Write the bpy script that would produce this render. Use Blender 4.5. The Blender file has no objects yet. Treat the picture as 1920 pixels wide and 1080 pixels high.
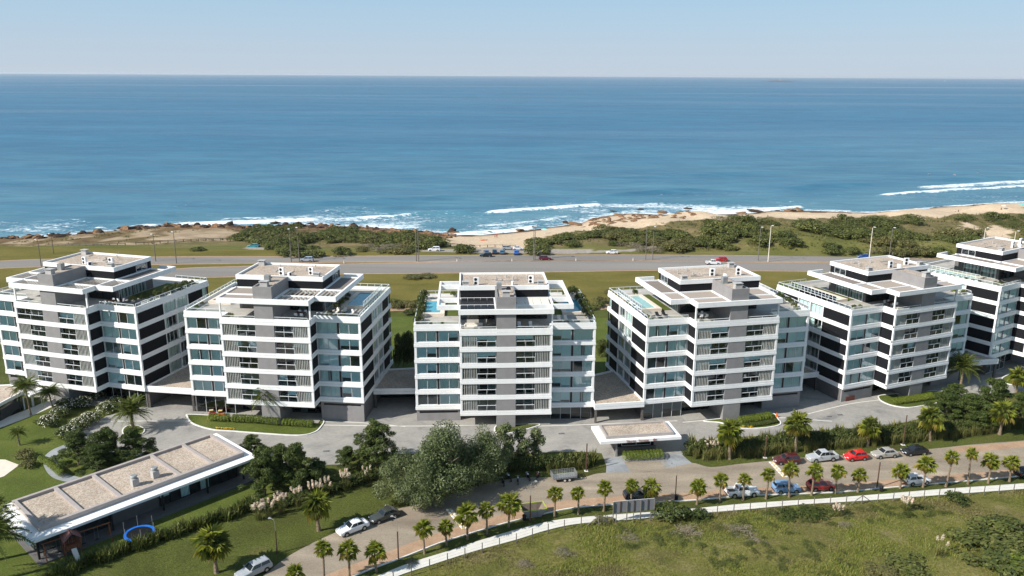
import bpy, math, random
import numpy as np
from math import radians as R, sin, cos, pi, atan2, hypot, tan
from mathutils import Matrix, Vector, Euler
from mathutils.geometry import tessellate_polygon
rng = random.Random(7)
NR = np.random.RandomState(11)
scene = bpy.context.scene
COL = scene.collection

# ------------------------------------------------------------------ camera
CAM_H = 60.25
FPX, PITCH, ROLL = 1515.89, R(14.746), R(-0.305)
cd = bpy.data.cameras.new('camera'); cam = bpy.data.objects.new('camera', cd); COL.objects.link(cam)
cd.sensor_width = 36; cd.lens = FPX / 1920 * 36; cd.clip_start = 1; cd.clip_end = 200000
cam.matrix_world = Matrix.Translation((0, 0, CAM_H)) @ Matrix.Rotation(R(90) - PITCH, 4, 'X') @ Matrix.Rotation(-ROLL, 4, 'Z')
scene.camera = cam
# ------------------------------------------------------------------ world, sun, exposure
SUN_AZ, SUN_EL = R(28), R(38)          # shadows run towards (cos az, sin az)
world = bpy.data.worlds.new('World'); scene.world = world; world.use_nodes = True
wn = world.node_tree.nodes; wl = world.node_tree.links
sky = wn.new('ShaderNodeTexSky'); sky.sky_type = 'NISHITA'; sky.sun_disc = False
sky.sun_elevation = SUN_EL
sky.sun_rotation = atan2(-cos(SUN_AZ), -sin(SUN_AZ))
sky.altitude = 50; sky.air_density = 1.0; sky.dust_density = 0.6; sky.ozone_density = 2.5
# thin sea haze: the whole sky pales towards its horizon, the same at every bearing
tcw = wn.new('ShaderNodeTexCoord'); sxw = wn.new('ShaderNodeSeparateXYZ'); wl.new(tcw.outputs['Generated'], sxw.inputs[0])
rw = wn.new('ShaderNodeValToRGB'); wl.new(sxw.outputs[2], rw.inputs[0])
rw.color_ramp.elements[0].position = 0.0; rw.color_ramp.elements[0].color = (.93,.93,.93,1)
rw.color_ramp.elements[1].position = .5; rw.color_ramp.elements[1].color = (.35,.35,.35,1)
hz_ = wn.new('ShaderNodeValToRGB'); wl.new(sxw.outputs[2], hz_.inputs[0])
hz_.color_ramp.elements[0].position = 0.0; hz_.color_ramp.elements[0].color = (.5,.58,.68,1)
hz_.color_ramp.elements[1].position = .09; hz_.color_ramp.elements[1].color = (.37,.56,.74,1)
sc_ = wn.new('ShaderNodeMix'); sc_.data_type = 'RGBA'; sc_.blend_type = 'MULTIPLY'; sc_.inputs[0].default_value = 1; sc_.inputs[7].default_value = (11.3,11.3,11.3,1)
wl.new(hz_.outputs[0], sc_.inputs[6])
mxw = wn.new('ShaderNodeMix'); mxw.data_type = 'RGBA'; wl.new(rw.outputs[0], mxw.inputs[0]); wl.new(sky.outputs[0], mxw.inputs[6]); wl.new(sc_.outputs[2], mxw.inputs[7])
wl.new(mxw.outputs[2], wn['Background'].inputs[0]); wn['Background'].inputs[1].default_value = 0.074
sd = bpy.data.lights.new('sun', 'SUN'); sd.energy = 5.0; sd.angle = R(0.5); sd.color = (1.0, 0.95, 0.87)
so = bpy.data.objects.new('sun', sd); COL.objects.link(so); so.location = (-200, -100, 200)
so.rotation_euler = Vector((cos(SUN_AZ) * cos(SUN_EL), sin(SUN_AZ) * cos(SUN_EL), -sin(SUN_EL))).to_track_quat('-Z', 'Y').to_euler()
scene.view_settings.view_transform = 'Standard'; scene.view_settings.look = 'None'
scene.view_settings.exposure = 0.42; scene.view_settings.gamma = 1.0; scene.view_settings.use_curve_mapping = False
scene.cycles.max_bounces = 8; scene.cycles.transparent_max_bounces = 16

# ------------------------------------------------------------------ placing helpers
SL = -0.0095                            # the site falls gently to the right
SEA = -5.0
def gz(x, y=0): return SL * x
def ray(px, py):
    x = (px - 960) / FPX; y = (540 - py) / FPX
    x, y = x * cos(ROLL) + y * sin(ROLL), -x * sin(ROLL) + y * cos(ROLL)
    return (x, cos(PITCH) + y * sin(PITCH), -sin(PITCH) + y * cos(PITCH))
def G(px, py, h=0.0):                   # the point of the sloping site seen at a photo position
    d = ray(px, py); t = (h - CAM_H) / (d[2] - SL * d[0])
    return Vector((t * d[0], t * d[1], CAM_H + t * d[2]))
def GZ(px, py, z):                      # the same on a level plane
    d = ray(px, py); t = (z - CAM_H) / d[2]
    return Vector((t * d[0], t * d[1], z))
def height_at(base, py, px=None):       # height above base of something standing there
    d = ray(px if px else 960, py); t = base.y / d[1]; return CAM_H + t * d[2] - base.z

SHORE_PX = [(-300,456),(0,448),(110,442),(180,436),(240,430),(330,423),(430,424),(470,428),(560,421),(640,424),(700,427),(760,430),(850,440),(900,441),(960,436),(1020,428),(1090,419),(1110,409),(1180,400),(1240,402),(1310,402),(1400,401),(1450,395),(1550,396),(1600,398),(1640,398),(1700,393),(1760,388),(1830,383),(1920,378),(2100,369),(2400,355)]
_sh = np.array([[*GZ(a, b, SEA)[:2]] for a, b in SHORE_PX]); _sh = _sh[np.argsort(_sh[:, 0])]
def shore(x): return np.interp(x, _sh[:, 0], _sh[:, 1])
def vnoise(x, y, s, seed=0):            # smooth value noise, arrays
    x = np.asarray(x, float) / s + seed * 17.3; y = np.asarray(y, float) / s + seed * 9.7
    xi = np.floor(x).astype(int); yi = np.floor(y).astype(int); fx = x - xi; fy = y - yi
    fx = fx * fx * (3 - 2 * fx); fy = fy * fy * (3 - 2 * fy)
    def h(a, b):
        n = (a * 374761393 + b * 668265263 + seed * 1442695) & 0x7fffffff
        n = ((n ^ (n >> 13)) * 1274126177) & 0x7fffffff
        return ((n ^ (n >> 16)) & 0xffff) / 65535.0
    return (h(xi, yi) * (1 - fx) + h(xi + 1, yi) * fx) * (1 - fy) + (h(xi, yi + 1) * (1 - fx) + h(xi + 1, yi + 1) * fx) * fy
def sst(a, b, x): t = np.clip((np.asarray(x, float) - a) / (b - a), 0, 1); return t * t * (3 - 2 * t)
def coast(x, y):                        # terrain height between highway and sea
    x = np.asarray(x, float); y = np.asarray(y, float)
    d = shore(x) - y
    g = SL * x
    right = sst(30, 90, x); left = 1 - sst(-70, -20, x)
    z = SEA + (g - SEA) * (sst(-2, 62, d) * (1 - left) + left * np.clip(d / 84, 0, 1)) * 0.999
    z = np.where(d < 0, SEA + d * 0.12, z)
    dune = sst(14, 30, d) * sst(276, 296, y)
    z = z + dune * (vnoise(x, y, 26, 3) * (1.2 + 3.0 * right - .6 * left) + vnoise(x, y, 9, 5) * (.5 + .7 * right - .1 * left) - .4)
    z = z + sst(-4, 10, d) * (1 - sst(10, 30, d)) * vnoise(x, y, 12, 8) * .5
    return z
def T(px, py):                          # the coast terrain seen at a photo position
    d = ray(px, py); z = -2.0
    for k in range(30):
        t = (z - CAM_H) / d[2]; zz = float(coast(t * d[0], t * d[1])); z = z * .5 + zz * .5
    t = (z - CAM_H) / d[2]
    return Vector((t * d[0], t * d[1], float(coast(t * d[0], t * d[1]))))

# ------------------------------------------------------------------ mesh helpers
class MB:
    def __init__(s): s.v = []; s.f = []; s.sm = False
    def add(s, vs, fs):
        o = len(s.v); s.v += [tuple(p) for p in vs]; s.f += [tuple(i + o for i in q) for q in fs]; return s
    def box(s, x0, y0, z0, x1, y1, z1):
        return s.add([(x0,y0,z0),(x1,y0,z0),(x1,y1,z0),(x0,y1,z0),(x0,y0,z1),(x1,y0,z1),(x1,y1,z1),(x0,y1,z1)],
            [(0,3,2,1),(4,5,6,7),(0,1,5,4),(1,2,6,5),(2,3,7,6),(3,0,4,7)])
    def quad(s, a, b, c, d): return s.add([a, b, c, d], [(0,1,2,3)])
    def prism(s, poly, z0, z1):
        n = len(poly); z0f = z0 if callable(z0) else (lambda x, y: z0); z1f = z1 if callable(z1) else (lambda x, y: z1)
        return s.add([(p[0],p[1],z0f(p[0],p[1])) for p in poly] + [(p[0],p[1],z1f(p[0],p[1])) for p in poly],
            [tuple(range(n-1,-1,-1)), tuple(range(n, 2*n))] + [(i,(i+1)%n,n+(i+1)%n,n+i) for i in range(n)])
    def ring(s, po, pi_, z0, z1):
        n = len(po)
        vs = [(p[0],p[1],z0) for p in po]+[(p[0],p[1],z1) for p in po]+[(p[0],p[1],z0) for p in pi_]+[(p[0],p[1],z1) for p in pi_]
        fs = []
        for i in range(n):
            j = (i+1) % n
            fs += [(i,j,n+j,n+i),(n+i,n+j,3*n+j,3*n+i),(2*n+j,2*n+i,3*n+i,3*n+j),(i,2*n+i,2*n+j,j)]
        return s.add(vs, fs)
    def cyl(s, p0, p1, r0, r1=None, n=8, caps=True):
        r1 = r0 if r1 is None else r1
        p0 = Vector(p0); p1 = Vector(p1); q = (p1 - p0).to_track_quat('Z', 'Y')
        vs = []
        for p, r in ((p0, r0), (p1, r1)):
            for i in range(n):
                a = 2*pi*i/n; vs.append(tuple(p + q @ Vector((r*cos(a), r*sin(a), 0))))
        fs = [(i,(i+1)%n,n+(i+1)%n,n+i) for i in range(n)]
        if caps: fs += [tuple(range(n-1,-1,-1)), tuple(range(n,2*n))]
        return s.add(vs, fs)
    def tube(s, pts, rad, n=6):
        rad = rad if isinstance(rad, (list, tuple)) else [rad]*len(pts)
        for i in range(len(pts)-1): s.cyl(pts[i], pts[i+1], rad[i], rad[i+1], n)
        return s
    def ball(s, c, r, nu=10, nv=6):
        rx, ry, rz = r if isinstance(r, (tuple, list)) else (r, r, r); vs = []; fs = []
        for j in range(nv+1):
            t = pi*j/nv
            for i in range(nu):
                a = 2*pi*i/nu; vs.append((c[0]+rx*sin(t)*cos(a), c[1]+ry*sin(t)*sin(a), c[2]+rz*cos(t)))
        for j in range(nv):
            for i in range(nu):
                fs.append((j*nu+i,(j+1)*nu+i,(j+1)*nu+(i+1)%nu,j*nu+(i+1)%nu))
        return s.add(vs, fs)
    def loft(s, secs, close=True):
        n = len(secs[0]); vs = [p for q in secs for p in q]; fs = []
        for k in range(len(secs)-1):
            for i in range(n): fs.append((k*n+i, k*n+(i+1)%n, (k+1)*n+(i+1)%n, (k+1)*n+i))
        if close: fs += [tuple(range(n-1,-1,-1)), tuple((len(secs)-1)*n+i for i in range(n))]
        return s.add(vs, fs)
    def mesh(s, name, mat=None, smooth=None):
        m = bpy.data.meshes.new(name); m.from_pydata(s.v, [], s.f)
        if mat: m.materials.append(mat)
        if smooth or (smooth is None and s.sm): m.polygons.foreach_set('use_smooth', [True]*len(m.polygons))
        m.update(); return m
CACHE = {}
def nth(n):
    return str(n)+('th' if 10 <= n % 100 <= 20 else {1:'st',2:'nd',3:'rd'}.get(n % 10, 'th'))
def cm(key, fn, mat, smooth=False):     # shared mesh data, built once per key
    if key not in CACHE:
        b = MB(); fn(b); CACHE[key] = b.mesh(str(key[0]) if isinstance(key, tuple) else key, mat, smooth)
    return CACHE[key]
def tag(o, label=None, cat=None, group=None, kind=None):
    if label: o['label'] = label
    if cat: o['category'] = cat
    if group: o['group'] = group
    if kind: o['kind'] = kind
    return o
def put(name, mesh, parent=None, loc=(0,0,0), rot=(0,0,0), scale=1, **k):
    o = bpy.data.objects.new(name, mesh); COL.objects.link(o); o.parent = parent
    o.location = loc; o.rotation_euler = rot if not isinstance(rot, (int, float)) else (0, 0, rot)
    o.scale = scale if isinstance(scale, (tuple, list)) else (scale, scale, scale)
    return tag(o, **k)
def part(name, b, mat, parent, smooth=False, **k): return put(name, b.mesh(name, mat, smooth), parent, **k)
def empty(name, loc, rot=0, **k):
    o = put(name, None, None, loc, rot, **k); o.empty_display_size = .5; return o
def copy_tree(o, parent=None):          # a thing with copies of its parts and sub-parts
    c = o.copy(); COL.objects.link(c)
    if parent is not None: c.parent = parent
    for ch in o.children: copy_tree(ch, c)
    return c
def np_mesh(name, V, F, mat, smooth=False):   # F: (n,3) or (n,4)
    m = bpy.data.meshes.new(name); V = np.asarray(V, np.float32); F = np.asarray(F, np.int32); k = F.shape[1]
    m.vertices.add(len(V)); m.vertices.foreach_set('co', V.ravel())
    m.loops.add(F.size); m.loops.foreach_set('vertex_index', F.ravel())
    m.polygons.add(len(F)); m.polygons.foreach_set('loop_start', np.arange(0, F.size, k, dtype=np.int32))
    m.polygons.foreach_set('loop_total', np.full(len(F), k, np.int32))
    if smooth: m.polygons.foreach_set('use_smooth', np.ones(len(F), bool))
    if mat: m.materials.append(mat)
    m.update(calc_edges=True); m.validate(); return m
ORD = ['first','second','third','fourth','fifth','sixth','seventh','eighth','ninth','tenth','eleventh','twelfth','thirteenth','fourteenth','fifteenth','sixteenth','seventeenth','eighteenth','nineteenth','twentieth','twenty-first','twenty-second','twenty-third','twenty-fourth','twenty-fifth','twenty-sixth','twenty-seventh','twenty-eighth','twenty-ninth','thirtieth']

# ------------------------------------------------------------------ materials
def lin(c): return tuple(c) + (1,) if len(c) == 3 else c
def new_mat(name):
    m = bpy.data.materials.new(name); m.use_nodes = True
    return m, m.node_tree.nodes, m.node_tree.links, m.node_tree.nodes['Principled BSDF']
def ramp(n, stops):
    r = n.new('ShaderNodeValToRGB'); e = r.color_ramp.elements
    while len(e) < len(stops): e.new(.5)
    for i, (p, c) in enumerate(stops): e[i].position = p; e[i].color = lin(c)
    return r
def noise(n, l, scale, detail=4, rough=.55, coord='Object', stretch=None, dist=0):
    tc = n.new('ShaderNodeTexCoord'); t = n.new('ShaderNodeTexNoise')
    t.inputs['Scale'].default_value = scale; t.inputs['Detail'].default_value = detail; t.inputs['Roughness'].default_value = rough
    t.inputs['Distortion'].default_value = dist
    if stretch:
        mp = n.new('ShaderNodeMapping'); mp.inputs['Scale'].default_value = stretch[:3]
        if len(stretch) > 3: mp.inputs['Rotation'].default_value = (0, 0, stretch[3])
        l.new(tc.outputs[coord], mp.inputs[0]); l.new(mp.outputs[0], t.inputs[0])
    else: l.new(tc.outputs[coord], t.inputs[0])
    return t
def mixc(n, l, fac, a, b, mode='MIX'):
    x = n.new('ShaderNodeMix'); x.data_type = 'RGBA'; x.blend_type = mode
    for i, v in ((0, fac), (6, a), (7, b)):
        if isinstance(v, bpy.types.NodeSocket): l.new(v, x.inputs[i])
        else: x.inputs[i].default_value = v if i == 0 else lin(v)
    return x.outputs[2]
def bump(n, l, p, src, strength=.3, dist=.05):
    b = n.new('ShaderNodeBump'); b.inputs['Strength'].default_value = strength; b.inputs['Distance'].default_value = dist
    l.new(src, b.inputs['Height']); l.new(b.outputs[0], p.inputs['Normal'])
def plain(name, c, rough=.6, metal=0, var=.12, scale=1.5, spec=.4, bmp=0, bscale=20, stretch=None):
    m, n, l, p = new_mat(name); p.inputs['Roughness'].default_value = rough; p.inputs['Metallic'].default_value = metal
    p.inputs['Specular IOR Level'].default_value = spec
    t = noise(n, l, scale, 6, .6, stretch=stretch)
    a = tuple(max(0, x*(1-var)) for x in c); b = tuple(min(1, x*(1+var)) for x in c)
    r = ramp(n, [(.3, a), (.7, b)]); l.new(t.outputs[0], r.inputs[0]); l.new(r.outputs[0], p.inputs['Base Color'])
    if bmp: t2 = noise(n, l, bscale, 3); bump(n, l, p, t2.outputs[0], bmp, .03)
    return m
def mottled(name, stops, scale=.3, scale2=3, rough=.9, fine=.35, bmp=.4, bscale=6, stretch=None):
    m, n, l, p = new_mat(name); p.inputs['Roughness'].default_value = rough; p.inputs['Specular IOR Level'].default_value = .15
    t = noise(n, l, scale, 5, .6, stretch=stretch, dist=.4); r = ramp(n, stops); l.new(t.outputs[0], r.inputs[0])
    t2 = noise(n, l, scale2, 6, .7); r2 = ramp(n, [(.3, (1-fine,)*3), (.7, (1+fine*.4,)*3)]); l.new(t2.outputs[0], r2.inputs[0])
    c = mixc(n, l, 1.0, r.outputs[0], r2.outputs[0], 'MULTIPLY'); l.new(c, p.inputs['Base Color'])
    if bmp: t3 = noise(n, l, bscale, 5, .7); bump(n, l, p, t3.outputs[0], bmp, .15)
    return m
def leaf_mat(name, cols, trans=.25, rough=.55):
    m, n, l, p = new_mat(name); p.inputs['Roughness'].default_value = rough; p.inputs['Specular IOR Level'].default_value = .3
    g = n.new('ShaderNodeNewGeometry'); k = len(cols)
    r = ramp(n, [(i/(k-1), c) for i, c in enumerate(cols)]); l.new(g.outputs['Random Per Island'], r.inputs[0])
    oi = n.new('ShaderNodeObjectInfo'); r2 = ramp(n, [(0, (.82,.86,.8)), (1, (1.15,1.1,1.1))]); l.new(oi.outputs['Random'], r2.inputs[0])
    c = mixc(n, l, 1.0, r.outputs[0], r2.outputs[0], 'MULTIPLY'); l.new(c, p.inputs['Base Color'])
    tr = n.new('ShaderNodeBsdfTranslucent'); l.new(c, tr.inputs[0]); mx = n.new('ShaderNodeMixShader'); mx.inputs[0].default_value = trans
    l.new(p.outputs[0], mx.inputs[1]); l.new(tr.outputs[0], mx.inputs[2]); l.new(mx.outputs[0], n['Material Output'].inputs[0])
    return m
def glass_mat(name, tint, refl=.07):
    m, n, l, p = new_mat(name); n.remove(p)
    t = n.new('ShaderNodeBsdfTransparent'); t.inputs[0].default_value = lin(tint)
    g = n.new('ShaderNodeBsdfGlossy'); g.inputs['Roughness'].default_value = .02; g.inputs[0].default_value = (.9,.95,1,1)
    f = n.new('ShaderNodeFresnel'); f.inputs[0].default_value = 1.5
    a = n.new('ShaderNodeMath'); a.operation = 'ADD'; a.inputs[1].default_value = refl; a.use_clamp = True; l.new(f.outputs[0], a.inputs[0])
    mx = n.new('ShaderNodeMixShader'); l.new(a.outputs[0], mx.inputs[0]); l.new(t.outputs[0], mx.inputs[1]); l.new(g.outputs[0], mx.inputs[2])
    l.new(mx.outputs[0], n['Material Output'].inputs[0]); return m
def paint(name, c, rough=.25):
    m, n, l, p = new_mat(name); p.inputs['Base Color'].default_value = lin(c); p.inputs['Roughness'].default_value = rough
    p.inputs['Coat Weight'].default_value = .6; p.inputs['Coat Roughness'].default_value = .08
    t = noise(n, l, 3, 4); r = ramp(n, [(.3, tuple(x*.88 for x in c)), (.7, tuple(min(1, x*1.05) for x in c))]); l.new(t.outputs[0], r.inputs[0]); l.new(r.outputs[0], p.inputs['Base Color'])
    return m
def gravel_mat(name, c1, c2, c3, scale=9):
    m, n, l, p = new_mat(name); p.inputs['Roughness'].default_value = .95; p.inputs['Specular IOR Level'].default_value = .1
    tc = n.new('ShaderNodeTexCoord'); v = n.new('ShaderNodeTexVoronoi'); v.inputs['Scale'].default_value = scale; l.new(tc.outputs['Object'], v.inputs[0])
    r = ramp(n, [(0, c1), (.5, c2), (1, c3)]); sx = n.new('ShaderNodeSeparateColor'); l.new(v.outputs['Color'], sx.inputs[0]); l.new(sx.outputs[0], r.inputs[0])
    t = noise(n, l, .25, 5); r2 = ramp(n, [(.3, (.8,.8,.8)), (.7, (1.1,1.1,1.1))]); l.new(t.outputs[0], r2.inputs[0])
    c = mixc(n, l, 1.0, r.outputs[0], r2.outputs[0], 'MULTIPLY'); l.new(c, p.inputs['Base Color'])
    bump(n, l, p, v.outputs['Distance'], .5, .04); return m
def paver_mat(name, c, size=.4):
    m, n, l, p = new_mat(name); p.inputs['Roughness'].default_value = .85; p.inputs['Specular IOR Level'].default_value = .2
    tc = n.new('ShaderNodeTexCoord'); b = n.new('ShaderNodeTexBrick'); l.new(tc.outputs['Object'], b.inputs[0])
    b.inputs['Scale'].default_value = 1; b.inputs['Brick Width'].default_value = size*2; b.inputs['Row Height'].default_value = size; b.inputs['Mortar Size'].default_value = .012
    b.inputs['Color1'].default_value = lin(tuple(x*.92 for x in c)); b.inputs['Color2'].default_value = lin(tuple(x*1.06 for x in c)); b.inputs['Mortar'].default_value = lin(tuple(x*.7 for x in c))
    t = noise(n, l, .22, 7, .65, dist=.6); r2 = ramp(n, [(.28, (.6,.6,.62)), (.45, (.92,.92,.91)), (.55, (1,1,.98)), (.72, (1.16,1.14,1.1))]); l.new(t.outputs[0], r2.inputs[0])
    c2 = mixc(n, l, 1.0, b.outputs[0], r2.outputs[0], 'MULTIPLY'); l.new(c2, p.inputs['Base Color']); return m

def wall_white(name, c, streak=.12):
    m, n, l, p = new_mat(name); p.inputs['Roughness'].default_value = .7; p.inputs['Specular IOR Level'].default_value = .25
    t = noise(n, l, 1.6, 6, .65, stretch=(1, 1, .12)); r = ramp(n, [(.25, tuple(x*(1-streak) for x in c)), (.55, c)]); l.new(t.outputs[0], r.inputs[0])
    l.new(r.outputs[0], p.inputs['Base Color']); return m
M = dict(
  white = wall_white('white_render', (.82,.82,.81), .07),
  white2 = plain('white_metal', (.8,.8,.8), .4, var=.04),
  grey = plain('grey_concrete', (.25,.24,.24), .8, var=.1, scale=.7, bmp=.15),
  greyd = plain('dark_grey_render_and_shade', (.125,.12,.12), .8, var=.12, scale=.8),
  greyl = plain('light_grey_cement', (.42,.41,.4), .8, var=.12, scale=1.2),
  dark = plain('charcoal_cladding_and_shade', (.012,.0125,.015), .7, spec=.12, var=.25, scale=3, stretch=(6,6,.1)),
  frame = plain('pale_aluminium', (.55,.57,.58), .35, var=.05),
  framed = plain('black_aluminium', (.02,.02,.022), .4, var=.1),
  rail = plain('rail_metal', (.7,.72,.73), .35, var=.05),
  inner = plain('room_plaster', (.4,.37,.33), .9, var=.25, scale=.35),
  curtain = plain('curtain_cloth', (.84,.85,.82), .9, var=.06, scale=8, stretch=(4,1,.1)),
  blind = plain('roller_blind', (.8,.84,.84), .85, var=.03),
  louvre = plain('louvre_slat', (.47,.47,.44), .5, var=.08),
  slat = plain('weathered_slat', (.34,.29,.25), .85, var=.2, scale=2.5, stretch=(1,6,1)),
  slatd = plain('dark_weathered_slat', (.2,.17,.15), .85, var=.25, scale=2.5, stretch=(1,6,1)),
  deck = paver_mat('terrace_pavers', (.42,.40,.37), .6),
  stonedeck = plain('pale_pool_stone', (.68,.6,.5), .8, var=.08),
  gravel = gravel_mat('roof_gravel', (.3,.235,.18), (.44,.36,.29), (.56,.49,.41), 7),
  poolw = None,
  glass = glass_mat('window_glass', (.8,.95,.95), .07),
  glassc = glass_mat('clear_glass', (.8,.88,.86), .04),
  glassd = glass_mat('dark_glass', (.3,.36,.37), .04),
  solar = plain('solar_collector', (.012,.013,.016), .35, var=.3, scale=4, stretch=(8,.2,1)),
  cloth = plain('shade_cloth', (.72,.66,.58), .9, var=.05),
  stone = plain('dark_stone', (.1,.09,.085), .9, var=.45, scale=4, bmp=.5, bscale=6),
  rust = plain('rust_panel', (.16,.05,.03), .8, var=.3, scale=3),
  black = plain('black_plastic', (.012,.012,.013), .5, var=.1),
  tyre = plain('tyre_rubber', (.018,.018,.018), .85, var=.15),
  rim = plain('wheel_alloy', (.42,.43,.44), .3, .7, var=.1),
  chrome = plain('headlamp_lens', (.7,.72,.75), .12, .2, var=.03),
  tail = plain('tail_lamp', (.35,.01,.01), .25, var=.05),
  wood = plain('brown_pole_wood', (.09,.05,.03), .85, var=.25, scale=3, stretch=(4,4,.3)),
  woodr = plain('red_brown_timber', (.2,.075,.035), .75, var=.25, scale=3),
  woodg = plain('grey_timber', (.16,.145,.125), .9, var=.25, scale=3),
  roofred = plain('red_roof_board', (.2,.09,.08), .8, var=.2, scale=4),
  galv = plain('galvanised_steel', (.3,.31,.31), .5, .3, var=.15),
  blue = plain('blue_vinyl', (.02,.16,.62), .45, var=.05),
  orange = plain('orange_plastic', (.75,.13,.02), .5, var=.05),
  yellow = plain('yellow_paint', (.62,.5,.26), .6, var=.1),
  redp = plain('red_plastic', (.6,.05,.03), .5, var=.05),
  teal = plain('teal_cloth', (.1,.5,.5), .7, var=.05),
  skin = plain('skin', (.5,.3,.2), .6, var=.05),
  kerb = plain('white_kerb', (.72,.71,.68), .85, var=.12, scale=1.2),
  skin2 = None)
def water_mat(name, c, rough=.05, sc=2.5, st=.15):
    m, n, l, p = new_mat(name); p.inputs['Base Color'].default_value = lin(c); p.inputs['Roughness'].default_value = rough; p.inputs['IOR'].default_value = 1.33
    t = noise(n, l, sc, 4, .6, dist=.5); bump(n, l, p, t.outputs[0], st, .1)
    r = ramp(n, [(.35, tuple(x*.82 for x in c)), (.7, tuple(min(1, x*1.2) for x in c))]); l.new(t.outputs[0], r.inputs[0]); l.new(r.outputs[0], p.inputs['Base Color']); return m
M['poolw'] = water_mat('pool_water', (.07,.33,.42)); M['poolw2'] = water_mat('pale_pool_water', (.3,.5,.48))
# ================================================================== THE SETTING
M.update(
  lawn = mottled('lawn_grass', [(.25,(.07,.068,.017)),(.42,(.08,.092,.02)),(.58,(.1,.118,.025)),(.75,(.15,.125,.045))], .13, 4, fine=.6, bmp=.8),
  lawnb = mottled('watered_lawn', [(.25,(.075,.095,.02)),(.5,(.1,.13,.024)),(.75,(.15,.16,.04))], .16, 5, fine=.5, bmp=.6),
  meadow = mottled('dry_meadow', [(.25,(.105,.095,.02)),(.5,(.15,.13,.03)),(.8,(.21,.17,.05))], .05, 2.5, fine=.35, stretch=(1,2.2,1)),
  field = mottled('rough_field_soil', [(.2,(.075,.08,.02)),(.42,(.135,.14,.032)),(.58,(.19,.17,.055)),(.75,(.28,.23,.13))], .2, 3, fine=.55, bmp=.9, bscale=3),
  paving = paver_mat('grey_paving', (.325,.31,.29), .22),
  pavingb = paver_mat('bluish_paving', (.30,.315,.33), .5),
  path = plain('pale_concrete_path', (.62,.6,.55), .9, var=.08, scale=.8, bmp=.1),
  asphalt = mottled('highway_asphalt', [(.3,(.2,.185,.17)),(.7,(.27,.25,.23))], .06, 3, fine=.18, bmp=.1, stretch=(.12,1,1)),
  street = mottled('sandy_street', [(.2,(.185,.155,.12)),(.42,(.275,.228,.175)),(.58,(.335,.28,.215)),(.78,(.47,.385,.29))], .16, 4, fine=.25, bmp=.3, stretch=(.5,1.6,1,.25)),
  sandy = mottled('reddish_sand', [(.3,(.36,.235,.15)),(.7,(.47,.32,.215))], .5, 5, fine=.3, bmp=.3),
  soil = plain('planting_soil', (.06,.045,.03), .95, var=.3, scale=2),
)
def sheet(name, px, mat, h, kind='structure', world=None):
    pts = world if world else [G(a, b) for a, b in px]
    b = MB(); b.add([(p[0], p[1], gz(p[0]) + h) for p in pts], [tuple(range(len(pts)))])
    m = b.mesh(name, mat)
    if m.polygons[0].normal.z < 0: m.flip_normals()
    return put(name, m, kind=kind)
def smooth_line(pts, n=6, closed=False):       # Catmull-Rom through points
    P = [Vector((p[0], p[1])) for p in pts]; out = []; k = len(P)
    for i in range(k if closed else k - 1):
        p0 = P[(i-1) % k] if closed or i else P[0]; p1 = P[i]; p2 = P[(i+1) % k]; p3 = P[(i+2) % k] if closed or i+2 < k else P[-1]
        for j in range(n):
            t = j / n
            out.append(.5*((2*p1)+(p2-p0)*t+(2*p0-5*p1+4*p2-p3)*t*t+(3*p1-p0-3*p2+p3)*t**3))
    if not closed: out.append(P[-1])
    return out
def offset(line, d):
    out = []
    for i, p in enumerate(line):
        t = (line[min(i+1, len(line)-1)] - line[max(i-1, 0)]).normalized(); out.append(p + Vector((-t.y, t.x)) * d)
    return out
def strip(name, line, w0, w1, h0, h1, mat, kind='structure', closed=False):   # a low solid band along a line (kerb)
    a = offset(line, w0); c = offset(line, w1); b = MB(); n = len(line)
    vs = []
    for p, q in zip(a, c):
        vs += [(p.x,p.y,gz(p.x)+h0),(p.x,p.y,gz(p.x)+h1),(q.x,q.y,gz(q.x)+h1),(q.x,q.y,gz(q.x)+h0)]
    fs = []
    for i in range(n if closed else n-1):
        o = 4*i; e = 4*((i+1) % n)
        for k in range(3): fs.append((o+k, o+k+1, e+k+1, e+k))
    b.add(vs, fs); return put(name, b.mesh(name, mat), kind=kind)
gl = lambda px: [Vector(G(a, b)[:2]) for a, b in px]

# base ground: garden lawn under everything up to the highway
b = MB(); b.add([(x, y, gz(x)) for y in (-400, 40, 276.5) for x in (-700, 700)], [(0,1,3,2),(2,3,5,4)]); put('ground', b.mesh('ground', M['lawn']), kind='structure')
# meadow between the garden wall line and the highway
sheet('meadow', None, M['meadow'], .012, world=[Vector((-700,206)),Vector((-60,206)),Vector((-18,207)),Vector((40,208)),Vector((140,214)),Vector((700,230)),Vector((700,276)),Vector((-700,276))])
sand_line = smooth_line(gl([(560,590),(700,584),(760,580),(960,580),(1115,579),(1150,572),(1240,566)]), 6)
strip('garden_track', sand_line, -1.3, 1.3, -.1, .03, M['sandy'])
sheet('garden_lawn', None, M['lawnb'], .014, world=[Vector((-60,150)),Vector((70,150)),Vector((60,196)),Vector((24,200)),Vector((-24,199)),Vector((-60,196))])

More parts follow.
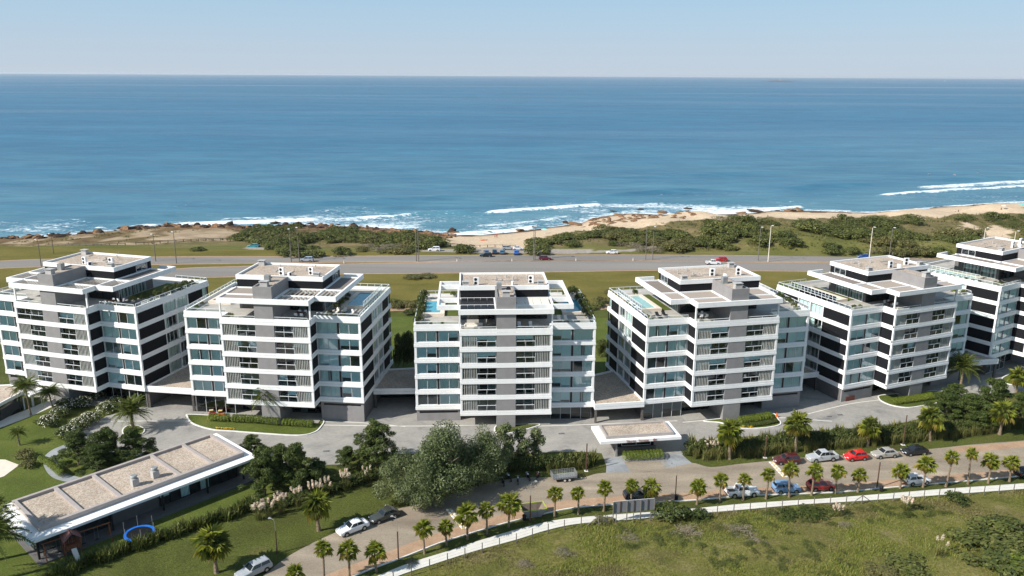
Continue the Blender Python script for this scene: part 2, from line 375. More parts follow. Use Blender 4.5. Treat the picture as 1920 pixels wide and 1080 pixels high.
# highway: two carriageways and grass median
sea_edge = smooth_line(gl([(-300,506),(0,490),(120,486),(330,482),(560,481.5),(960,479),(1200,478.5),(1400,480),(1560,481),(1750,486),(2200,500)]), 8)
sea_low = smooth_line(gl([(-300,520),(0,502.5),(120,499),(330,495),(560,492),(960,488.8),(1200,488.4),(1400,490.5),(1560,490.5),(1750,496),(2200,512)]), 8)
land_up = smooth_line(gl([(-400,600),(0,545),(150,525),(330,505),(440,500.5),(640,495.5),(960,490.3),(1200,490.2),(1400,492.5),(1560,493.5),(1750,501),(2200,520)]), 8)
land_low = smooth_line(gl([(-400,640),(0,572),(150,546),(330,522.5),(440,518),(640,513),(960,510),(1200,506.5),(1400,507),(1560,509),(1750,518),(2200,545)]), 8)
sheet('highway_carriageway', None, M['asphalt'], .024, world=sea_edge + sea_low[::-1])
sheet('highway_carriageway', None, M['asphalt'], .024, world=land_up + land_low[::-1])
for ln, w in ((sea_edge, -.25), (sea_low, .25), (land_up, -.25), (land_low, .25)):
    strip('road_edge_line', offset(ln, w), -.07, .07, -.02, .034, M['asphalt'])
for ln, w in ((land_low, -.6), (sea_edge, .6), (land_up, .5), (sea_low, -.5)):
    strip('sandy_shoulder', offset(ln, w), -.5, .5, -.02, .02, M['sandy'])

# near street
st_up = smooth_line(gl([(380,1160),(470,1098),(535,1047),(589,1017),(640,994),(699,970),(746,954),(800,942),(860,922),(920,905),(975,896),(1020,895),(1086,896),(1120,888),(1150,886),(1175,886),(1230,884),(1262,876),(1297,868),(1332,876),(1379,871),(1426,866),(1507,858),(1578,854),(1660,848),(1744,842),(1820,834),(1920,826),(2050,815),(2300,795)]), 5)
kerb_px = [(450,1178),(560,1124),(680,1074),(747,1049),(793,1031),(836,1015),(942,983),(1020,964),(1080,952.5),(1180,945),(1307,938),(1395,930.5),(1511,926),(1570,923.5),(1659,915.5),(1770,906),(1920,893),(2050,880),(2300,856)]
kerb = smooth_line(gl(kerb_px), 6)
sheet('street', None, M['street'], .022, world=st_up + kerb[::-1])
strip('sandy_shoulder', kerb, .1, 2.3, -.05, .032, M['sandy'])
b_ = smooth_line(gl([(1780,838),(1860,832),(1960,822),(2050,815)]), 6); strip('sandy_shoulder', b_, -2.2, -.2, -.05, .032, M['sandy'])
strip('street_kerb', kerb, -.08, .1, -.1, .13, M['kerb'])
pu = smooth_line(gl([(560,1142),(640,1108),(708,1080),(768.5,1056),(845,1032),(924,1006),(1020,980),(1080,971),(1181,963),(1281,955.7),(1395,944.7),(1500,938),(1548,935),(1660,926),(1770,917),(1920,906.5),(2060,894),(2300,872)]), 6)
pl = smooth_line(gl([(600,1148),(680,1110),(747,1080),(804,1061),(887,1034.6),(970,1011.6),(1020,996),(1080,983),(1181,974.4),(1300,963.8),(1400,955.4),(1500,946.5),(1622,939),(1770,928),(1920,917),(2060,905),(2300,884)]), 6)
PATH_LOW = pl
sheet('footpath', None, M['path'], .05, world=pu + pl[::-1])
b = MB()                                          # expansion joints of the footpath slabs
acc = 0
for i in range(1, min(len(pu), len(pl))-1):
    pass
sheet('club_lawn', [(-90,806),(0,800),(120,757),(128,838),(180,852),(250,858),(304,843),(340,836),(440,846),(520,868),(560,905),(480,948),(300,1010),(60,1100),(-90,1110)], M['lawnb'], .012)
# driveway and its islands
F = [(128,838),(141,815),(163,797),(200,780),(260,764),(280,735),(360,725),(700,715),(1100,715),(1300,725),(1480,720),(1560,690),(1640,680),(1760,670),(1907,664),(2000,660),(2000,726),(1920,733),(1860,745),(1760,777),(1700,791),(1652,800),(1522,808),(1467,815.6),(1398,818.7),(1354,822),(1319,831),(1300,836),(1285,848),(1278,853),(1297,868),(1262,876),(1230,884),(1175,886),(1136,887.6),(1137,874),(1128,850),(1095,847),(1029,848),(937,851),(800,852),(677,849),(650,850),(642,871),(589,872),(520,868),(440,846),(340,836),(304,843),(250,858),(180,852)]
sheet('driveway', F, M['paving'], .018)
sheet('entrance_apron', [(1139,858),(1165,857),(1180,884),(1137,887)], M['pavingb'], .03)
sheet('entrance_apron', [(1243,853),(1277,851),(1297,869),(1256,876)], M['pavingb'], .03)
def island(px, h=.12, kerbw=.22, mat='lawnb', n=5):
    ln = smooth_line(gl(px), n, True)
    sheet('lawn_island', None, M[mat], h, world=ln)
    strip('kerb', ln, -kerbw/2, kerbw/2, -.1, h + .04, M['kerb'], closed=True)
    return ln
island([(351,781),(357,778),(420,781),(500,784),(560,785),(596,786),(607,790),(603,799),(590,811),(560,817),(500,814),(434,809),(397,806),(362,795)])
island([(1319,790),(1350,786),(1390,781),(1445,775),(1459,787),(1462,797),(1433,803),(1395,804),(1370,800),(1350,793)], mat='lawnb')
island([(1648,748),(1652,742),(1700,738),(1753,734),(1790,738),(1760,755),(1737,760),(1703,765),(1673,761),(1655,754)])
island([(230,808),(238,800),(258,799),(271,806),(266,814),(248,818),(234,815)])
island([(1878,712),(1900,700),(1960,684),(2000,690),(1960,712),(1900,722)])
island([(930,800),(960,797),(1010,796),(1000,802),(960,812),(932,814)], mat='lawn')
sheet('patio', [(-60,860),(10,862),(36,872),(8,893),(-60,915)], M['stonedeck'], .03)
gp = smooth_line(gl([(128,836),(105,846),(93,860),(98,878),(112,892),(140,900),(160,905)]), 6)
strip('garden_path', gp, -.9, .9, -.05, .03, M['pavingb'])
wk = smooth_line(gl([(-60,815),(0,795),(60,772),(115,748),(150,735)]), 5)
strip('pavilion_walk', wk, -1.6, 1.6, -.05, .06, M['path'])
sheet('entrance_gravel', [(1171,866),(1238,865),(1252,884),(1183,885)], M['street'], .033)
for px in ([(140,790),(600,790),(760,800)], [(600,797),(780,799),(940,796)],[(1280,792),(1420,782),(1560,790)],[(1500,780),(1590,758),(1650,750)],[(960,800),(1080,797),(1270,789)]):
    strip('paving_band', smooth_line(gl(px), 6), -.12, .12, 0, .027, M['path'])

# rough field in front
fx = np.arange(-60, 175, .8); fy = np.arange(52, 136, .8); X, Y = np.meshgrid(fx, fy)
pa = np.array([[p.x, p.y] for p in PATH_LOW]); pa = pa[np.argsort(pa[:, 0])]
def path_y(x): return np.interp(x, pa[:, 0], pa[:, 1])
def field_h(x, y):
    d = path_y(x) - y
    return SL*np.asarray(x) + sst(0, 14, d) * (vnoise(x, y, 11, 21)*1.3 + vnoise(x, y, 4, 22)*.35) + sst(0, 3, d)*.25*vnoise(x, y, 1.7, 23) - .05*(d < .3)
Yc = np.minimum(Y, path_y(X) - .02)
Zf = field_h(X, Yc) + .03
V = np.stack([X, Yc, Zf], -1).reshape(-1, 3); nx, ny = len(fx), len(fy)
ii = (np.arange(ny-1)[:, None]*nx + np.arange(nx-1)[None]).ravel(); Fq = np.stack([ii, ii+1, ii+1+nx, ii+nx], 1)
ok = np.abs(Y.reshape(-1)[ii] - Yc.reshape(-1)[ii]) < .79
put('rough_field', np_mesh('rough_field', V, Fq[ok], M['field'], True), kind='structure')

# coast: dunes, verge, beach
def inpoly(x, y, poly):
    r = np.zeros(x.shape, bool); n = len(poly)
    for i in range(n):
        x0, y0 = poly[i][:2]; x1, y1 = poly[(i+1) % n][:2]
        c = ((y0 > y) != (y1 > y)); r ^= c & (x < (x1-x0)*(y-y0)/((y1-y0) if y1 != y0 else 1e-9) + x0)
    return r
cx = np.arange(-420, 520, 1.6); cy = np.concatenate([np.arange(274, 360, 1.2), np.arange(360, 560, 2.4)]); X, Y = np.meshgrid(cx, cy)
Zc = coast(X, Y); Zc = SL*X*(1-sst(274, 290, Y)) + Zc*sst(274, 290, Y)
keep = (Y < shore(X) + 30)
jx = X + (vnoise(X, Y, 5, 31)-.5)*7; jy = Y + (vnoise(X, Y, 5, 32)-.5)*7
sand = np.zeros(X.shape); lot = np.zeros(X.shape)
SANDS = [[(838,445),(900,441),(960,437),(1020,430),(1075,420),(1110,410),(1180,402),(1240,402),(1320,403),(1400,402),(1440,399),(1460,409),(1400,414),(1310,412),(1240,419),(1180,428),(1130,430),(1080,433),(1010,446),(985,466),(900,467),(850,463)],
 [(1430,397),(1500,398),(1600,400),(1700,395),(1760,389),(1830,384),(1920,379),(2150,368),(2150,392),(1920,402),(1850,398),(1760,408),(1720,410),(1650,403),(1560,407),(1450,412)],
 [(285,449),(330,437),(400,430),(452,434),(425,447),(340,453)],[(1838,442),(1862,425),(1902,423),(1897,440),(1880,452)],[(1796,417),(1812,417),(1830,428),(1812,431)],[(1590,398),(1650,400),(1640,408),(1600,410)],[(0,471),(60,471),(118,476),(140,480),(110,484),(0,485)]]
for q_, s in enumerate(SANDS): sand[inpoly(jx, jy, [T(a, b) for a, b in s])] = 1 if q_ != 2 else .62
sand *= np.where((X < -60) & (Y > 290), .35+.9*vnoise(X, Y, 5, 36), 1); sand = np.clip(sand, 0, 1)
HM = inpoly(jx, jy, [T(a, b) for a, b in [(-200,467),(60,465),(260,460),(430,451),(430,420),(240,424),(-200,446)]])
sand = np.maximum(sand, .5*HM*sst(.42, .62, vnoise(X, Y, 9, 37)*.6+vnoise(X, Y, 3.5, 38)*.4))
for s in ([(866,477),(889,466),(990,467),(1004,476),(950,477)], [(790,467),(862,468),(862,473),(790,473)], [(1006,466),(1108,466),(1108,475.5),(1006,475.5)], [(1108,470),(1180,467),(1232,460),(1236,463),(1185,471),(1108,474)], [(462,464),(506,465),(506,471),(462,470)],[(150,478),(240,470),(420,470),(500,470),(500,474),(420,474),(240,476),(150,485)]):
    lot[inpoly(X, Y, [T(a, b) for a, b in s])] = 1
dsh = shore(X) - Y
rocky = np.clip(sst(-1, 3, dsh)*(1-sst(9, 19, dsh)), 0, 1)*(1-np.clip(sand, 0, 1))
grass = (1-sst(284, 291, jy))*1.0; grass = np.maximum(grass, (1-sst(306, 318, jy))*sst(60, 110, X)); grass = np.maximum(grass, (1-sst(292, 300, jy))*(1-sst(-110, -60, X))*.2)
wet = 1-sst(1, 9, dsh)
heath = inpoly(jx, jy, [T(a, b) for a, b in [(-200,467),(-50,467),(60,465),(175,462.5),(260,460),(330,455),(430,451),(560,440),(850,446),(850,432),(560,418),(430,420),(240,424),(60,438),(-200,446)]])*(.55+.45*sst(.3, .6, vnoise(X, Y, 6, 39)))
V = np.stack([X, Y, Zc], -1).reshape(-1, 3); nx, ny = len(cx), len(cy)
ii = (np.arange(ny-1)[:, None]*nx + np.arange(nx-1)[None]).ravel(); Fq = np.stack([ii, ii+1, ii+1+nx, ii+nx], 1)[keep.reshape(-1)[ii]]
def coast_material():
    m, n, l, p = new_mat('coast_ground'); p.inputs['Roughness'].default_value = .95; p.inputs['Specular IOR Level'].default_value = .12
    a = n.new('ShaderNodeAttribute'); a.attribute_name = 'cover'; s = n.new('ShaderNodeSeparateColor'); l.new(a.outputs['Color'], s.inputs[0])
    a2 = n.new('ShaderNodeAttribute'); a2.attribute_name = 'wet'
    t = noise(n, l, .13, 7, .65, dist=.5); scrub = ramp(n, [(.25,(.09,.09,.03)),(.45,(.15,.125,.055)),(.62,(.22,.17,.085)),(.8,(.33,.26,.15))]); l.new(t.outputs[0], scrub.inputs[0])
    t2 = noise(n, l, .09, 6, .6, stretch=(.5,1.4,1)); gr = ramp(n, [(.3,(.1,.115,.028)),(.55,(.15,.145,.045)),(.75,(.22,.185,.08))]); l.new(t2.outputs[0], gr.inputs[0])
    t3 = noise(n, l, .5, 5); sa = ramp(n, [(.3,(.55,.42,.29)),(.7,(.66,.52,.38))]); l.new(t3.outputs[0], sa.inputs[0])
    lo = ramp(n, [(.3,(.3,.27,.24)),(.7,(.38,.34,.3))]); l.new(t3.outputs[0], lo.inputs[0])
    hw = n.new('ShaderNodeSeparateColor'); l.new(a2.outputs['Color'], hw.inputs[0]); hr = ramp(n, [(.3,(.085,.058,.03)),(.5,(.16,.11,.055)),(.7,(.25,.18,.1))]); l.new(t.outputs[0], hr.inputs[0])
    c = mixc(n, l, s.outputs[1], scrub.outputs[0], gr.outputs[0]); c = mixc(n, l, hw.outputs[2], c, hr.outputs[0]); c = mixc(n, l, s.outputs[0], c, sa.outputs[0]); c = mixc(n, l, s.outputs[2], c, lo.outputs[0])
    rk = ramp(n, [(.3,(.1,.06,.04)),(.6,(.25,.15,.08)),(.8,(.35,.23,.13))]); l.new(t3.outputs[0], rk.inputs[0])
    sw = n.new('ShaderNodeSeparateColor'); l.new(a2.outputs['Color'], sw.inputs[0])
    c = mixc(n, l, sw.outputs[1], c, rk.outputs[0])
    c = mixc(n, l, sw.outputs[0], c, mixc(n, l, 1.0, c, (.55,.5,.5), 'MULTIPLY'))
    t4 = noise(n, l, 1.3, 6, .75); r4 = ramp(n, [(.35,(.72,.72,.7)),(.65,(1.08,1.08,1.06))]); l.new(t4.outputs[0], r4.inputs[0])
    c = mixc(n, l, 1.0, c, r4.outputs[0], 'MULTIPLY'); l.new(c, p.inputs['Base Color']); bump(n, l, p, t4.outputs[0], .5, .3); return m
me = np_mesh('coast', V, Fq, coast_material(), True)
ca = me.color_attributes.new('cover', 'FLOAT_COLOR', 'POINT'); ca.data.foreach_set('color', np.stack([sand, grass, lot, np.ones(X.shape)], -1).astype(np.float32).ravel())
ca = me.color_attributes.new('wet', 'FLOAT_COLOR', 'POINT'); ca.data.foreach_set('color', np.stack([wet, rocky, heath, np.ones(X.shape)], -1).astype(np.float32).ravel())
put('coast', me, kind='structure')

# the sea: one sheet from under the beach to the horizon, swell and breakers near the shore
rows = list(np.arange(282, 520, .8)); y_ = 520.0; st = .85
while y_ < 58000: rows.append(y_); st *= 1.045; y_ += st
rows = np.array(rows); u = np.linspace(-1, 1, 460)
Yg = np.repeat(rows[:, None], len(u), 1); Xg = u[None]*np.maximum(430, rows*.8)[:, None]
def ln_sea(px): q = np.array([[*GZ(a, c, SEA)[:2]] for a, c in px]); return q
def ridge(q, wf, wb, e=.12):             # profile across a wave line, tapering to its ends
    yl = np.interp(Xg, q[:, 0], q[:, 1]); L = q[-1, 0]-q[0, 0]
    k = sst(q[0, 0], q[0, 0]+e*L, Xg)*(1-sst(q[-1, 0]-e*L, q[-1, 0], Xg))
    dy = Yg-yl + (vnoise(Xg, Yg, 14, 41)-.5)*2.2
    return k, dy
far = sst(900, 380, Yg)
Zs = SEA + far*((vnoise(Xg+Yg*.3, Yg*2.6, 30, 50)-.5)*.55 + (vnoise(Xg+Yg*.2, Yg*2.4, 11, 51)-.5)*.22)*np.minimum(1, 4*sst(3, 40, Yg-shore(Xg))+.2)
foam = np.zeros(Xg.shape); shal = np.clip(sst(650, 60, Yg-shore(Xg))*.62+.38*sst(90, 0, Yg-shore(Xg)), 0, 1)*(.7+.45*vnoise(Xg, Yg*2, 60, 71))
for px, hgt, w in (([(470,388),(600,382),(760,375),(900,364)],1.3,5.5),([(740,404),(840,400),(915,397)],1.6,5),([(1080,373),(1200,362),(1360,353)],1.35,5),([(1455,353),(1590,347),(1660,343)],1.2,5),([(1690,341),(1850,333),(1990,327)],1.1,5),([(560,398),(680,394),(790,389)],.7,5),([(1320,378),(1420,374),(1500,370)],.7,5),([(30,418),(200,412),(420,398)],.6,6),([(1000,340),(1200,331),(1500,320)],.7,7),([(300,360),(520,352),(760,340)],.7,8),([(1180,385),(1290,380),(1380,374)],.7,5)):
    k, dy = ridge(ln_sea(px), 1, 1, .3); Zs += hgt*k*np.exp(-(np.where(dy < 0, dy/w*1.4, dy/w*.6))**2)
for px, a, wf, wb, hg in (([(900,401),(1000,394),(1065,389),(1135,384)],1.3,4,2.2,1.3),([(1630,367),(1700,362),(1800,357),(1920,349),(2100,340)],1.3,3.5,2.5,.9),([(1700,352),(1800,346),(1920,339),(2100,328)],.86,16,3,.3),
    ([(320,421),(380,418),(430,416),(500,415),(610,410)],1.25,8,4,.6),([(400,413),(430,411),(520,409),(580,408)],.7,4,4,.5),([(620,413),(690,409),(775,404)],1.0,5,2,.8),([(680,414),(740,411),(790,412)],.6,6,3,.1),([(840,441),(880,437),(950,432),(1010,424)],1.2,9,3,.5),([(880,426),(960,420),(1045,411),(1075,406)],.75,5,2,.4),
    ([(1180,397),(1280,394),(1350,391),(1440,388)],.7,5,4,.2),([(1330,400),(1400,394),(1460,390),(1510,387)],1.15,6,2,.6),([(1490,393),(1540,394),(1600,396)],.8,3,2,.2),([(1580,400),(1700,394.5),(1760,389.5),(1830,384.5),(1920,379.5),(2100,370)],1.05,3.2,1.5,.1),([(30,448),(80,444),(110,441)],.9,5,2,.2),([(150,437),(180,432),(225,432)],.6,5,3,.2),([(168,430),(182,427),(196,427)],1,2,1.5,.3),([(240,425),(270,421),(300,422)],.85,5,2,.3),([(1120,404),(1180,396),(1240,396)],.7,9,4,.1),([(915,398),(1000,391),(1070,387),(1140,381)],.5,2,22,.1),([(860,436),(940,428),(1010,420),(1060,412)],.55,14,26,.1),([(560,414),(640,410),(720,406),(800,402)],.2,6,14,.1),([(1150,402),(1240,396),(1320,394),(1420,388)],.5,8,22,.1),([(180,433),(300,420),(420,412),(540,408)],.26,8,14,.1),([(1000,416),(1030,411),(1072,404)],.9,2,1,.2)):
    k, dy = ridge(ln_sea(px), 1, 1, .08); foam = np.maximum(foam, a*k*np.where(dy < 0, np.exp(-(dy/wf)**2), np.exp(-(dy/wb)**2))); Zs += hg*k*np.exp(-(dy/2.6)**2)
dS = Yg-shore(Xg)
foam = np.minimum(foam, 1.1)*(.62+.5*vnoise(Xg, Yg*1.3, 6, 64))
rockz = np.interp(Xg, [-400,-60,-25,20,50,150,175,400], [1,1,.75,.75,1,1,.5,.45])
foam = np.maximum(foam, rockz*(.66*np.exp(-np.maximum(dS, 0)/np.interp(Xg, [-70,-40,-5,30], [20,22,34,34]))*(.45+.9*vnoise(Xg, Yg*1.6, 18, 61))+.3*sst(110, 40, dS)*sst(.45, .75, vnoise(Xg, Yg*2, 30, 66))))
foam = np.maximum(foam, .85*np.exp(-(dS/1.8)**2))
V = np.stack([Xg, Yg, Zs], -1).reshape(-1, 3); nx, ny = len(u), len(rows)
ii = (np.arange(ny-1)[:, None]*nx + np.arange(nx-1)[None]).ravel(); Fq = np.stack([ii, ii+1, ii+1+nx, ii+nx], 1)
def sea_material():
    m, n, l, p = new_mat('sea_water'); p.inputs['IOR'].default_value = 1.33; p.inputs['Roughness'].default_value = .22; p.inputs['Specular IOR Level'].default_value = .13
    a = n.new('ShaderNodeAttribute'); a.attribute_name = 'foam'; s = n.new('ShaderNodeSeparateColor'); l.new(a.outputs['Color'], s.inputs[0])
    t = noise(n, l, .006, 6, .6, stretch=(.35,1.6,1,.06), dist=.3); r = ramp(n, [(.3,(.008,.1,.198)),(.55,(.016,.128,.236)),(.75,(.028,.155,.264))]); l.new(t.outputs[0], r.inputs[0])
    c = mixc(n, l, s.outputs[1], r.outputs[0], (.085,.205,.27))
    tr = noise(n, l, .09, 7, .62, stretch=(.4,1.5,1,.06), dist=.4); rr = ramp(n, [(.32,(.8,.85,.9)),(.5,(1,1,1)),(.68,(1.22,1.16,1.12))]); l.new(tr.outputs[0], rr.inputs[0])
    c = mixc(n, l, 1.0, c, rr.outputs[0], 'MULTIPLY')
    tr2 = noise(n, l, .022, 5, .7, stretch=(.5,1.6,1,.06), dist=.3); r5 = ramp(n, [(.33,(.8,.85,.9)),(.5,(1,1,1)),(.67,(1.22,1.16,1.1))]); l.new(tr2.outputs[0], r5.inputs[0]); c = mixc(n, l, 1.0, c, r5.outputs[0], 'MULTIPLY')
    tf = noise(n, l, .38, 9, .8, stretch=(.55,1.1,1), dist=1.4)
    m1 = n.new('ShaderNodeMapRange'); m1.inputs[1].default_value = .34; m1.inputs[2].default_value = .66; l.new(tf.outputs[0], m1.inputs[0])
    ad = n.new('ShaderNodeMath'); ad.operation = 'ADD'; l.new(s.outputs[0], ad.inputs[0]); l.new(m1.outputs[0], ad.inputs[1])
    mr = n.new('ShaderNodeMapRange'); mr.inputs[1].default_value = 1.0; mr.inputs[2].default_value = 1.3; l.new(ad.outputs[0], mr.inputs[0])
    # wind slicks: long bands of calmer, glossier water
    ts = noise(n, l, .0011, 5, .6, stretch=(.16,1.3,1,.03), dist=.5); ms = n.new('ShaderNodeMapRange'); ms.inputs[1].default_value = .52; ms.inputs[2].default_value = .68; ms.inputs[3].default_value = .42; ms.inputs[4].default_value = .8; l.new(ts.outputs[0], ms.inputs[0])
    fc = ramp(n, [(.35,(.5,.62,.68)),(.6,(.84,.87,.88))]); tq = noise(n, l, 1.1, 6, .7, stretch=(.5,1,1)); l.new(tq.outputs[0], fc.inputs[0]); c = mixc(n, l, mr.outputs[0], c, fc.outputs[0]); l.new(c, p.inputs['Base Color'])
    mr2 = n.new('ShaderNodeMapRange'); mr2.inputs[3].default_value = .22; mr2.inputs[4].default_value = .9; l.new(mr.outputs[0], mr2.inputs[0]); l.new(mr2.outputs[0], p.inputs['Roughness'])
    b1 = noise(n, l, .35, 6, .65, stretch=(.5,1.4,1,.06)); b2 = noise(n, l, .03, 4, .6, stretch=(.45,1.8,1,.06))
    bb = n.new('ShaderNodeBump'); bb.inputs['Strength'].default_value = .5; bb.inputs['Distance'].default_value = 2.5; l.new(b2.outputs[0], bb.inputs['Height'])
    bc = n.new('ShaderNodeBump'); bc.inputs['Strength'].default_value = .6; bc.inputs['Distance'].default_value = .55; l.new(b1.outputs[0], bc.inputs['Height']); l.new(bb.outputs[0], bc.inputs['Normal']); p.inputs['Specular IOR Level'].default_value = 0; l.new(bc.outputs[0], p.inputs['Normal'])
    gl_ = n.new('ShaderNodeBsdfGlossy'); gl_.inputs['Roughness'].default_value = .18; l.new(bc.outputs[0], gl_.inputs['Normal'])
    fr = n.new('ShaderNodeFresnel'); fr.inputs[0].default_value = 1.33; l.new(bc.outputs[0], fr.inputs['Normal'])
    k1 = n.new('ShaderNodeMath'); k1.operation = 'MULTIPLY'; l.new(fr.outputs[0], k1.inputs[0]); l.new(ms.outputs[0], k1.inputs[1])
    iv = n.new('ShaderNodeMath'); iv.operation = 'SUBTRACT'; iv.inputs[0].default_value = 1; l.new(mr.outputs[0], iv.inputs[1])
    k2 = n.new('ShaderNodeMath'); k2.operation = 'MULTIPLY'; l.new(k1.outputs[0], k2.inputs[0]); l.new(iv.outputs[0], k2.inputs[1])
    mx = n.new('ShaderNodeMixShader'); l.new(k2.outputs[0], mx.inputs[0]); l.new(p.outputs[0], mx.inputs[1]); l.new(gl_.outputs[0], mx.inputs[2]); l.new(mx.outputs[0], n['Material Output'].inputs[0])
    return m
me = np_mesh('sea', V, Fq, sea_material(), True)
ca = me.color_attributes.new('foam', 'FLOAT_COLOR', 'POINT'); ca.data.foreach_set('color', np.stack([foam, shal, foam*0, np.ones(Xg.shape)], -1).astype(np.float32).ravel())
put('sea', me, kind='structure')
# ================================================================== APARTMENT BUILDINGS
WC, WT, SB, YB = 8.03, 16.0, 2.94, 23.78
PF, PB, PW = 7.64, 17.73, 8.04
OUT = [(-WT,SB),(-WC,SB),(-WC,0),(WC,0),(WC,SB),(WT,SB),(WT,YB),(-WT,YB)]
def inset(d, o=OUT):                     # the outline moved inwards by d
    return [(-WT+d,SB+d),(-WC+d,SB+d),(-WC+d,d),(WC-d,d),(WC-d,SB+d),(WT-d,SB+d),(WT-d,YB-d),(-WT+d,YB-d)]
FLOORZ = [3.86+2.95*k for k in range(5)]  # sill level of the five window storeys
OPEN = 2.09
TER = 18.3                               # roof terrace deck
def band(b):
    b.prism(OUT, 0, .43); b.prism(inset(.09), .43, .48); b.prism(inset(.05), .48, .86)
def topband(b):
    b.prism(OUT, 0, .5); b.prism(inset(.09), .5, .55); b.ring(inset(.05), inset(.3), .55, 1.15)
def frame_fn(w, h, nm, t=.07, d=.09):
    def fn(b):
        b.box(0, 0, 0, w, d, t); b.box(0, 0, h-t, w, d, h); b.box(0, .001, t, t, d, h-t); b.box(w-t, .001, t, w, d, h-t)
        for i in range(1, nm): x = w*i/nm; b.box(x-t*.55, .002, t, x+t*.55, d, h-t)
    return fn
def curtain_fn(w, h):
    def fn(b):
        n = max(6, int(w/.09)); vs = []
        for i in range(n+1):
            x = w*i/n; y = .05*sin(i*2.1)+.03*sin(i*.7); vs += [(x, y, 0), (x, y, h)]
        b.add(vs, [(2*i, 2*i+2, 2*i+3, 2*i+1) for i in range(n)])
    return fn
def window(parent, x, y, z, w, h, n, rot=0, style='wing', r=rng, glass='glass', fm='frame', sx=1):
    """frame with its panes, curtains and blinds as sub-parts; the local +y of the window points indoors"""
    f = put('window', cm(('window', w, h, n, fm), frame_fn(w, h, n), M[fm]), parent, (x, y, z), rot)
    pw_ = w/n
    for i in range(n):
        put('pane', cm(('pane', pw_, h, glass), lambda b: b.quad((.03,0,.05),(pw_-.03,0,.05),(pw_-.03,0,h-.05),(.03,0,h-.05)), M[glass]), f, (i*pw_, .045, 0))
    k = r.random(); hh = h-.1
    def cur(i, ww): put('curtain', cm(('curtain', ww, hh), curtain_fn(ww, hh), M['curtain']), f, (i, .16, .05))
    def bl(i, frac): put('blind', cm(('blind', pw_, frac, hh), lambda b: b.box(.04, .1, hh*(1-frac)+.05, pw_-.04, .12, hh+.05), M['blind']), f, (i*pw_, 0, 0))
    if style == 'wing':
        if k < .4: cur(.06, w-.12)
        elif k < .82: [bl(i, r.choice([1, 1, .8, .9, .65])) for i in range(n)]
        elif k < .9: cur(.06, pw_*.8); cur(w-.06-pw_*.8, pw_*.8)
        elif k < .97: cur(.06 if r.random() < .5 else w-pw_, pw_-.08)
    elif style == 'side':
        if k < .6: cur(.06, w-.12)
        elif k < .85: cur(.06, pw_*.9)
    else:
        if k < .2: [bl(i, r.choice([.45, .6, 1])) for i in range(n)]
        elif k < .32: [bl(i, r.choice([.45, .6, 1])) for i in range(n//2)]
        elif k < .5: cur(.06, pw_-.05)
        elif k < .66: bl(r.randrange(n), .5); cur(w-pw_, pw_-.08)
    return f
def railing(parent, pts, h=1.0, name='railing', glass='glassc', post=1.5, rw=.05):
    """posts, top rail and glass between them, along a polyline on the terrace"""
    b = MB(); g = MB()
    for a, c in zip(pts, pts[1:]):
        a = Vector(a); c = Vector(c); L = (c-a).length; n = max(1, round(L/post)); t = (c-a)/L; up = Vector((0, 0, h))
        nrm = Vector((-t.y, t.x, 0))
        q = [a+up-nrm*rw-Vector((0,0,.05)), c+up-nrm*rw-Vector((0,0,.05)), c+up+nrm*rw-Vector((0,0,.05)), a+up+nrm*rw-Vector((0,0,.05))]
        b.add(q+[p+Vector((0,0,.07)) for p in q], [(0,3,2,1),(4,5,6,7),(0,1,5,4),(1,2,6,5),(2,3,7,6),(3,0,4,7)])
        for i in range(n+1): p = a+(c-a)*(i/n); b.box(p.x-.03, p.y-.03, p.z, p.x+.03, p.y+.03, p.z+h-.05)
        g.quad(a+Vector((0,0,.06)), c+Vector((0,0,.06)), c+up-Vector((0,0,.06)), a+up-Vector((0,0,.06)))
    o = part(name, b, M['rail'], parent)
    part('glass_panel', g, M[glass], o); return o
def louvres(b):
    for i in range(9): x = .1+i*.3; b.box(x-.048, -.03, .05, x+.048, .03, 2.04)
    b.box(0, -.05, 0, 2.6, .05, .05); b.box(0, -.05, 2.04, 2.6, .05, OPEN)
def pergola_beams(b, left=True, right=True):
    def beam(x0, y0, x1, y1):
        b.box(x0, y0, 0, x1, y1, .45); b.box(x0+.05, y0+.05, .45, x1-.05, y1-.05, .5); b.box(x0+.02, y0+.02, .5, x1-.02, y1-.02, .86)
    beam(-8.15, -.3, 8.15, .1)                                  # front
    for s in (-1, 1):
        xs = sorted((s*7.8, s*8.15)); beam(xs[0], .1, xs[1], 2.7)
        xs = sorted((s*1.68, s*1.95)); beam(xs[0], .1, xs[1], 7.6)
        xs = sorted((s*1.95, s*8.15)); beam(xs[0], 2.7, xs[1], 3.02)
        xs = sorted((s*1.95, s*8.03)); beam(xs[0], 7.3, xs[1], 7.62)
        if (left if s < 0 else right):
            xs = sorted((s*8.15, s*11.9)); beam(xs[0], 2.7, xs[1], 3.1)
            xs2 = sorted((s*11.5, s*11.9)); beam(xs2[0], 3.1, xs2[1], 19.7)
            xs3 = sorted((s*8.06, s*11.5)); beam(xs3[0], 7.3, xs3[1], 7.65); beam(xs3[0], 19.35, xs3[1], 19.7); beam(xs3[0], 16.6, xs3[1], 16.95)
            xs4 = sorted((s*8.06, s*8.4)); beam(xs4[0], 3.1, xs4[1], 7.3); beam(xs4[0], 7.65, xs4[1], 16.6)
        else:
            xs = sorted((s*7.8, s*8.15)); beam(xs[0], 3.02, xs[1], 7.62)
def slats(parent, x0, x1, y0, y1, step, w, mat='slat'):
    n = int((x1-x0)/step); L = y1-y0
    me = cm(('slat', round(L, 2), w, mat), lambda b: b.box(-w/2, 0, 0, w/2, L, .07), M[mat])
    for i in range(n): put('slat', me, parent, (x0+(x1-x0)*(i+.5)/n, y0, .6))
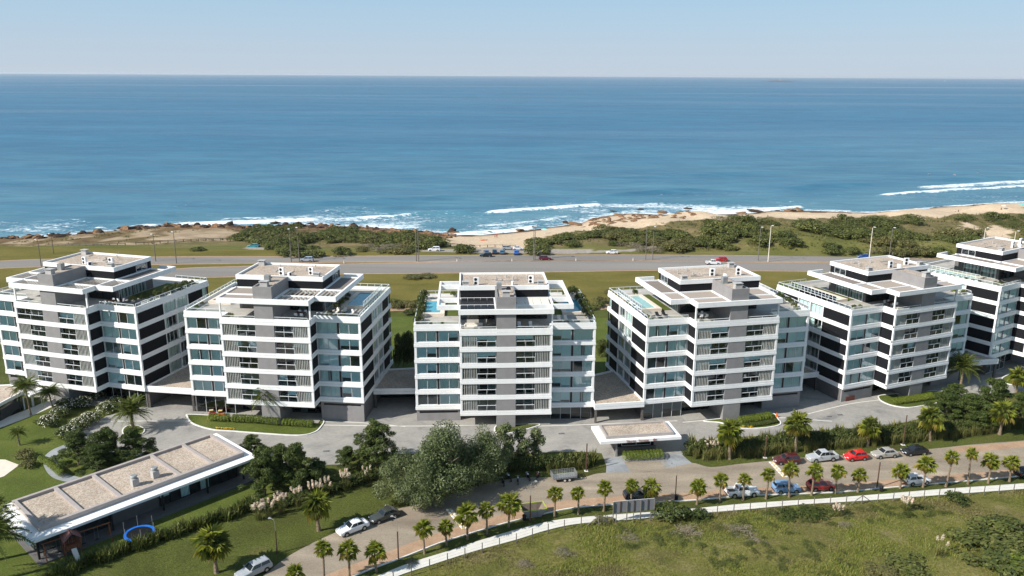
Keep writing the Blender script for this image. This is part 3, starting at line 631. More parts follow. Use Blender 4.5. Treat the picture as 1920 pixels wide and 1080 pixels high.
def ac_unit(parent, x, y, z, rot=0, tall=True):
    h = 1.45 if tall else .75
    o = put('air_conditioner', cm(('air_conditioner', h), lambda b: (b.box(-.48,-.19,.08,.48,.19,h), b.box(-.45,-.15,0,-.3,.15,.08), b.box(.3,-.15,0,.45,.15,.08)), M['white2']), parent, (x, y, z), rot)
    for k in range(2 if tall else 1):
        put('fan', cm('fan', lambda b: (b.cyl((0,.005,0),(0,-.02,0),.27,.27,14), b.cyl((0,-.02,0),(0,-.035,0),.08,.08,8)), M['black']), o, (-.1, -.19, .42+.66*k))
    return o
def chimney(parent, x, y, z, w=1.1, d=.8, h=.75, mat='greyl', rot=0):
    o = put('chimney', cm(('chimney', w, d, h, mat), lambda b: b.box(-w/2,-d/2,0,w/2,d/2,h), M[mat]), parent, (x, y, z), rot)
    put('cowl', cm(('cowl', w, d, h), lambda b: (b.box(-w/2-.12,-d/2-.12,h+.2,w/2+.12,d/2+.12,h+.3), b.box(-w/2+.05,-d/2+.05,h,-w/2+.15,d/2-.05,h+.2), b.box(w/2-.15,-d/2+.05,h,w/2-.05,d/2-.05,h+.2), b.box(-.05,-d/2+.05,h,.05,d/2-.05,h+.2)), M['greyl']), o)
    return o
def dish(parent, x, y, z, r=.42):
    o = put('satellite_dish', cm('satellite_dish', lambda b: (b.cyl((0,0,0),(0,0,.55),.03), b.cyl((0,-.05,.7),(0,-.12,.72),.1,r,14)), M['black']), parent, (x, y, z)); return o
def planter(parent, x, y, z, w=.5, d=.5, h=.6, mat='greyl'):
    return put('planter', cm(('planter', w, d, h, mat), lambda b: (b.loft([[(-w*.38,-d*.38,0),(w*.38,-d*.38,0),(w*.38,d*.38,0),(-w*.38,d*.38,0)],[(-w/2,-d/2,h),(w/2,-d/2,h),(w/2,d/2,h),(-w/2,d/2,h)]])), M[mat]), parent, (x, y, z))
BW = {}                                  # building placement for things that stand on it
def bpoint(i, x, y, z):
    bx, by, bz, a = BW[i]; return Vector((bx+x*cos(a)-y*sin(a), by+x*sin(a)+y*cos(a), bz+z))
def building(i, x, y, z, rot, label, side, opts):
    r = random.Random(100+i); a = R(rot); BW[i] = (x, y, z, a)
    E = empty('apartment_block', (x, y, z), a, label=label, cat='apartment building', group='white banded apartment blocks along the coast road')
    P = lambda name, key, fn, mat, loc=(0,0,0), rt=0, **k: put(name, cm(key, fn, M[mat]), E, loc, rt, **k)
    for k in range(5): P('floor_band', 'floor_band', band, 'white', (0, 0, 3.0+2.95*k))
    P('parapet_band', 'parapet_band', topband, 'white', (0, 0, 17.75))
    P('terrace_deck', 'terrace_deck', lambda b: b.prism(inset(.305), 0, .03), 'deck', (0, 0, 18.28))
    P('shaft', 'shaft', lambda b: (b.box(-1.66, .06, -1.5, 1.66, 7.7, 24.2), b.ring([(-1.66,.06),(1.66,.06),(1.66,7.6),(-1.66,7.6)], [(-1.4,.32),(1.4,.32),(1.4,7.55),(-1.4,7.55)], 24.2, 24.5)), 'grey')
    P('shaft_roof', 'shaft_roof', lambda b: b.box(-1.4, .32, 24.2, 1.4, 7.6, 24.26), 'gravel')
    P('inner_core', 'inner_core', lambda b: (b.box(-12.2, 7.2, -1, 12.2, 21.5, 17.8), b.box(-7.6, 5.2, 3.2, -1.7, 7.2, 17.8), b.box(1.7, 5.2, 3.2, 7.6, 7.2, 17.8)), 'inner')
    P('rear_wall', 'rear_wall', lambda b: b.box(-15.8, 23.3, -1, 15.8, 23.6, 17.8), 'dark')
    for s in (-1, 1):
        P('column', ('column', 1), lambda b: b.box(-.18, 0, 3.1, .18, .3, 17.8), 'white', (s*7.8, .08, 0))
        P('column', ('column', 2), lambda b: b.box(-.2, 0, 3.1, .2, .35, 17.8), 'white', (s*15.74, SB+.08, 0))
        P('party_wall', ('party_wall', s), lambda b: b.box(-.1, 3.3, 3.1, .1, 8, 17.8), 'white', (s*8.0, 0, 0))
    for k, fz in enumerate(FLOORZ):
        for s in (-1, 1):
            # return wall of the projecting centre
            P('dark_panel', ('dark_panel', 'return'), lambda b: b.box(-.06, .4, 0, .06, 3.2, OPEN), 'dark', (s*7.88, 0, fz))
            # wing front: two windows
            x0 = 8.22 if s > 0 else -15.52
            window(E, x0, SB+.28, fz, 3.45, OPEN, 2, 0, 'wing', r); P('mullion', ('mullion', 1), lambda b: b.box(0, 0, 0, .36, .12, OPEN), 'framed', (x0+3.47, SB+.26, fz))
            window(E, x0+3.85, SB+.28, fz, 3.45, OPEN, 2, 0, 'wing', r)
            # centre: glazed loggia, handrail and louvre screen
            x0 = 1.7 if s > 0 else -7.62
            window(E, x0, .55, fz, 5.9, OPEN, 4, 0, 'centre', r, 'glassd' if r.random() < .25 else 'glass')
            open_l = (i, k, s) in opts.get('open', ())
            xs = (x0+3.3 if s > 0 else x0)
            if not open_l: P('louvre_screen', 'louvre_screen', louvres, 'louvre', (xs, .2, fz))
            hx0, hx1 = (x0+.02, x0+3.3) if s > 0 else (x0+2.62, x0+5.9)
            if open_l: hx0, hx1 = x0, x0+5.9
            W_ = round(hx1-hx0, 2)
            hr = P('handrail', ('handrail', W_), lambda b: (b.box(0, 0, .93, W_, .07, 1.02), b.box(0, .01, 0, .05, .06, .93), b.box(W_-.05, .01, 0, W_, .06, .93), b.box(W_/2-.025, .01, 0, W_/2+.025, .06, .93)), 'rail', (hx0, .12, fz))
            put('glass_panel', cm(('guard_glass', W_), lambda b: b.quad((.06,.03,.03),(W_-.06,.03,.03),(W_-.06,.03,.9),(.06,.03,.9)), M['glassd']), hr)
        for s in (-1, 1):
            xo = s*15.86
            if s in side:
                P('dark_panel', ('dark_panel', 'side'), lambda b: b.box(-.08, 3.4, 0, .08, 10.1, OPEN), 'dark', (xo, 0, fz))
                P('dark_panel', ('dark_panel', 'sideb'), lambda b: b.box(-.08, 17.25, 0, .08, 21.6, OPEN), 'dark', (xo, 0, fz))
                rt = pi/2 if s > 0 else -pi/2
                for y0 in (10.3, 13.8):
                    P('column', ('column', 3), lambda b: b.box(-.1, 0, 0, .1, .18, OPEN), 'white', (xo, y0-.2 if y0 < 12 else y0-.12, fz))
                    window(E, s*15.72, y0 if s > 0 else y0+3.3, fz, 3.3, OPEN, 3, rt, 'side', r)
                P('column', ('column', 3), lambda b: b.box(-.1, 0, 0, .1, .18, OPEN), 'white', (xo, 17.07, fz))
                window(E, s*15.72, 21.7 if s > 0 else 23.2, fz, 1.5, OPEN, 1, rt, 'side', r)
            else:
                P('dark_panel', ('dark_panel', 'plain'), lambda b: b.box(-.08, 3.4, 0, .08, 23.3, OPEN), 'dark', (xo, 0, fz))
    # ---- roof storey
    P('penthouse_wall', 'penthouse_wall', lambda b: b.box(-PW+.25, PF+.3, TER, PW-.25, PB-.1, 21.56), 'greyd')
    for s in (-1, 1):
        x0 = 1.8 if s > 0 else -7.7
        window(E, x0, PF+.05, TER+.03, 5.9, 3.1, 4, 0, 'centre', r, 'glassd', 'framed')
        if s in side or i == 3:
            for y0 in (8.4, 12.2):
                window(E, s*(PW-.1), y0 if s > 0 else y0+3.3, TER+.03, 3.3, 3.1, 3, pi/2 if s > 0 else -pi/2, 'side', r, 'glass', 'frame')
        P('column', ('column', 4), lambda b: b.box(-.12, 0, TER, .12, .24, 21.56), 'white', (s*7.95, .5, 0))
    P('roof_slab', 'roof_slab', lambda b: b.prism([(-PW+.01,PF),(PW-.01,PF),(PW-.01,PB),(-PW+.01,PB)], 21.56, 22.3), 'white')
    P('upper_wall', 'upper_wall', lambda b: b.box(-PW+.15, PF+.12, 22.3, PW-.15, PB-.15, 23.76), 'dark')
    if side:
        for s in side: window(E, s*(PW-.06), (13.4 if s > 0 else 16.4), 22.45, 3.0, 1.2, 2, pi/2 if s > 0 else -pi/2, 'wing', r)
    ro = [(-PW,PF),(PW,PF),(PW,PB),(-PW,PB)]; ri = [(-PW+.28,PF+.28),(PW-.28,PF+.28),(PW-.28,PB-.28),(-PW+.28,PB-.28)]
    P('roof_parapet', 'roof_parapet', lambda b: (b.prism(ro, 23.76, 24.1), b.ring(ro, ri, 24.1, 24.56)), 'white')
    P('roof_gravel', 'roof_gravel', lambda b: b.prism(ri, 24.1, 24.22), 'gravel')
    wl_, wr_ = opts.get('wings', (True, True))
    pg = put('pergola', cm(('pergola', wl_, wr_), lambda b: pergola_beams(b, wl_, wr_), M['white']), E, (0, 0, 21.56))
    st_, w_, mt = opts['slat']
    for s in (-1, 1):
        bay = opts['bays'][0 if s < 0 else 1]
        X0, X1 = (1.95, 7.8) if s > 0 else (-7.8, -1.95)
        if bay == 'slats': slats(pg, X0, X1, .1, 2.7, st_, w_, mt); slats(pg, X0, X1 if s > 0 else X1, 3.02, 7.3, st_, w_, mt)
        elif bay == 'solar':
            for yy, L in ((.25, 2.3), (3.2, 3.9)):
                for q in range(5): put('solar_panel', cm(('solar_panel', L), lambda b: b.add([(0,0,0),(1.1,0,0),(1.1,L,.35),(0,L,.35),(0,0,.08),(1.1,0,.08),(1.1,L,.43),(0,L,.43)], [(0,3,2,1),(4,5,6,7),(0,1,5,4),(1,2,6,5),(2,3,7,6),(3,0,4,7)]), M['solar']), pg, (X0+.1+q*1.15, yy, .5))
        elif bay == 'shade':
            for q in range(4): put('shade_cloth', cm(('shade_cloth', 1), lambda b: b.box(0, 0, 0, 1.38, 4.0, .04), M['cloth']), pg, (X0+.12+q*1.44, 3.15, .7+.02*(q % 2)))
        elif bay == 'deck': slats(pg, X0, X1, .1, 2.7, .3, .26, mt); slats(pg, X0, X1, 3.02, 7.3, .3, .26, mt)
        if (wl_ if s < 0 else wr_) and not opts.get('openwing'):
            X0, X1 = (8.4, 11.5) if s > 0 else (-11.5, -8.4)
            slats(pg, X0, X1, 3.1, 7.3, st_, w_, mt)
            if s in side or s == opts.get('backslat'): slats(pg, X0, X1, 7.65, 16.6, .34 if i in (1, 2) else st_, .3 if i in (1, 2) else w_, 'slatd')
    # ---- roof plant
    chimney(E, 0, 1.3, 24.25, 1.3, .9, .75)
    chimney(E, -6.9, 16.8 if i < 3 else 8.6, 24.2, 1.1, .8, .7); chimney(E, 6.6, 8.6 if i != 4 else 16.6, 24.2, 1.1, .8, .7)
    ac_unit(E, -.2 if i != 3 else -5, 9.6 if i != 4 else 10.8, 24.22, r.uniform(-.2, .2)); ac_unit(E, 5.0, 10.5, 24.22, r.uniform(-.3, .2)); ac_unit(E, 1.5, 9.0, 24.22, 1.4, False)
    if i in (1, 2, 3): put('roof_tank', cm('roof_tank', lambda b: b.box(-.45, -.45, 0, .45, .45, 1.2), M['galv']), E, (-.8 if i != 3 else -1.0, 4.6 if i != 3 else 6.2, 24.26))
    if i in (1, 3): dish(E, .55 if i == 3 else -1.2, 3.9 if i == 3 else 5.6, 24.26)
    if i == 4: put('roof_tank', cm('roof_tank', lambda b: b.box(-.45, -.45, 0, .45, .45, 1.2), M['galv']), E, (-.6, 5.2, 24.26))
    for q in range(3):
        yy = r.uniform(10.5, 16); xx = r.uniform(-6, 2)
        P('roof_pipe', ('roof_pipe', q), lambda b: b.tube([(0,0,.08),(1.2+q,0,.08),(1.2+q,1.1,.08),(1.2+q,1.1,.4)], .05, 6), 'galv', (xx, yy, 24.2))
        P('roof_vent', 'roof_vent', lambda b: (b.cyl((0,0,0),(0,0,.5),.1,.1,8), b.cyl((0,0,.55),(0,0,.65),.2,.1,8)), 'greyl', (r.uniform(-6.5,6.5), r.uniform(11,16.5), 24.2))
    P('aerial', 'aerial', lambda b: (b.cyl((0,0,0),(0,0,1.9),.025,.02,5), [b.box(-.4+.1*q,-.012,1.2+.2*q,.4-.1*q,.012,1.22+.2*q) for q in range(3)]), 'galv', (r.uniform(2,6), 14.5, 24.2))
    # ---- wing terraces
    railing(E, [(-15.6, SB+.2, 18.9), (-8.2, SB+.2, 18.9)], .5, post=3.6); railing(E, [(8.2, SB+.2, 18.9), (15.6, SB+.2, 18.9)], .5, post=3.6)
    railing(E, [(-7.6, .2, 18.9), (-1.7, .2, 18.9)], .35, post=3); railing(E, [(1.7, .2, 18.9), (7.6, .2, 18.9)], .35, post=3)
    for s in (-1, 1):
        railing(E, [(s*15.8, 3.4, 18.9), (s*15.8, 23.5, 18.9), (s*8.5, 23.5, 18.9)], .6, post=1.6)
        kind = opts['terr'][0 if s < 0 else 1]
        if 'pool' in kind:
            px0, px1, py0, py1 = (11.2, 14.2, 10.5, 19.0) if i not in (3,) else (11.6, 14.6, 10.6, 18.6)
            xs = sorted((s*px0, s*px1)); x0, x1 = xs
            po = [(x0-.8,py0-.8),(x1+.5,py0-.8),(x1+.5,py1+.8),(x0-.8,py1+.8)] if s > 0 else [(x0-.5,py0-.8),(x1+.8,py0-.8),(x1+.8,py1+.8),(x0-.5,py1+.8)]
            b = MB(); b.ring(po, [(x0,py0),(x1,py0),(x1,py1),(x0,py1)], TER+.005, TER+.55); pl_ = part('pool', b, M['stonedeck'], E)
            b = MB(); b.box(x0, py0, TER+.32, x1, py1, TER+.42); part('pool_water', b, M['poolw2' if i in (4, 5, 6) else 'poolw'], pl_)
        if 'screen' in kind:
            railing(E, [(s*15.1, 8.0, TER+.02), (s*15.1, 20.5, TER+.02)], 1.9, 'pool_screen', post=.95, rw=.03)
        if 'grass' in kind:
            b = MB(); xs = sorted((s*8.3, s*11.4)); b.box(xs[0], 10, TER+.02, xs[1], 21, TER+.1); part('roof_lawn', b, M['lawnb'], E)
        if 'pots' in kind:
            for q in range(9): planter(E, s*15.35, 8.5+q*1.3, TER+.03, .5, .5, .75, 'white')
        if 'boxes' in kind:
            for q in range(4): planter(E, s*15.2, 6.5+q*3.4, TER+.03, .7, 1.7, .7, 'greyl')
    # ---- ground storey
    for s in (-1, 1):
        g = opts['ground'][0 if s < 0 else 1]
        xs = sorted((s*8.0, s*15.8))
        P('base_wall', ('base_wall', 'side', s), lambda b: b.box(-.12, 3.6, -1.5, .12, 23.4, 3.05), 'greyd', (s*15.6, 0, 0))
        if g == 'grey':
            P('base_wall', ('base_wall', 'front', s), lambda b: (b.box(xs[0], 3.3, -1.5, xs[1], 3.6, 2.2), b.box(xs[0], 3.3, 2.6, xs[1], 3.6, 3.05), b.box(xs[0], 3.3, 2.2, xs[0]+.5, 3.6, 2.6), b.box(xs[1]-.5, 3.3, 2.2, xs[1], 3.6, 2.6)), 'grey')
            P('vent_slot', ('vent_slot', s), lambda b: (b.box(xs[0]+.5, 3.45, 2.2, xs[1]-.5, 3.6, 2.6), [b.box(xs[0]+.5+q*1.7, 3.36, 2.2, xs[0]+.58+q*1.7, 3.45, 2.6) for q in range(1, 4)]), 'framed')
        else:
            window(E, xs[0]+.2, 3.6, -.5, 7.4, 3.5, 4, 0, 'centre', r, 'glassd', 'frame')
            P('base_wall', ('base_wall', 'room', s), lambda b: b.box(xs[0]+.2, 8.5, -1.2, xs[1]-.2, 8.7, 3.0), 'inner')
    P('base_wall', ('base_wall', 'centre'), lambda b: (b.box(-8, 6.4, -1.5, -1.7, 6.7, 3.05), b.box(1.7, 6.4, -1.5, 8, 6.7, 3.05)), 'dark')  # centre recess wall in charcoal: deep shade under the block put into its colour
    window(E, -7.6, 5.4, -.4, 5.8, 3.3, 4, 0, 'none', r, 'glassd', 'framed')
    window(E, 1.8, 5.4, -.4, 5.8, 3.3, 4, 0, 'none', r, 'glassd', 'framed')
    P('entrance_floor', ('entrance_floor'), lambda b: b.box(-8, 1.2, -1.2, 8, 7, .03), 'paving', (0, 0, gz(x)-z+.12))
    return E
M['paving_'] = M['paving']
BLD = [
 (1, -83.061, 139.307, 1.1, -15.978, 'white banded apartment block at the far left edge of the photo', (1,), dict(slat=(.6,.2,'slat'), bays=('slats','slats'), terr=('pots','boxes,grass'), ground=('grey','glass'), open=((1,4,-1),))),
 (2, -42.274, 131.827, .97, -6.05, 'white banded apartment block with queen palm before its entrance, second from the left', (1,), dict(slat=(.75,.36,'slat'), bays=('deck','slats'), wings=(False,True), terr=('pool2','pool,screen'), ground=('glass','grey'))),
 (3, -.938, 131.874, -.6, 3.251, 'white banded apartment block seen head-on behind the big grey-green tree', (), dict(slat=(.75,.4,'slat'), bays=('solar','shade'), openwing=True, terr=('pool,grass','pool,grass'), ground=('grey','glass'))),
 (4, 40.035, 136.501, -.13, 12.828, 'white banded apartment block with a person on its balcony, behind the red hatchback', (-1,), dict(slat=(.36,.3,'slat'), bays=('slats','deck'), wings=(True,False), terr=('pool,screen,pots,grass','none'), ground=('glass','grey'))),
 (5, 79.585, 148.814, -.9, 22.671, 'white banded apartment block with a rust red panel at its foot, second from the right', (-1,), dict(slat=(.36,.3,'slat'), bays=('slats','deck'), wings=(True,False), terr=('pool,screen,pots,grass','none'), ground=('grey','grey'))),
 (6, 116.038, 167.481, -.34, 32.522, 'white banded apartment block cut off by the right edge of the photo', (-1,), dict(slat=(.36,.3,'slat'), bays=('slats','slats'), terr=('pool,screen,pots,grass','none'), ground=('glass','grey'))),
]
BE = {}
for t in BLD: BE[t[0]] = building(*t[:5], t[5], t[6], t[7])
put('rust_panel', cm('rust_panel', lambda b: (b.box(-1.1, 0, 0, 1.1, .08, 1.1), b.box(-1.1, -.02, .5, 1.1, 0, .56)), M['rust']), BE[5], (-13.6, 3.15, .1))
# flat gravel canopies linking the blocks
LINKS = [(1, 2, 3.3, 17, 3.3, 17, 'canopy between the far left block and the block with the queen palm'), (2, 3, 9.3, 20, 8.8, 20, 'shaded canopy between the queen palm block and the head-on block'), (3, 4, 1.2, 15, 2.6, 19, 'canopy right of the head-on block, behind the entrance lodge'), (4, 5, 9.5, 20, 9.5, 20, 'shaded canopy beside the block with the rust red panel'), (5, 6, 3.4, 19, 1.2, 19, 'canopy at the left foot of the block cut off by the right edge')]
for a, c, ya, yb, yc, yd, lb in LINKS:
    q = [bpoint(a, 15.9, ya, 0), bpoint(c, -15.9, yc, 0), bpoint(c, -15.9, yd, 0), bpoint(a, 15.9, yb, 0)]
    zt = (BW[a][2]+BW[c][2])/2+4.0
    o = q[0]; L = [(p.x-o.x, p.y-o.y) for p in q]
    cx_ = sum(p[0] for p in L)/4; cy_ = sum(p[1] for p in L)/4
    I = [(cx_+(p[0]-cx_)*.965, cy_+(p[1]-cy_)*.965) for p in L]
    E = empty('link_canopy', (o.x, o.y, zt), 0, label='flat '+lb, cat='canopy', group='flat canopies linking the blocks')
    b = MB(); b.prism(L, -1.1, -.6); b.prism(I, -.6, -.55); b.ring(L, I, -.55, 0); part('canopy_slab', b, M['white'], E)
    b = MB(); b.prism(I, -.55, -.3); part('gravel_bed', b, M['gravel'], E)
    g0 = gz(o.x)-zt-1
    b = MB()
    for t in (.03, .97):
        px_ = L[0][0]+(L[1][0]-L[0][0])*t; py_ = L[0][1]+(L[1][1]-L[0][1])*t+.5; b.box(px_-.2, py_-.2, g0, px_+.2, py_+.2, -1.1)
    part('support', b, M['stone'], E)
    mid = [((L[0][0]*.5+L[3][0]*.5), (L[0][1]*.5+L[3][1]*.5)), ((L[1][0]*.5+L[2][0]*.5), (L[1][1]*.5+L[2][1]*.5))]
    b = MB(); b.prism([mid[0], mid[1], (mid[1][0], mid[1][1]+.3), (mid[0][0], mid[0][1]+.3)], g0, -1.1); part('back_wall', b, M['dark'], E)  # near black stands in for the deep shade under the canopy
# ================================================================== PLANTS
M.update(
  fan = leaf_mat('fan_palm_leaf', [(.11,.165,.022),(.22,.265,.03),(.34,.35,.055)], .35),
  fany = leaf_mat('yellowing_palm_leaf', [(.26,.27,.035),(.4,.36,.06),(.3,.22,.08)], .3),
  fand = leaf_mat('dark_palm_leaf', [(.06,.09,.018),(.11,.145,.03),(.2,.21,.05)], .25),
  broad = leaf_mat('grey_green_leaf', [(.042,.062,.02),(.09,.118,.04),(.14,.17,.065),(.2,.225,.11)], .2, .45),
  pine = leaf_mat('pine_needle', [(.03,.05,.011),(.062,.092,.019),(.115,.145,.033)], .2),
  shrub = leaf_mat('shrub_leaf', [(.035,.052,.012),(.062,.085,.018),(.11,.125,.03)], .2),
  scrub = leaf_mat('coastal_scrub_leaf', [(.05,.066,.017),(.1,.118,.027),(.17,.17,.05)], .18),
  scrubo = leaf_mat('olive_scrub_leaf', [(.08,.085,.026),(.125,.125,.04),(.19,.165,.06)], .18),
  dead = leaf_mat('bare_grey_twig', [(.13,.11,.07),(.21,.18,.12),(.3,.26,.18)], .05),
  bright = leaf_mat('bright_hedge_leaf', [(.07,.11,.014),(.13,.175,.022),(.21,.24,.035)], .25),
  flaxm = leaf_mat('flax_blade', [(.03,.05,.012),(.08,.105,.022),(.2,.21,.05)], .2),
  grassm = leaf_mat('tall_grass_blade', [(.07,.09,.022),(.14,.15,.04),(.27,.24,.09)], .25),
  tuft = leaf_mat('field_grass_blade', [(.11,.155,.024),(.165,.215,.032),(.22,.245,.045),(.3,.275,.09),(.15,.19,.03)], .3),
  dry = leaf_mat('dry_grass_blade', [(.13,.13,.03),(.2,.175,.06),(.28,.235,.11),(.34,.28,.16)], .3),
  deadf = leaf_mat('dead_palm_leaf', [(.16,.1,.05),(.26,.18,.09),(.2,.14,.06)], .15),
  plume = leaf_mat('pampas_plume', [(.62,.48,.38),(.72,.6,.48),(.8,.72,.6)], .3),
  flower = leaf_mat('white_flower', [(.75,.72,.6),(.85,.83,.75)], .2),
  yflower = leaf_mat('yellow_flower', [(.7,.4,.02),(.8,.5,.03)], .2),
  bark = plain('bark', (.13,.1,.075), .9, var=.35, scale=4, bmp=.6, bscale=9, stretch=(3,3,.5)),
  palmbark = plain('palm_trunk', (.2,.15,.1), .9, var=.45, scale=5, bmp=.9, bscale=12, stretch=(1,1,3)),
)
def leafV(C, Nrm, L, W, rs, bend=0):     # one quad per leaf, centre C, facing about Nrm
    n = len(C); t = rs.normal(size=(n, 3)); t -= Nrm*(t*Nrm).sum(1)[:, None]; t /= np.linalg.norm(t, axis=1)[:, None]+1e-9
    b = np.cross(Nrm, t); l = (L*(.7+.6*rs.rand(n)))[:, None]/2; w = (W*(.7+.6*rs.rand(n)))[:, None]/2
    V = np.stack([C-t*l, C-b*w+t*l*.1, C+t*l, C+b*w+t*l*.1], 1).reshape(-1, 3)
    return V, np.arange(4*n).reshape(n, 4)
def cloud(clumps, n, L, W, seed, up=.35, shell=.55, rough=.55):
    rs = np.random.RandomState(seed); c = np.array(clumps, float)
    a = c[:, 3]*c[:, 4]+c[:, 3]*c[:, 5]; k = rs.choice(len(c), n, p=a/a.sum())
    d = rs.normal(size=(n, 3)); d[:, 2] += up*.8; d /= np.linalg.norm(d, axis=1)[:, None]
    r = (shell+(1-shell)*rs.rand(n)**.5)[:, None]; P = c[k, :3]+d*r*c[k, 3:6]
    N = d+rs.normal(size=(n, 3))*rough; N[:, 2] += up; N /= np.linalg.norm(N, axis=1)[:, None]
    return leafV(P, N, np.full(n, L), np.full(n, W), rs)
def foliage_mesh(name, clumps, n, L, W, mat, seed, **k): V, F = cloud(clumps, n, L, W, seed, **k); return np_mesh(name, V, F, M[mat])
def rclumps(n, fn, seed): rr = random.Random(seed); return [fn(rr, i) for i in range(n)]
def depth_of(p): return p.y*cos(PITCH)+(CAM_H-p.z)*sin(PITCH)
def px2m(p, n): return n*depth_of(p)/FPX

# ---- palms: every frond is an object sharing a few meshes
def fan_frond(mat, seed, droop):
    rs = random.Random(seed)
    def fn(b):
        b.add([(0,-.03,0),(.5,-.015,.03),(.5,.015,.03),(0,.03,0)], [(0,1,2,3)])
        for k in range(11):
            a = -1.5+3.0*k/10; L = .66*(1-.3*abs(a)/1.5)*rs.uniform(.8,1.15); w = .05
            c = (.5, 0, .03); mx, my = .5+cos(a)*L*.55, sin(a)*L*.55; ex, ey = .5+cos(a)*L, sin(a)*L
            z1 = .05+.1*abs(sin(a)); z2 = -droop*rs.uniform(.6,1.3)
            b.add([c, (mx+sin(a)*w, my-cos(a)*w, z1), (ex, ey, z2), (mx-sin(a)*w, my+cos(a)*w, z1)], [(0,1,2),(0,2,3)])
    return cm(('frond', mat, seed), fn, M[mat])
FAN = [fan_frond('fan', 1, .12), fan_frond('fan', 2, .2)]; FANY = [fan_frond('fany', 3, .3), fan_frond('fan', 4, .3)]
FAND = [fan_frond('fand', 5, .15), fan_frond('fand', 6, .3)]
DEADF = fan_frond('deadf', 7, .35)
def pinnate(mat, seed, arch, L=1.0, lw=.24, n=24):
    rs = random.Random(seed)
    def fn(b):
        P = [Vector((L*t, 0, .28*L*sin(t*pi*.55)-arch*L*t*t)) for t in [i/n for i in range(n+1)]]
        for i in range(n):
            b.add([P[i]+Vector((0,-.012*L,0)), P[i+1]+Vector((0,-.008*L,0)), P[i+1]+Vector((0,.008*L,0)), P[i]+Vector((0,.012*L,0))], [(0,1,2,3)])
            if i < 2: continue
            t = i/n; ll = lw*L*(sin(min(1, t*1.15)*pi)*.75+.35)
            for s in (-1, 1):
                d = Vector((.5, s*.85, rs.uniform(-.1,.28)-.25*arch)).normalized()*ll; q = Vector((.042*L, 0, 0))
                b.add([P[i]-q*.5, P[i]+d*.55-q*.6, P[i]+d-Vector((0,0,.25*ll*(.3+arch))), P[i]+d*.55+q*.6], [(0,1,2,3)])
    return cm(('pinnate', mat, seed, arch), fn, M[mat])
DATE = [pinnate('fand', 1, .55), pinnate('fand', 2, .75)]; QUEEN = [pinnate('fand', 3, 1.0, lw=.36), pinnate('fand', 4, 1.25, lw=.36)]
def trunk_mesh(h, r0, r1, seed, mat='palmbark'):
    rs = random.Random(seed); n = 9; k = max(5, int(h*2.2)); b = MB(); secs = []
    lx, ly = rs.uniform(-.04,.04), rs.uniform(-.04,.04)
    for i in range(k+1):
        t = i/k
        for e, rr in ((0, 1.0), (.6/k, .86)):
            if i == k and e: continue
            z = h*(t+e); r = (r0+(r1-r0)*(t+e))*rr*rs.uniform(.95,1.06)*(1.25-.25*min(1, t*5))
            secs.append([(r*cos(2*pi*q/n+i*.3)+lx*z, r*sin(2*pi*q/n+i*.3)+ly*z, z) for q in range(n)])
    b.loft(secs); return b.mesh('trunk', M[mat])
TR = {}
def palm(name, base, h, spread, kind, label, seed, group=None, r0=.2, nf=26, cat='palm tree'):
    rs = random.Random(seed); E = empty(name, base, rs.uniform(0, 6.28), label=label, cat=cat, group=group); E.rotation_euler[0] = rs.gauss(0, .035); E.rotation_euler[1] = rs.gauss(0, .035)
    key = (round(h*2)/2, r0, seed % 3)
    if key not in TR: TR[key] = trunk_mesh(key[0], r0, r0*.75, seed)
    put('trunk', TR[key], E, (0, 0, -.1), 0, (1, 1, (h+.1)/key[0]))
    for i in range(nf):
        t = (i+.5)/nf; az = i*2.39996+rs.uniform(-.2,.2)
        if kind == 'fan': el = R(84-122*t**.95+rs.uniform(-9,9)); me = rs.choice(FANY if t > .62 else FAN); sc = spread*rs.uniform(.82,1.12)
        elif kind == 'fand': el = R(84-130*t**.95+rs.uniform(-9,9)); me = rs.choice(FANY if t > .72 else FAND+FAN); sc = spread*rs.uniform(.8,1.12)
        elif kind == 'date': el = R(78-85*t); me = DATE[0 if t < .6 else 1]; sc = spread*rs.uniform(.85,1.05)
        else: el = R(72-80*t); me = QUEEN[i % 2]; sc = spread*rs.uniform(.85,1.05)
        o = put('frond', me, E, (0, 0, h-.05+.12*(1-t)), (rs.uniform(-.35,.35), -el, az), sc)
    if kind in ('fan', 'fand'):
        for i in range(rs.randint(1, 4)): put('dead_frond', DEADF, E, (0, 0, h-.15), (rs.uniform(-.3,.3), R(rs.uniform(48, 72)), rs.uniform(0, 6.28)), spread*rs.uniform(.7,.95))
    return E
ROW = [(556,1125,1075),(608,1093,1033),(655,1085,1036),(705.7,1071.8,1031),(796,1038,989),(837.6,1022,986),(876.6,1011.6,966),(913,1001,951),(953.6,987.7,948),(1039.4,970,928),(1084,964.4,930),(1132,958.8,919),(1183,950,908),(1221,947,914),(1306.7,946,912),(1349,941.5,904),(1393.3,938,901),(1436,935.5,886),(1479.6,932,884),(1521.5,929,881),(1566,925,884),(1608,922.6,895),(1687.4,916,883),(1730.4,914,874),(1773.3,912.6,862),(1814.8,907.8,858),(1852.6,906,867),(1892.6,903.3,865),(1938,899,862),(1984,895,858)]
for i, (x, y, yc) in enumerate(ROW):
    b_ = G(x, y); h = max(1.1, height_at(b_, yc, x)*rng.uniform(.88,1.14)); sp = 1.3*(.82 if i == 21 else 1)*rng.uniform(.76,1.2)*(1.12 if i < 9 else 1)
    palm('fan_palm', b_, h, sp, 'fan', 'small fan palm, '+ORD[i]+' from the left in the row along the street kerb', 300+i, 'young fan palms along the street kerb', .17, 22)
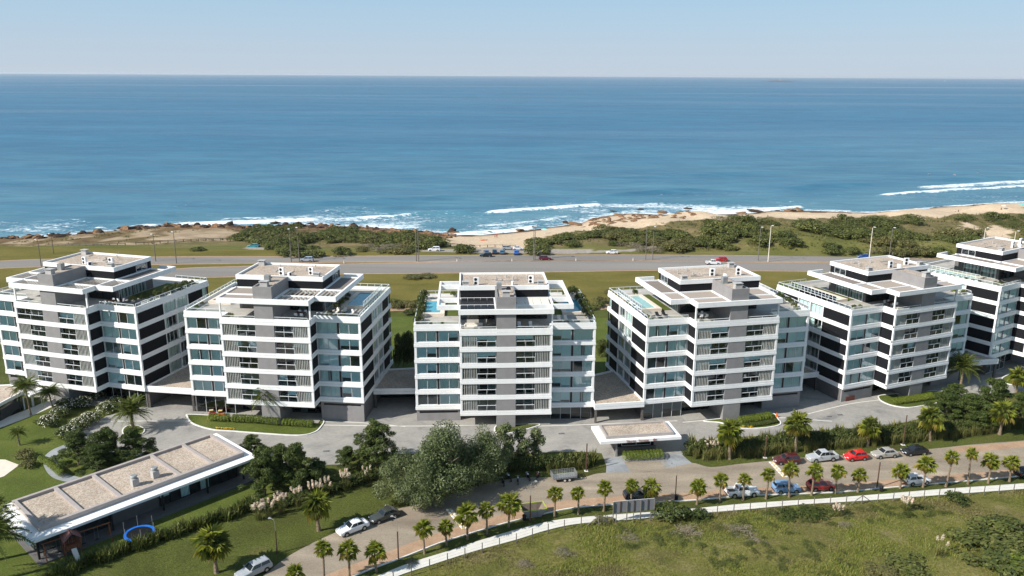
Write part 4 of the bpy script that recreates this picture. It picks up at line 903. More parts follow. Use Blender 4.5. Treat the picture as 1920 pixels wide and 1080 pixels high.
for x, y, yc, sp, lb in ((1368,861,812,2.1,'big fan palm right of the entrance lodge, beside the flax clumps'),(1491.5,848,797,2.1,'big fan palm behind the maroon estate car and hedge'),(1626.7,836,803,1.9,'big fan palm behind the red hatchback on the hedge side'),(1743.7,826,784,2.2,'big fan palm behind the black saloon on the hedge side'),(1874,815,774,2.1,'big fan palm at the right end of the hedge'),(598,995,948,2.0,'big fan palm on the lawn left of the white saloon'),(406,1074,1022,2.3,'big fan palm on the lawn left of the silver estate car'),(1905,735,708,2.0,'big fan palm by the driveway at the right edge')):
    b_ = G(x, y); palm('fan_palm', b_, max(1.5, height_at(b_, yc, x)), sp, 'fand', lb, int(x), 'tall fan palms on the lawns', .27, 40)
for x, y, yc, sp, lb in ((250,808,776,3.5,'date palm on the round island of the left driveway'),(1800,727,692,3.9,'date palm left of the pines at the right driveway'),(-8,1090,1012,4.6,'date palm with long fronds at the lower left corner'),(-14,1052,965,3.1,'date palm at the left edge beside the long low roof')):
    b_ = G(x, y); palm('date_palm', b_, max(1.6, height_at(b_, yc, x)), sp, 'date', lb, int(x)+50, 'date palms', .33, 46)
for x, y, yc, sp, lb in ((58,779,722,2.3,'queen palm at the left edge in front of the low pavilion'),(100,768,736,2.0,'queen palm nearer the far left apartment block'),(503,790,743,2.9,'queen palm before the second apartment block'),(37,835,812,1.3,'short queen palm alone on the left lawn')):
    b_ = G(x, y); palm('queen_palm', b_, max(1.2, height_at(b_, yc, x)), sp, 'queen', lb, int(x)+90, 'queen palms', .17, 36)

# ---- trees
def branchy(b, h, r, seed, spread, n=7, z0=.3):
    rs = random.Random(seed); b.cyl((0,0,-.3), (0,0,h*.45), r, r*.7, 7); b.cyl((0,0,h*.45), (.1*h*rs.uniform(-1,1),.1*h*rs.uniform(-1,1),h*.85), r*.7, r*.2, 6)
    for i in range(n):
        a = i*2.4; z = h*(z0+.45*i/n); e = Vector((cos(a)*spread, sin(a)*spread, z+h*.22)); m = Vector((cos(a)*spread*.5, sin(a)*spread*.5, z+h*.07)); b.tube([(0,0,z), m, e], [r*.42, r*.28, r*.08], 5)
def tree_template(kind, seed):
    key = ('tree', kind, seed)
    if key in CACHE: return CACHE[key]
    if kind == 'broad':
        cl = rclumps(60, lambda q, i: (lambda a, rr, z: (rr*cos(a), rr*sin(a), z, q.uniform(1.0,1.9), q.uniform(1.0,1.9), q.uniform(.8,1.5)))(q.uniform(0,6.28), 3.9*q.random()**.6, 0), seed)
        cl = [(c[0], c[1], 1.6+(1-(hypot(c[0], c[1])/4.6)**2)*5.6*random.Random(i*7+seed).uniform(.25,1.02), *c[3:]) for i, c in enumerate(cl)]
        f = foliage_mesh('crown', cl, 24000, .27, .12, 'broad', seed, up=.3); tb = MB(); branchy(tb, 7, .3, seed, 3); H = 8.4; Rr = 5
    elif kind == 'pine':
        q = random.Random(seed); cl = []
        for i in range(58):
            t = i/57; rr = (2.2*(1-t)**.55+.2)*q.uniform(.3,1.15); a = i*2.4+q.uniform(-.6,.6); z = .6+4.7*t+q.uniform(-.5,.5); k = q.uniform(.28,.7)
            cl.append((rr*cos(a), rr*sin(a), z+.25*rr, k*1.1, k*1.1, k*.6))
        f = foliage_mesh('crown', cl, 11500, .36, .075, 'pine', seed, up=.35, rough=1.0, shell=.25); tb = MB(); branchy(tb, 5.2, .16, seed, 1.7, 9, .15); H = 5.7; Rr = 2.6
    elif kind == 'slender':
        q = random.Random(seed); cl = [(q.uniform(-.5,.5), q.uniform(-.5,.5), .8+4.4*i/13, q.uniform(.45,.8), q.uniform(.45,.8), q.uniform(.5,.8)) for i in range(14)]
        f = foliage_mesh('crown', cl, 2600, .28, .14, 'broad', seed, shell=.2); tb = MB(); branchy(tb, 5, .08, seed, .6, 6); H = 5.7; Rr = 1.15
    else:
        q = random.Random(seed); cl = [(lambda a, rr: (rr*cos(a), rr*sin(a), q.uniform(.8,2.3)*(1-rr*.12), q.uniform(.55,.9), q.uniform(.55,.9), q.uniform(.5,.8)))(q.uniform(0,6.28), 1.6*q.random()**.6) for i in range(22)]
        f = foliage_mesh('crown', cl, 5200, .26, .11, 'shrub', seed, up=.3); tb = MB(); branchy(tb, 2.4, .1, seed, 1.1); H = 3.0; Rr = 2.2
    CACHE[key] = (f, tb.mesh('trunk', M['bark']), H, Rr); return CACHE[key]
def tree(name, kind, x, y, ytop, wpx, label, group, seed=1, rot=None):
    b_ = G(x, y); f, tm, H, Rr = tree_template(kind, seed); h = max(.8, height_at(b_, ytop, x)); w = px2m(b_, wpx)/2*(1.18 if kind == 'pine' else 1)
    E = empty(name, b_, rng.uniform(0, 6.28), label=label, cat='tree', group=group); E.scale = (w/Rr, w/Rr, h/H)
    put('trunk', tm, E); put('crown', f, E); return E
tree('broadleaf_tree', 'broad', 762, 941, 838, 118, 'big grey-green broadleaf tree beside the old hatchback, left of its clump', 'big trees by the street', 3)
tree('broadleaf_tree', 'broad', 838, 928, 788, 160, 'tallest grey-green broadleaf tree over the motorcycles, middle of its clump', 'big trees by the street', 4)
tree('broadleaf_tree', 'broad', 800, 948, 850, 110, 'lower grey-green broadleaf tree leaning over the street edge, front of its clump', 'big trees by the street', 4)
tree('broadleaf_tree', 'broad', 908, 903, 796, 120, 'grey-green broadleaf tree at the right of its clump, before the head-on block', 'big trees by the street', 3)
for x, y, yt, w, lb in ((948,872,793,38,'slender tree directly right of the big grey-green trees'),(978,868,801,38,'slender tree with yellowish top, middle of three by the driveway'),(1006,863,804,36,'slender pale tree nearest the grey driveway, right of three')):
    tree('slender_tree', 'slender', x, y, yt, w, lb, 'slender trees by the driveway', int(x) % 3)
PINES = [(148,872,812,66,'pine at the left of the cluster behind the long low roof'),(205,874,806,70,'pine in the middle of the cluster behind the long low roof'),(254,870,803,66,'pine at the right of the cluster, below the date palm island'),(185,888,838,60,'low pine in front of the cluster behind the long low roof'),
 (497,928,842,72,'pine at the right end of the long low building'),(560,920,832,72,'pine left of the pampas grass and grey driveway'),(530,905,838,70,'pine behind its two neighbours right of the long low building'),(472,856,818,48,'low pine touching the far right corner of the long low roof'),
 (707,872,789,78,'pine left of the big grey-green trees'),(652,880,838,44,'small sparse pine at the driveway corner'),(598,912,868,56,'low pine behind the pampas grass clumps'),
 (1768,792,730,60,'pine nearest the right big fan palm, left of its cluster'),(1812,800,740,70,'tall dark pine in the right cluster below the date palm'),(1862,782,714,64,'pale topped pine at the right of its cluster'),(1838,806,752,56,'front pine of the right cluster above the hedge'),(1915,796,738,50,'pine at the right edge of the photo'),(1785,770,722,50,'pine behind the right cluster by the driveway')]
for i, (x, y, yt, w, lb) in enumerate(PINES): tree('pine_tree', 'pine', x, y, yt, w, lb, 'dark pines in the gardens', i % 3)
for i, (x, y, yt, w, lb) in enumerate([(757,688,606,44,'dark tall bush in the shade between two blocks'),(770,676,628,34,'dark bush in the gap left of the head-on block'),(1128,668,632,30,'dark bush in the gap right of the head-on block')]):
    tree('garden_tree', 'small', x, y, yt, w, lb, 'dark trees between the blocks', i % 2)

# ---- bushes
def bush_mesh(mat, seed, n=900, L=.2, W=.11, flat=1.0):
    q = random.Random(seed); cl = [(lambda a, rr: (rr*cos(a), rr*sin(a), (.25+.45*(1-rr*rr))*flat, q.uniform(.22,.42), q.uniform(.22,.42), q.uniform(.2,.38)*flat))(q.uniform(0,6.28), .8*q.random()**.55) for i in range(18)]
    return foliage_mesh('bush', cl, n, L, W, mat, seed, up=.45, shell=.6)
BUSH = {k: [bush_mesh(m, s, n, L, W) for s in (1, 2, 3, 4, 5)] for k, (m, n, L, W) in dict(scrub=('scrub',1100,.17,.1), olive=('scrubo',1000,.17,.09), dead=('dead',800,.2,.035), shrub=('shrub',1100,.17,.085), bright=('bright',900,.16,.09)).items()}
def bush(name, p, r, h, kind, label, group, i=0, cat='shrub'):
    return put(name, BUSH[kind][i % 5], None, p, rng.uniform(0, 6.28), (r*rng.uniform(.9,1.1), r*rng.uniform(.9,1.1), h), label=label, cat=cat, group=group)
for i, (x, y, r, lb) in enumerate([(92,797,2.0,'lower left of the bank'),(111,781,1.9,'left middle of the bank'),(126,765,2.0,'upper left of the bank'),(155,761,2.0,'top middle of the bank'),(130,818,2.1,'lowest of the bank beside the pines'),(150,803,2.0,'lower middle of the bank'),(169,793,2.1,'centre of the bank by the round drive'),(200,772,2.0,'right of centre by the round drive'),(219,760,1.9,'right end of the bank beside the date palm'),(180,750,1.8,'top right of the bank below the block')]):
    p = G(x, y); E = empty('oleander_bush', p, rng.uniform(0, 6), label='white flowering oleander bush, '+lb, cat='shrub', group='white flowering bushes left of the round drive')
    put('foliage', BUSH['shrub'][i % 3], E, (0,0,0), 0, (r, r, r*.95))
    cl = [(0, 0, .35, .85, .85, .55)]
    if 'flw' not in CACHE: CACHE['flw'] = foliage_mesh('flowers', cl, 170, .1, .09, 'flower', 5, up=.8, shell=.95)
    put('flowers', CACHE['flw'], E, (0,0,.1), 0, (r, r, r), kind='stuff')
for x, y, r, k, lb in ((47,858,1.7,'olive','round grey-green shrub on the left lawn, farther of two'),(52,876,1.5,'olive','round grey-green shrub on the left lawn, nearer of two'),(1290,852,1.1,'shrub','dark reddish shrub at the right corner of the entrance lodge')): bush('garden_shrub', G(x, y), r, r*.8, k, lb, 'shrubs near the drive')
# flax and tall grass clumps
def blade_mesh(name, mat, seed, n, L, w, lean, curve=.25):
    rs = np.random.RandomState(seed); V = []; F = []
    for i in range(n):
        a = rs.rand()*6.28; le = rs.rand()*lean; l = L*rs.uniform(.65,1.1); b0 = np.array([rs.normal()*.16, rs.normal()*.16, 0]); d = np.array([cos(a)*sin(le), sin(a)*sin(le), cos(le)]); s = np.array([-sin(a), cos(a), 0])*w
        m = b0+d*l*.6; t = b0+d*l+np.array([cos(a), sin(a), -.6])*curve*l*le; o = len(V); V += [b0-s*.6, b0+s*.6, m+s, m-s, t]; F += [(o, o+1, o+2, o+3), (o+3, o+2, o+4, o+4)]
    F4 = [f for f in F if f[2] != f[3]]; b = MB(); b.v = [tuple(v) for v in V]; b.f = [f if f[2] != f[3] else f[:3] for f in F]; return b.mesh(name, M[mat])
FLAX = [blade_mesh('flax', 'flaxm', s, 60, 1.0, .05, .8) for s in (1, 2)]; TALL = [blade_mesh('tall_grass', 'grassm', s, 90, 1.0, .016, .5, .5) for s in (3, 4)]
FLAXB = [blade_mesh('flax_big', 'grassm', s, 40, 1.0, .05, .7) for s in (5, 6)]
def clump(name, p, mesh, r, h, label, group, cat='plant'): return put(name, mesh, None, p, rng.uniform(0, 6.28), (r, r, h), label=label, cat=cat, group=group)
def along(px, n):
    ln = gl(px); L = [0]
    for a, c in zip(ln, ln[1:]): L.append(L[-1]+(c-a).length)
    out = []
    for i in range(n):
        s = L[-1]*(i+.5)/n; k = max(j for j in range(len(ln)-1) if L[j] <= s); out.append(ln[k]+(ln[k+1]-ln[k])*((s-L[k])/max(1e-6, L[k+1]-L[k])))
    return out
for i, p in enumerate(along([(96,1090),(160,1062),(240,1036),(330,1004),(400,980),(445,966),(478,952)], 46)):
    for j in (0, 1):
        q = (p.x+rng.uniform(-.5,.5), p.y+rng.uniform(-.6,.6)+j*.8, 0); clump('flax_plant', (q[0], q[1], gz(q[0])), FLAX[(i+j) % 2], rng.uniform(1.3,1.7), rng.uniform(1.3,1.75), f'dark flax plant, {nth(i+1)} from the left in the {"front" if j == 0 else "back"} row of the lower left hedge', 'flax hedge plants at the lower left')
for i, p in enumerate(along([(1300,862),(1400,858),(1511,846),(1607,838),(1689,831),(1807,820),(1875,808),(1990,792)], 62)):
    q = (p.x+rng.uniform(-.4,.4), p.y+rng.uniform(-.3,.5), 0); clump('tall_grass_clump', (q[0], q[1], gz(q[0])), TALL[i % 2], rng.uniform(1.3,1.8), rng.uniform(1.7,2.4), f'tall grass clump, {nth(i+1)} from the left in the street side row of the right hedge', 'tall grass hedge clumps right of the lodge')
    q = (p.x+rng.uniform(-.6,.6), p.y+2.3+rng.uniform(-.5,.9)); bush('hedge_bush', (q[0], q[1], gz(q[0])), 1.5, 2.3, 'shrub', f'dark hedge bush, {nth(i+1)} from the left in the middle row of the right hedge', 'dark hedge bushes right of the lodge', i)
    if i % 3 != 1: clump('flax_plant', (p.x+rng.uniform(-.5,.5), p.y+4.2+rng.uniform(-.5,.5), gz(p.x)), FLAXB[i % 2], 1.6, rng.uniform(2.0,2.8), f'yellow-green flax, {nth(i+1)} place from the left along the driveway side of the right hedge', 'flax plants along the right driveway')
for i, p in enumerate(along([(930,884),(1000,881),(1100,873)], 13)):
    bush('hedge_bush', (p.x, p.y, gz(p.x)), 1.2, 2.5, 'shrub' if i < 9 else 'scrub', f'dark hedge bush behind motorcycles and trailer, {nth(i+1)} from the left', 'hedge bushes behind the motorcycles', i)
    if i > 6: clump('tall_grass_clump', (p.x, p.y-1.0, gz(p.x)), TALL[i % 2], 1.5, 1.9, f'tall grass clump behind the cage trailer, {nth(i-6)} from the left', 'tall grass behind the trailer')
for x, y, r, h, lb in ((1108,872,1.7,3.0,'bird-of-paradise clump left of the entrance lodge'),(1303,852,1.8,2.6,'yellow-green flax clump right of the entrance lodge')): clump('flax_clump', G(x, y), FLAXB[0], r, h, lb, 'big flax clumps beside the entrance'); clump('flax_clump', G(x+5, y-4), FLAXB[1], r, h*.9, lb+', inner tuft', 'big flax clumps beside the entrance')
# pampas grass
def pampas(x, y, h, npl, label, p=None, r=1.1):
    p = p or G(x, y); rs = random.Random(int(x)); E = empty('pampas_grass', p, rs.uniform(0, 6), label=label, cat='pampas grass', group='pampas grass clumps')
    put('leaves', TALL[int(x) % 2], E, (0,0,0), 0, (r*1.3, r*1.3, h*.62))
    if 'plume' not in CACHE:
        V, F = cloud([(0,0,0,.11,.11,.45)], 60, .26, .07, 3, up=.5, shell=.3); CACHE['plume'] = np_mesh('plume', V, F, M['plume'])
        CACHE['stalk'] = cm('stalk', lambda b: b.cyl((0,0,0),(0,0,1),.02,.012,4), M['grassm'])
    for i in range(npl):
        a = i*2.4; d = r*.5*math.sqrt((i+.5)/npl); le = rs.uniform(.05,.28); hh = h*rs.uniform(.78,1.05)
        o = put('stalk', CACHE['stalk'], E, (d*cos(a)*.6, d*sin(a)*.6, 0), (-sin(a)*le, cos(a)*le, 0), (1, 1, hh))
        pl_ = put('plume', CACHE['plume'], o, (0, 0, 1), 0, (1.25, 1.25, 1.0/hh))
    return E
for x, y, h, n_, lb in ((486,975,2.5,9,'left end of the row above the flax hedge'),(505,970,2.3,7,'second of the row above the flax hedge'),(528,963,3.0,11,'tallest of the row, left of the fan palm'),(560,950,2.8,8,'between two pampas clumps above the fan palm'),(592,938,2.9,10,'behind the fan palm crown'),(612,930,2.6,7,'right behind the fan palm'),(650,920,2.9,12,'below the small sparse pine'),(690,903,2.2,4,'right end of the row, beside the big grey-green trees'),(1340,852,2.3,7,'right of the entrance lodge beside the big fan palm'),(1328,850,2.0,5,'right of the entrance lodge, smaller')):
    pampas(x, y, h, n_, 'pampas grass with pale plumes, '+lb)
for i, p in enumerate(along([(470,965),(520,958),(580,940),(640,922),(700,900)], 15)): bush('hedge_bush', (p.x, p.y+1.2, gz(p.x)), 1.5, 1.5, 'shrub', f'dark undergrowth bush behind the pampas row, {nth(i+1)} from the left', 'undergrowth behind the pampas grass', i)
# clipped hedges and flower beds
def hedge(px, w, h, mat, label, n=None, name='clipped_hedge'):
    ln = gl(px); cl = []
    for a, c in zip(ln, ln[1:]):
        L = (c-a).length; k = max(1, int(L/.5))
        for i in range(k): q = a+(c-a)*((i+.5)/k); cl.append((q.x-ln[0].x, q.y-ln[0].y, h*.5, .42, w*.55, h*.55))
    V, F = cloud(cl, n or 420*len(cl), .16, .1, len(cl), up=1.1, shell=.7); return put(name, np_mesh(name, V, F, M[mat]), None, (ln[0].x, ln[0].y, gz(ln[0].x)+.15), label=label, cat='hedge')
hedge([(1168,861),(1205,859.5),(1243,857)], 2.6, 1.0, 'bright', 'clipped green hedge in front of the entrance lodge')
hedge([(76,866),(90,872),(104,884),(118,896)], 1.4, 1.0, 'bright', 'small green hedge beside the garden path at left')
hedge([(392,789),(432,791)], 1.5, 1.1, 'bright', 'low green hedge left of the queen palm on the drive island'); hedge([(436,791),(480,793),(520,797),(524,798)], 1.9, 1.2, 'bright', 'low green hedge at the foot of the queen palm'); hedge([(530,797),(560,799),(588,801)], 1.8, 1.0, 'bright', 'low green hedge right of the queen palm on the drive island')
hedge([(1385,793),(1420,788),(1445,784)], 2.2, .9, 'bright', 'yellow-green hedge on the island by the traffic cone'); hedge([(1395,801),(1430,797),(1456,792)], 1.4, .5, 'shrub', 'dark low hedge on the island by the traffic cone')
hedge([(1672,757),(1710,752),(1750,746)], 2.4, .8, 'bright', 'bright low planting on the island before the rust red panel block'); hedge([(1895,712),(1920,704)], 1.8, .7, 'bright', 'rounded bright hedge at the right edge below the end block')
for px, lb in (([(404,805),(440,807)], 'orange flower bed at the kerb of the queen palm island'), ([(1391,802),(1412,803.5)], 'orange flower bed beside the dark low hedge')): hedge(px, .4, .3, 'yflower', lb, 160, 'flower_bed')

# ---- coastal scrub
def scatter_px(poly, step, seed):
    W = [T(a, c) for a, c in poly]; xs = [p.x for p in W]; ys = [p.y for p in W]; q = random.Random(seed); out = []
    y = min(ys); 
    while y < max(ys):
        x = min(xs)
        while x < max(xs):
            X_, Y_ = x+q.uniform(-.45,.45)*step, y+q.uniform(-.45,.45)*step
            if inpoly(np.array([X_]), np.array([Y_]), W)[0]: out.append((X_, Y_, float(coast(X_, Y_))))
            x += step
        y += step
    return out
SP = []
for poly, st_, w in (([(430,452),(470,430),(560,427),(700,435),(790,447),(835,462),(780,477),(640,476),(512,478),(500,460)], 4.6, 1),([(982,477),(988,458),(1060,446),(1130,434),(1200,427),(1205,464),(1105,464),(1010,468)], 4.6, 1),
   ([(1215,442),(1270,420),(1340,413),(1430,412),(1520,412),(1600,418),(1700,414),(1760,430),(1830,436),(1845,448),(1800,468),(1700,466),(1640,463),(1600,470),(1480,462),(1380,466),(1230,468),(1210,455)], 5.2, 2),([(1700,412),(1800,407),(1920,404),(2030,400),(2030,470),(1925,445),(1860,422),(1800,414)], 6, 2)):
    for k in scatter_px(poly, st_, 5):
        if vnoise(k[0], k[1], 13, 55) > .3: SP.append((*k, w))
for x, y in ((372,472),(876,474),(868,472),(1230,472),(1262,471),(1285,470),(1205,471),(1252,468),(1008,476),(1560,476),(1595,474),(1635,474),(1660,476),(1700,478),(1735,479),(1760,479),(1690,480),(1725,478),(560,482),(530,480),(590,481),(640,479)):
    p = T(x, y); SP.append((p.x, p.y, p.z, 3))
SP.sort(key=lambda s: s[1]); CNT = {}
def belt(x, y):
    bl_ = 'left dunes' if x < -22 else 'car park dunes' if x < 48 else 'right dunes' if x < 150 else 'far right dunes'
    dd = float(shore(x))-y; return bl_, 'seaward' if dd < 34 else 'middle' if dd < 62 else 'roadside'
BORD = {}
for s_ in sorted(SP[:292]): k_ = belt(s_[0], s_[1]); CNT[k_] = CNT.get(k_, 0)+1; BORD[s_] = CNT[k_]
q = random.Random(9); stuffV = []; stuffF = []; off = 0
for i, (x, y, z, w) in enumerate(SP):
    nz = float(vnoise(x, y, 22, 77)); kind = 'scrub' if nz < .55 else ('olive' if nz < .74 else 'dead') if q.random() < .8 else q.choice(['scrub','olive'])
    if w == 1 and kind == 'dead' and q.random() < .5: kind = 'scrub'
    r = q.uniform(2.6,4.4)*(1.15 if w == 2 else 1); h = r*q.uniform(.55,.85) if w != 3 else r*.8
    if kind == 'dead': h *= .7
    if i < 292:
        k_ = belt(x, y); lb = {'scrub':'dark green', 'olive':'olive green', 'dead':'bare grey-brown'}[kind]+f' bush, {nth(BORD[SP[i]])} from left, {k_[1]} row of the {k_[0]}'
        gr = {'scrub':'dark green bushes on the dunes','olive':'olive bushes on the dunes','dead':'bare grey bushes on the dunes'}[kind]
        if i == 0 and w == 3: pass
        bush('dune_bush', (x, y, z-.3), r, h, kind, lb, gr, i, 'bush')
    else:
        me = BUSH[kind][i % 5]; v = np.empty(len(me.vertices)*3, np.float32); me.vertices.foreach_get('co', v); v = v.reshape(-1, 3)[:2000]*[r, r, h]+[x, y, z-.3]
        stuffV.append(v); stuffF.append(np.arange(len(v)).reshape(-1, 4)+off); off += len(v)
if stuffV: put('far_scrub', np_mesh('far_scrub', np.concatenate(stuffV), np.concatenate(stuffF), M['scrub']), kind='stuff', label='distant coastal scrub merging on the dunes', cat='scrub')
# shrubs along the garden boundary and meadow
BX = [742,752,765,785,1125,1200,1215,1232,1120,1240,1142,735,1110,772]; BS = [nth(sorted(BX).index(v)+1) for v in BX]
for i, (x, y, r, k) in enumerate([(742,578,2.2,'olive'),(752,574,2,'scrub'),(765,576,2.4,'olive'),(785,572,2,'shrub'),(1125,568,2.4,'olive'),(1200,560,2.6,'olive'),(1215,566,2.8,'dead'),(1232,562,2.6,'olive'),(1120,576,2.2,'scrub'),(1240,572,2.4,'scrub'),(1142,552,2,'olive'),(735,572,2.3,'scrub'),(1110,580,1.6,'scrub'),(772,590,2.2,'shrub')]):
    bush('boundary_shrub', G(x, y), r, r*.75, k, f'{dict(olive="olive",scrub="dark green",shrub="leafy",dead="bare grey")[k]} shrub, {BS[i]} from left along the sandy garden track', 'shrubs along the sandy garden track', i)
for x, y, r in ((782,522,4),(800,519,3.6),(770,520,2.4)): bush('meadow_shrub', G(x, y), r, .9, 'olive', 'low spreading shrub on the meadow, '+{782:'middle',800:'right',770:'left'}[x]+' of three below the highway', 'low shrubs on the meadow', int(x))
# ---- field plants
def fp(px, py):
    p = G(px, py); z = float(field_h(p.x, p.y)); d = ray(px, py); t = (z-CAM_H)/d[2]; return Vector((t*d[0], t*d[1], float(field_h(t*d[0], t*d[1]))))
for i, (x, y, r, h, k, lb) in enumerate([(1258,975,2.9,2.6,'shrub','dark bush right of the billboard by the footpath fence'),(1305,972,1.9,1.4,'shrub','lower dark bush just right of the billboard bush'),(1790,943,1.9,1.7,'shrub','dark rounded bush below the fence near the right edge'),(1470,968,2.2,.8,'shrub','low dark bush below the fence under the blue hatchback, left of two'),(1520,966,2.4,.9,'shrub','low dark bush below the fence under the blue hatchback, right of two'),(1560,962,1.6,.7,'scrub','low green bush beside the white pampas in the field'),(1130,978,1.6,.9,'olive','olive bush under the left strut of the fence'),(770,1058,1.0,.5,'dead','grey twiggy bush beside the footpath at lower left'),
    (1840,1020,4.2,1.9,'scrub','big dense low bush in the lower right, left of its mass'),(1880,1000,3.8,2.0,'scrub','big dense low bush in the lower right, farthest of its mass'),(1905,1035,3.8,1.8,'scrub','big dense low bush in the lower right, middle of its mass'),(1870,1060,4.0,1.7,'scrub','big dense low bush at the bottom right, nearest of its mass'),(1935,1075,4,1.7,'bright','bright green bush in the bottom right corner'),(1700,1062,3.2,1.0,'scrub','dark low bush at the bottom edge, left of the tall yellow grass'),(1655,1080,2.6,.9,'olive','olive low bush at the bottom edge under the field'),(1735,950,1.0,.5,'olive','small grey bush right of the white pampas'),(1705,968,.9,.6,'shrub','small dark bush under the white pampas'),(1060,1040,1.6,.6,'dead','grey twiggy patch in the field below the skip'),(1180,1010,1.8,.6,'dead','grey twiggy patch in the field below the billboard'),(1290,1000,2.4,.6,'dead','wide grey twiggy patch in the middle of the field'),(1390,1000,2.4,.6,'dead','wide grey twiggy patch under the pickup truck'),(1420,1020,1.8,.5,'dead','lower grey twiggy patch in the field'),(985,1062,1.4,.5,'dead','grey twiggy patch in the field at its left'),(1590,990,1.5,.5,'dead','grey twiggy patch under the red car in the field')]):
    bush('field_bush', fp(x, y)-Vector((0,0,.1)), r, h, k, lb, 'bushes in the rough field', i, 'bush')
pampas(1571, 968, 1.5, 7, 'white pampas grass in the field, left of two by the fence', fp(1571, 968)); pampas(1698, 958, 2.0, 12, 'white pampas grass in the field, right of two by the fence', fp(1698, 958), 1.2); pampas(1759, 1042, 2.6, 4, 'tall yellow pampas grass in the lower right field', fp(1759, 1042), 1.1)
def tufts(name, X, Y, Z, L, mat, seed, n=5, w=.05):
    rs = np.random.RandomState(seed); N = len(X); V = []; 
    base = np.repeat(np.stack([X, Y, Z], 1), n, 0); k = N*n; a = rs.rand(k)*6.28; le = rs.rand(k)*.8+.1; l = np.repeat(L, n)*rs.uniform(.6,1.2,k)
    d = np.stack([np.cos(a)*np.sin(le), np.sin(a)*np.sin(le), np.cos(le)], 1)*l[:, None]; s = np.stack([-np.sin(a), np.cos(a), 0*a], 1)*(w*(.6+.8*rs.rand(k)))[:, None]*np.repeat(L, n)[:, None]*2
    j = np.stack([rs.normal(size=k), rs.normal(size=k), 0*a], 1)*.12*np.repeat(L, n)[:, None]*3
    V = np.stack([base+j-s, base+j+s, base+j+d], 1).reshape(-1, 3); return np_mesh(name, V, np.arange(3*k).reshape(k, 3), M[mat])
rs = np.random.RandomState(4); n0 = 95000; X = rs.uniform(-20, 92, n0); Y = rs.uniform(84, 125, n0); ok = (Y < path_y(X)-.4) & (np.abs(X) < Y*.78+4) & (Y > 86); X = X[ok]; Y = Y[ok]
dens = vnoise(X, Y, 6, 90)*.7+vnoise(X, Y, 2.2, 91)*.5; ok = dens > rs.rand(len(X))*.95; X = X[ok]; Y = Y[ok]
pz = vnoise(X, Y, 7, 97)*.65+vnoise(X, Y, 2.5, 98)*.35+rs.normal(size=len(X))*.05; L_ = .14+.3*vnoise(X, Y, 5, 92)**1.5
for nm, mt, ok, lb in (('field_grass', 'tuft', pz < .52, 'rough green grass of the field'), ('dry_grass', 'dry', (pz >= .52), 'dry straw coloured grass patches of the field')):
    put(nm, tufts(nm, X[ok], Y[ok], field_h(X[ok], Y[ok])+.02, L_[ok], mt, 6, 6), kind='stuff', label=lb, cat='grass')
sv = []; sf = []; off = 0; k_ = 0; q = random.Random(31)
while k_ < 170:
    x_, y_ = q.uniform(-20, 85), q.uniform(87, 122)
    if y_ > path_y(x_)-1.5 or vnoise(x_, y_, 9, 99) < .5: continue
    me = BUSH['olive' if k_ % 3 else 'shrub'][k_ % 5]; v = np.empty(len(me.vertices)*3, np.float32); me.vertices.foreach_get('co', v); v = v.reshape(-1, 3)[:1600]*[q.uniform(.5,1.3), q.uniform(.5,1.3), q.uniform(.18,.5)]+[x_, y_, float(field_h(x_, y_))-.05]
    sv.append(v); sf.append(np.arange(len(v)).reshape(-1, 4)+off); off += len(v); k_ += 1
put('field_scrub', np_mesh('field_scrub', np.concatenate(sv), np.concatenate(sf), M['scrub']), kind='stuff', label='low dark weeds scattered over the field', cat='weeds')
rs = np.random.RandomState(14); n0 = 26000; X = rs.uniform(-260, 300, n0); Y = rs.uniform(284, 400, n0); ok = (shore(X)-Y > 12); X = X[ok]; Y = Y[ok]; ok = vnoise(X, Y, 8, 95) > rs.rand(len(X))*.9; X = X[ok]; Y = Y[ok]
Wp = [[T(a, c) for a, c in s] for s in SANDS]; ok = np.ones(len(X), bool)
for w in Wp: ok &= ~inpoly(X, Y, w)
for s in ([(786,462),(1010,462),(1010,478),(786,478)], [(1004,464),(1240,458),(1240,477),(1004,477)]): ok &= ~inpoly(X, Y, [T(a, c) for a, c in s])
ok &= (X > -50) | (vnoise(X, Y, 6, 44) > .55); X = X[ok]; Y = Y[ok]; put('dune_grass', tufts('dune_grass', X, Y, coast(X, Y), .45+.5*vnoise(X, Y, 6, 96), 'grassm', 7, 4, .1), kind='stuff', label='low grass and heath on the dunes', cat='grass')
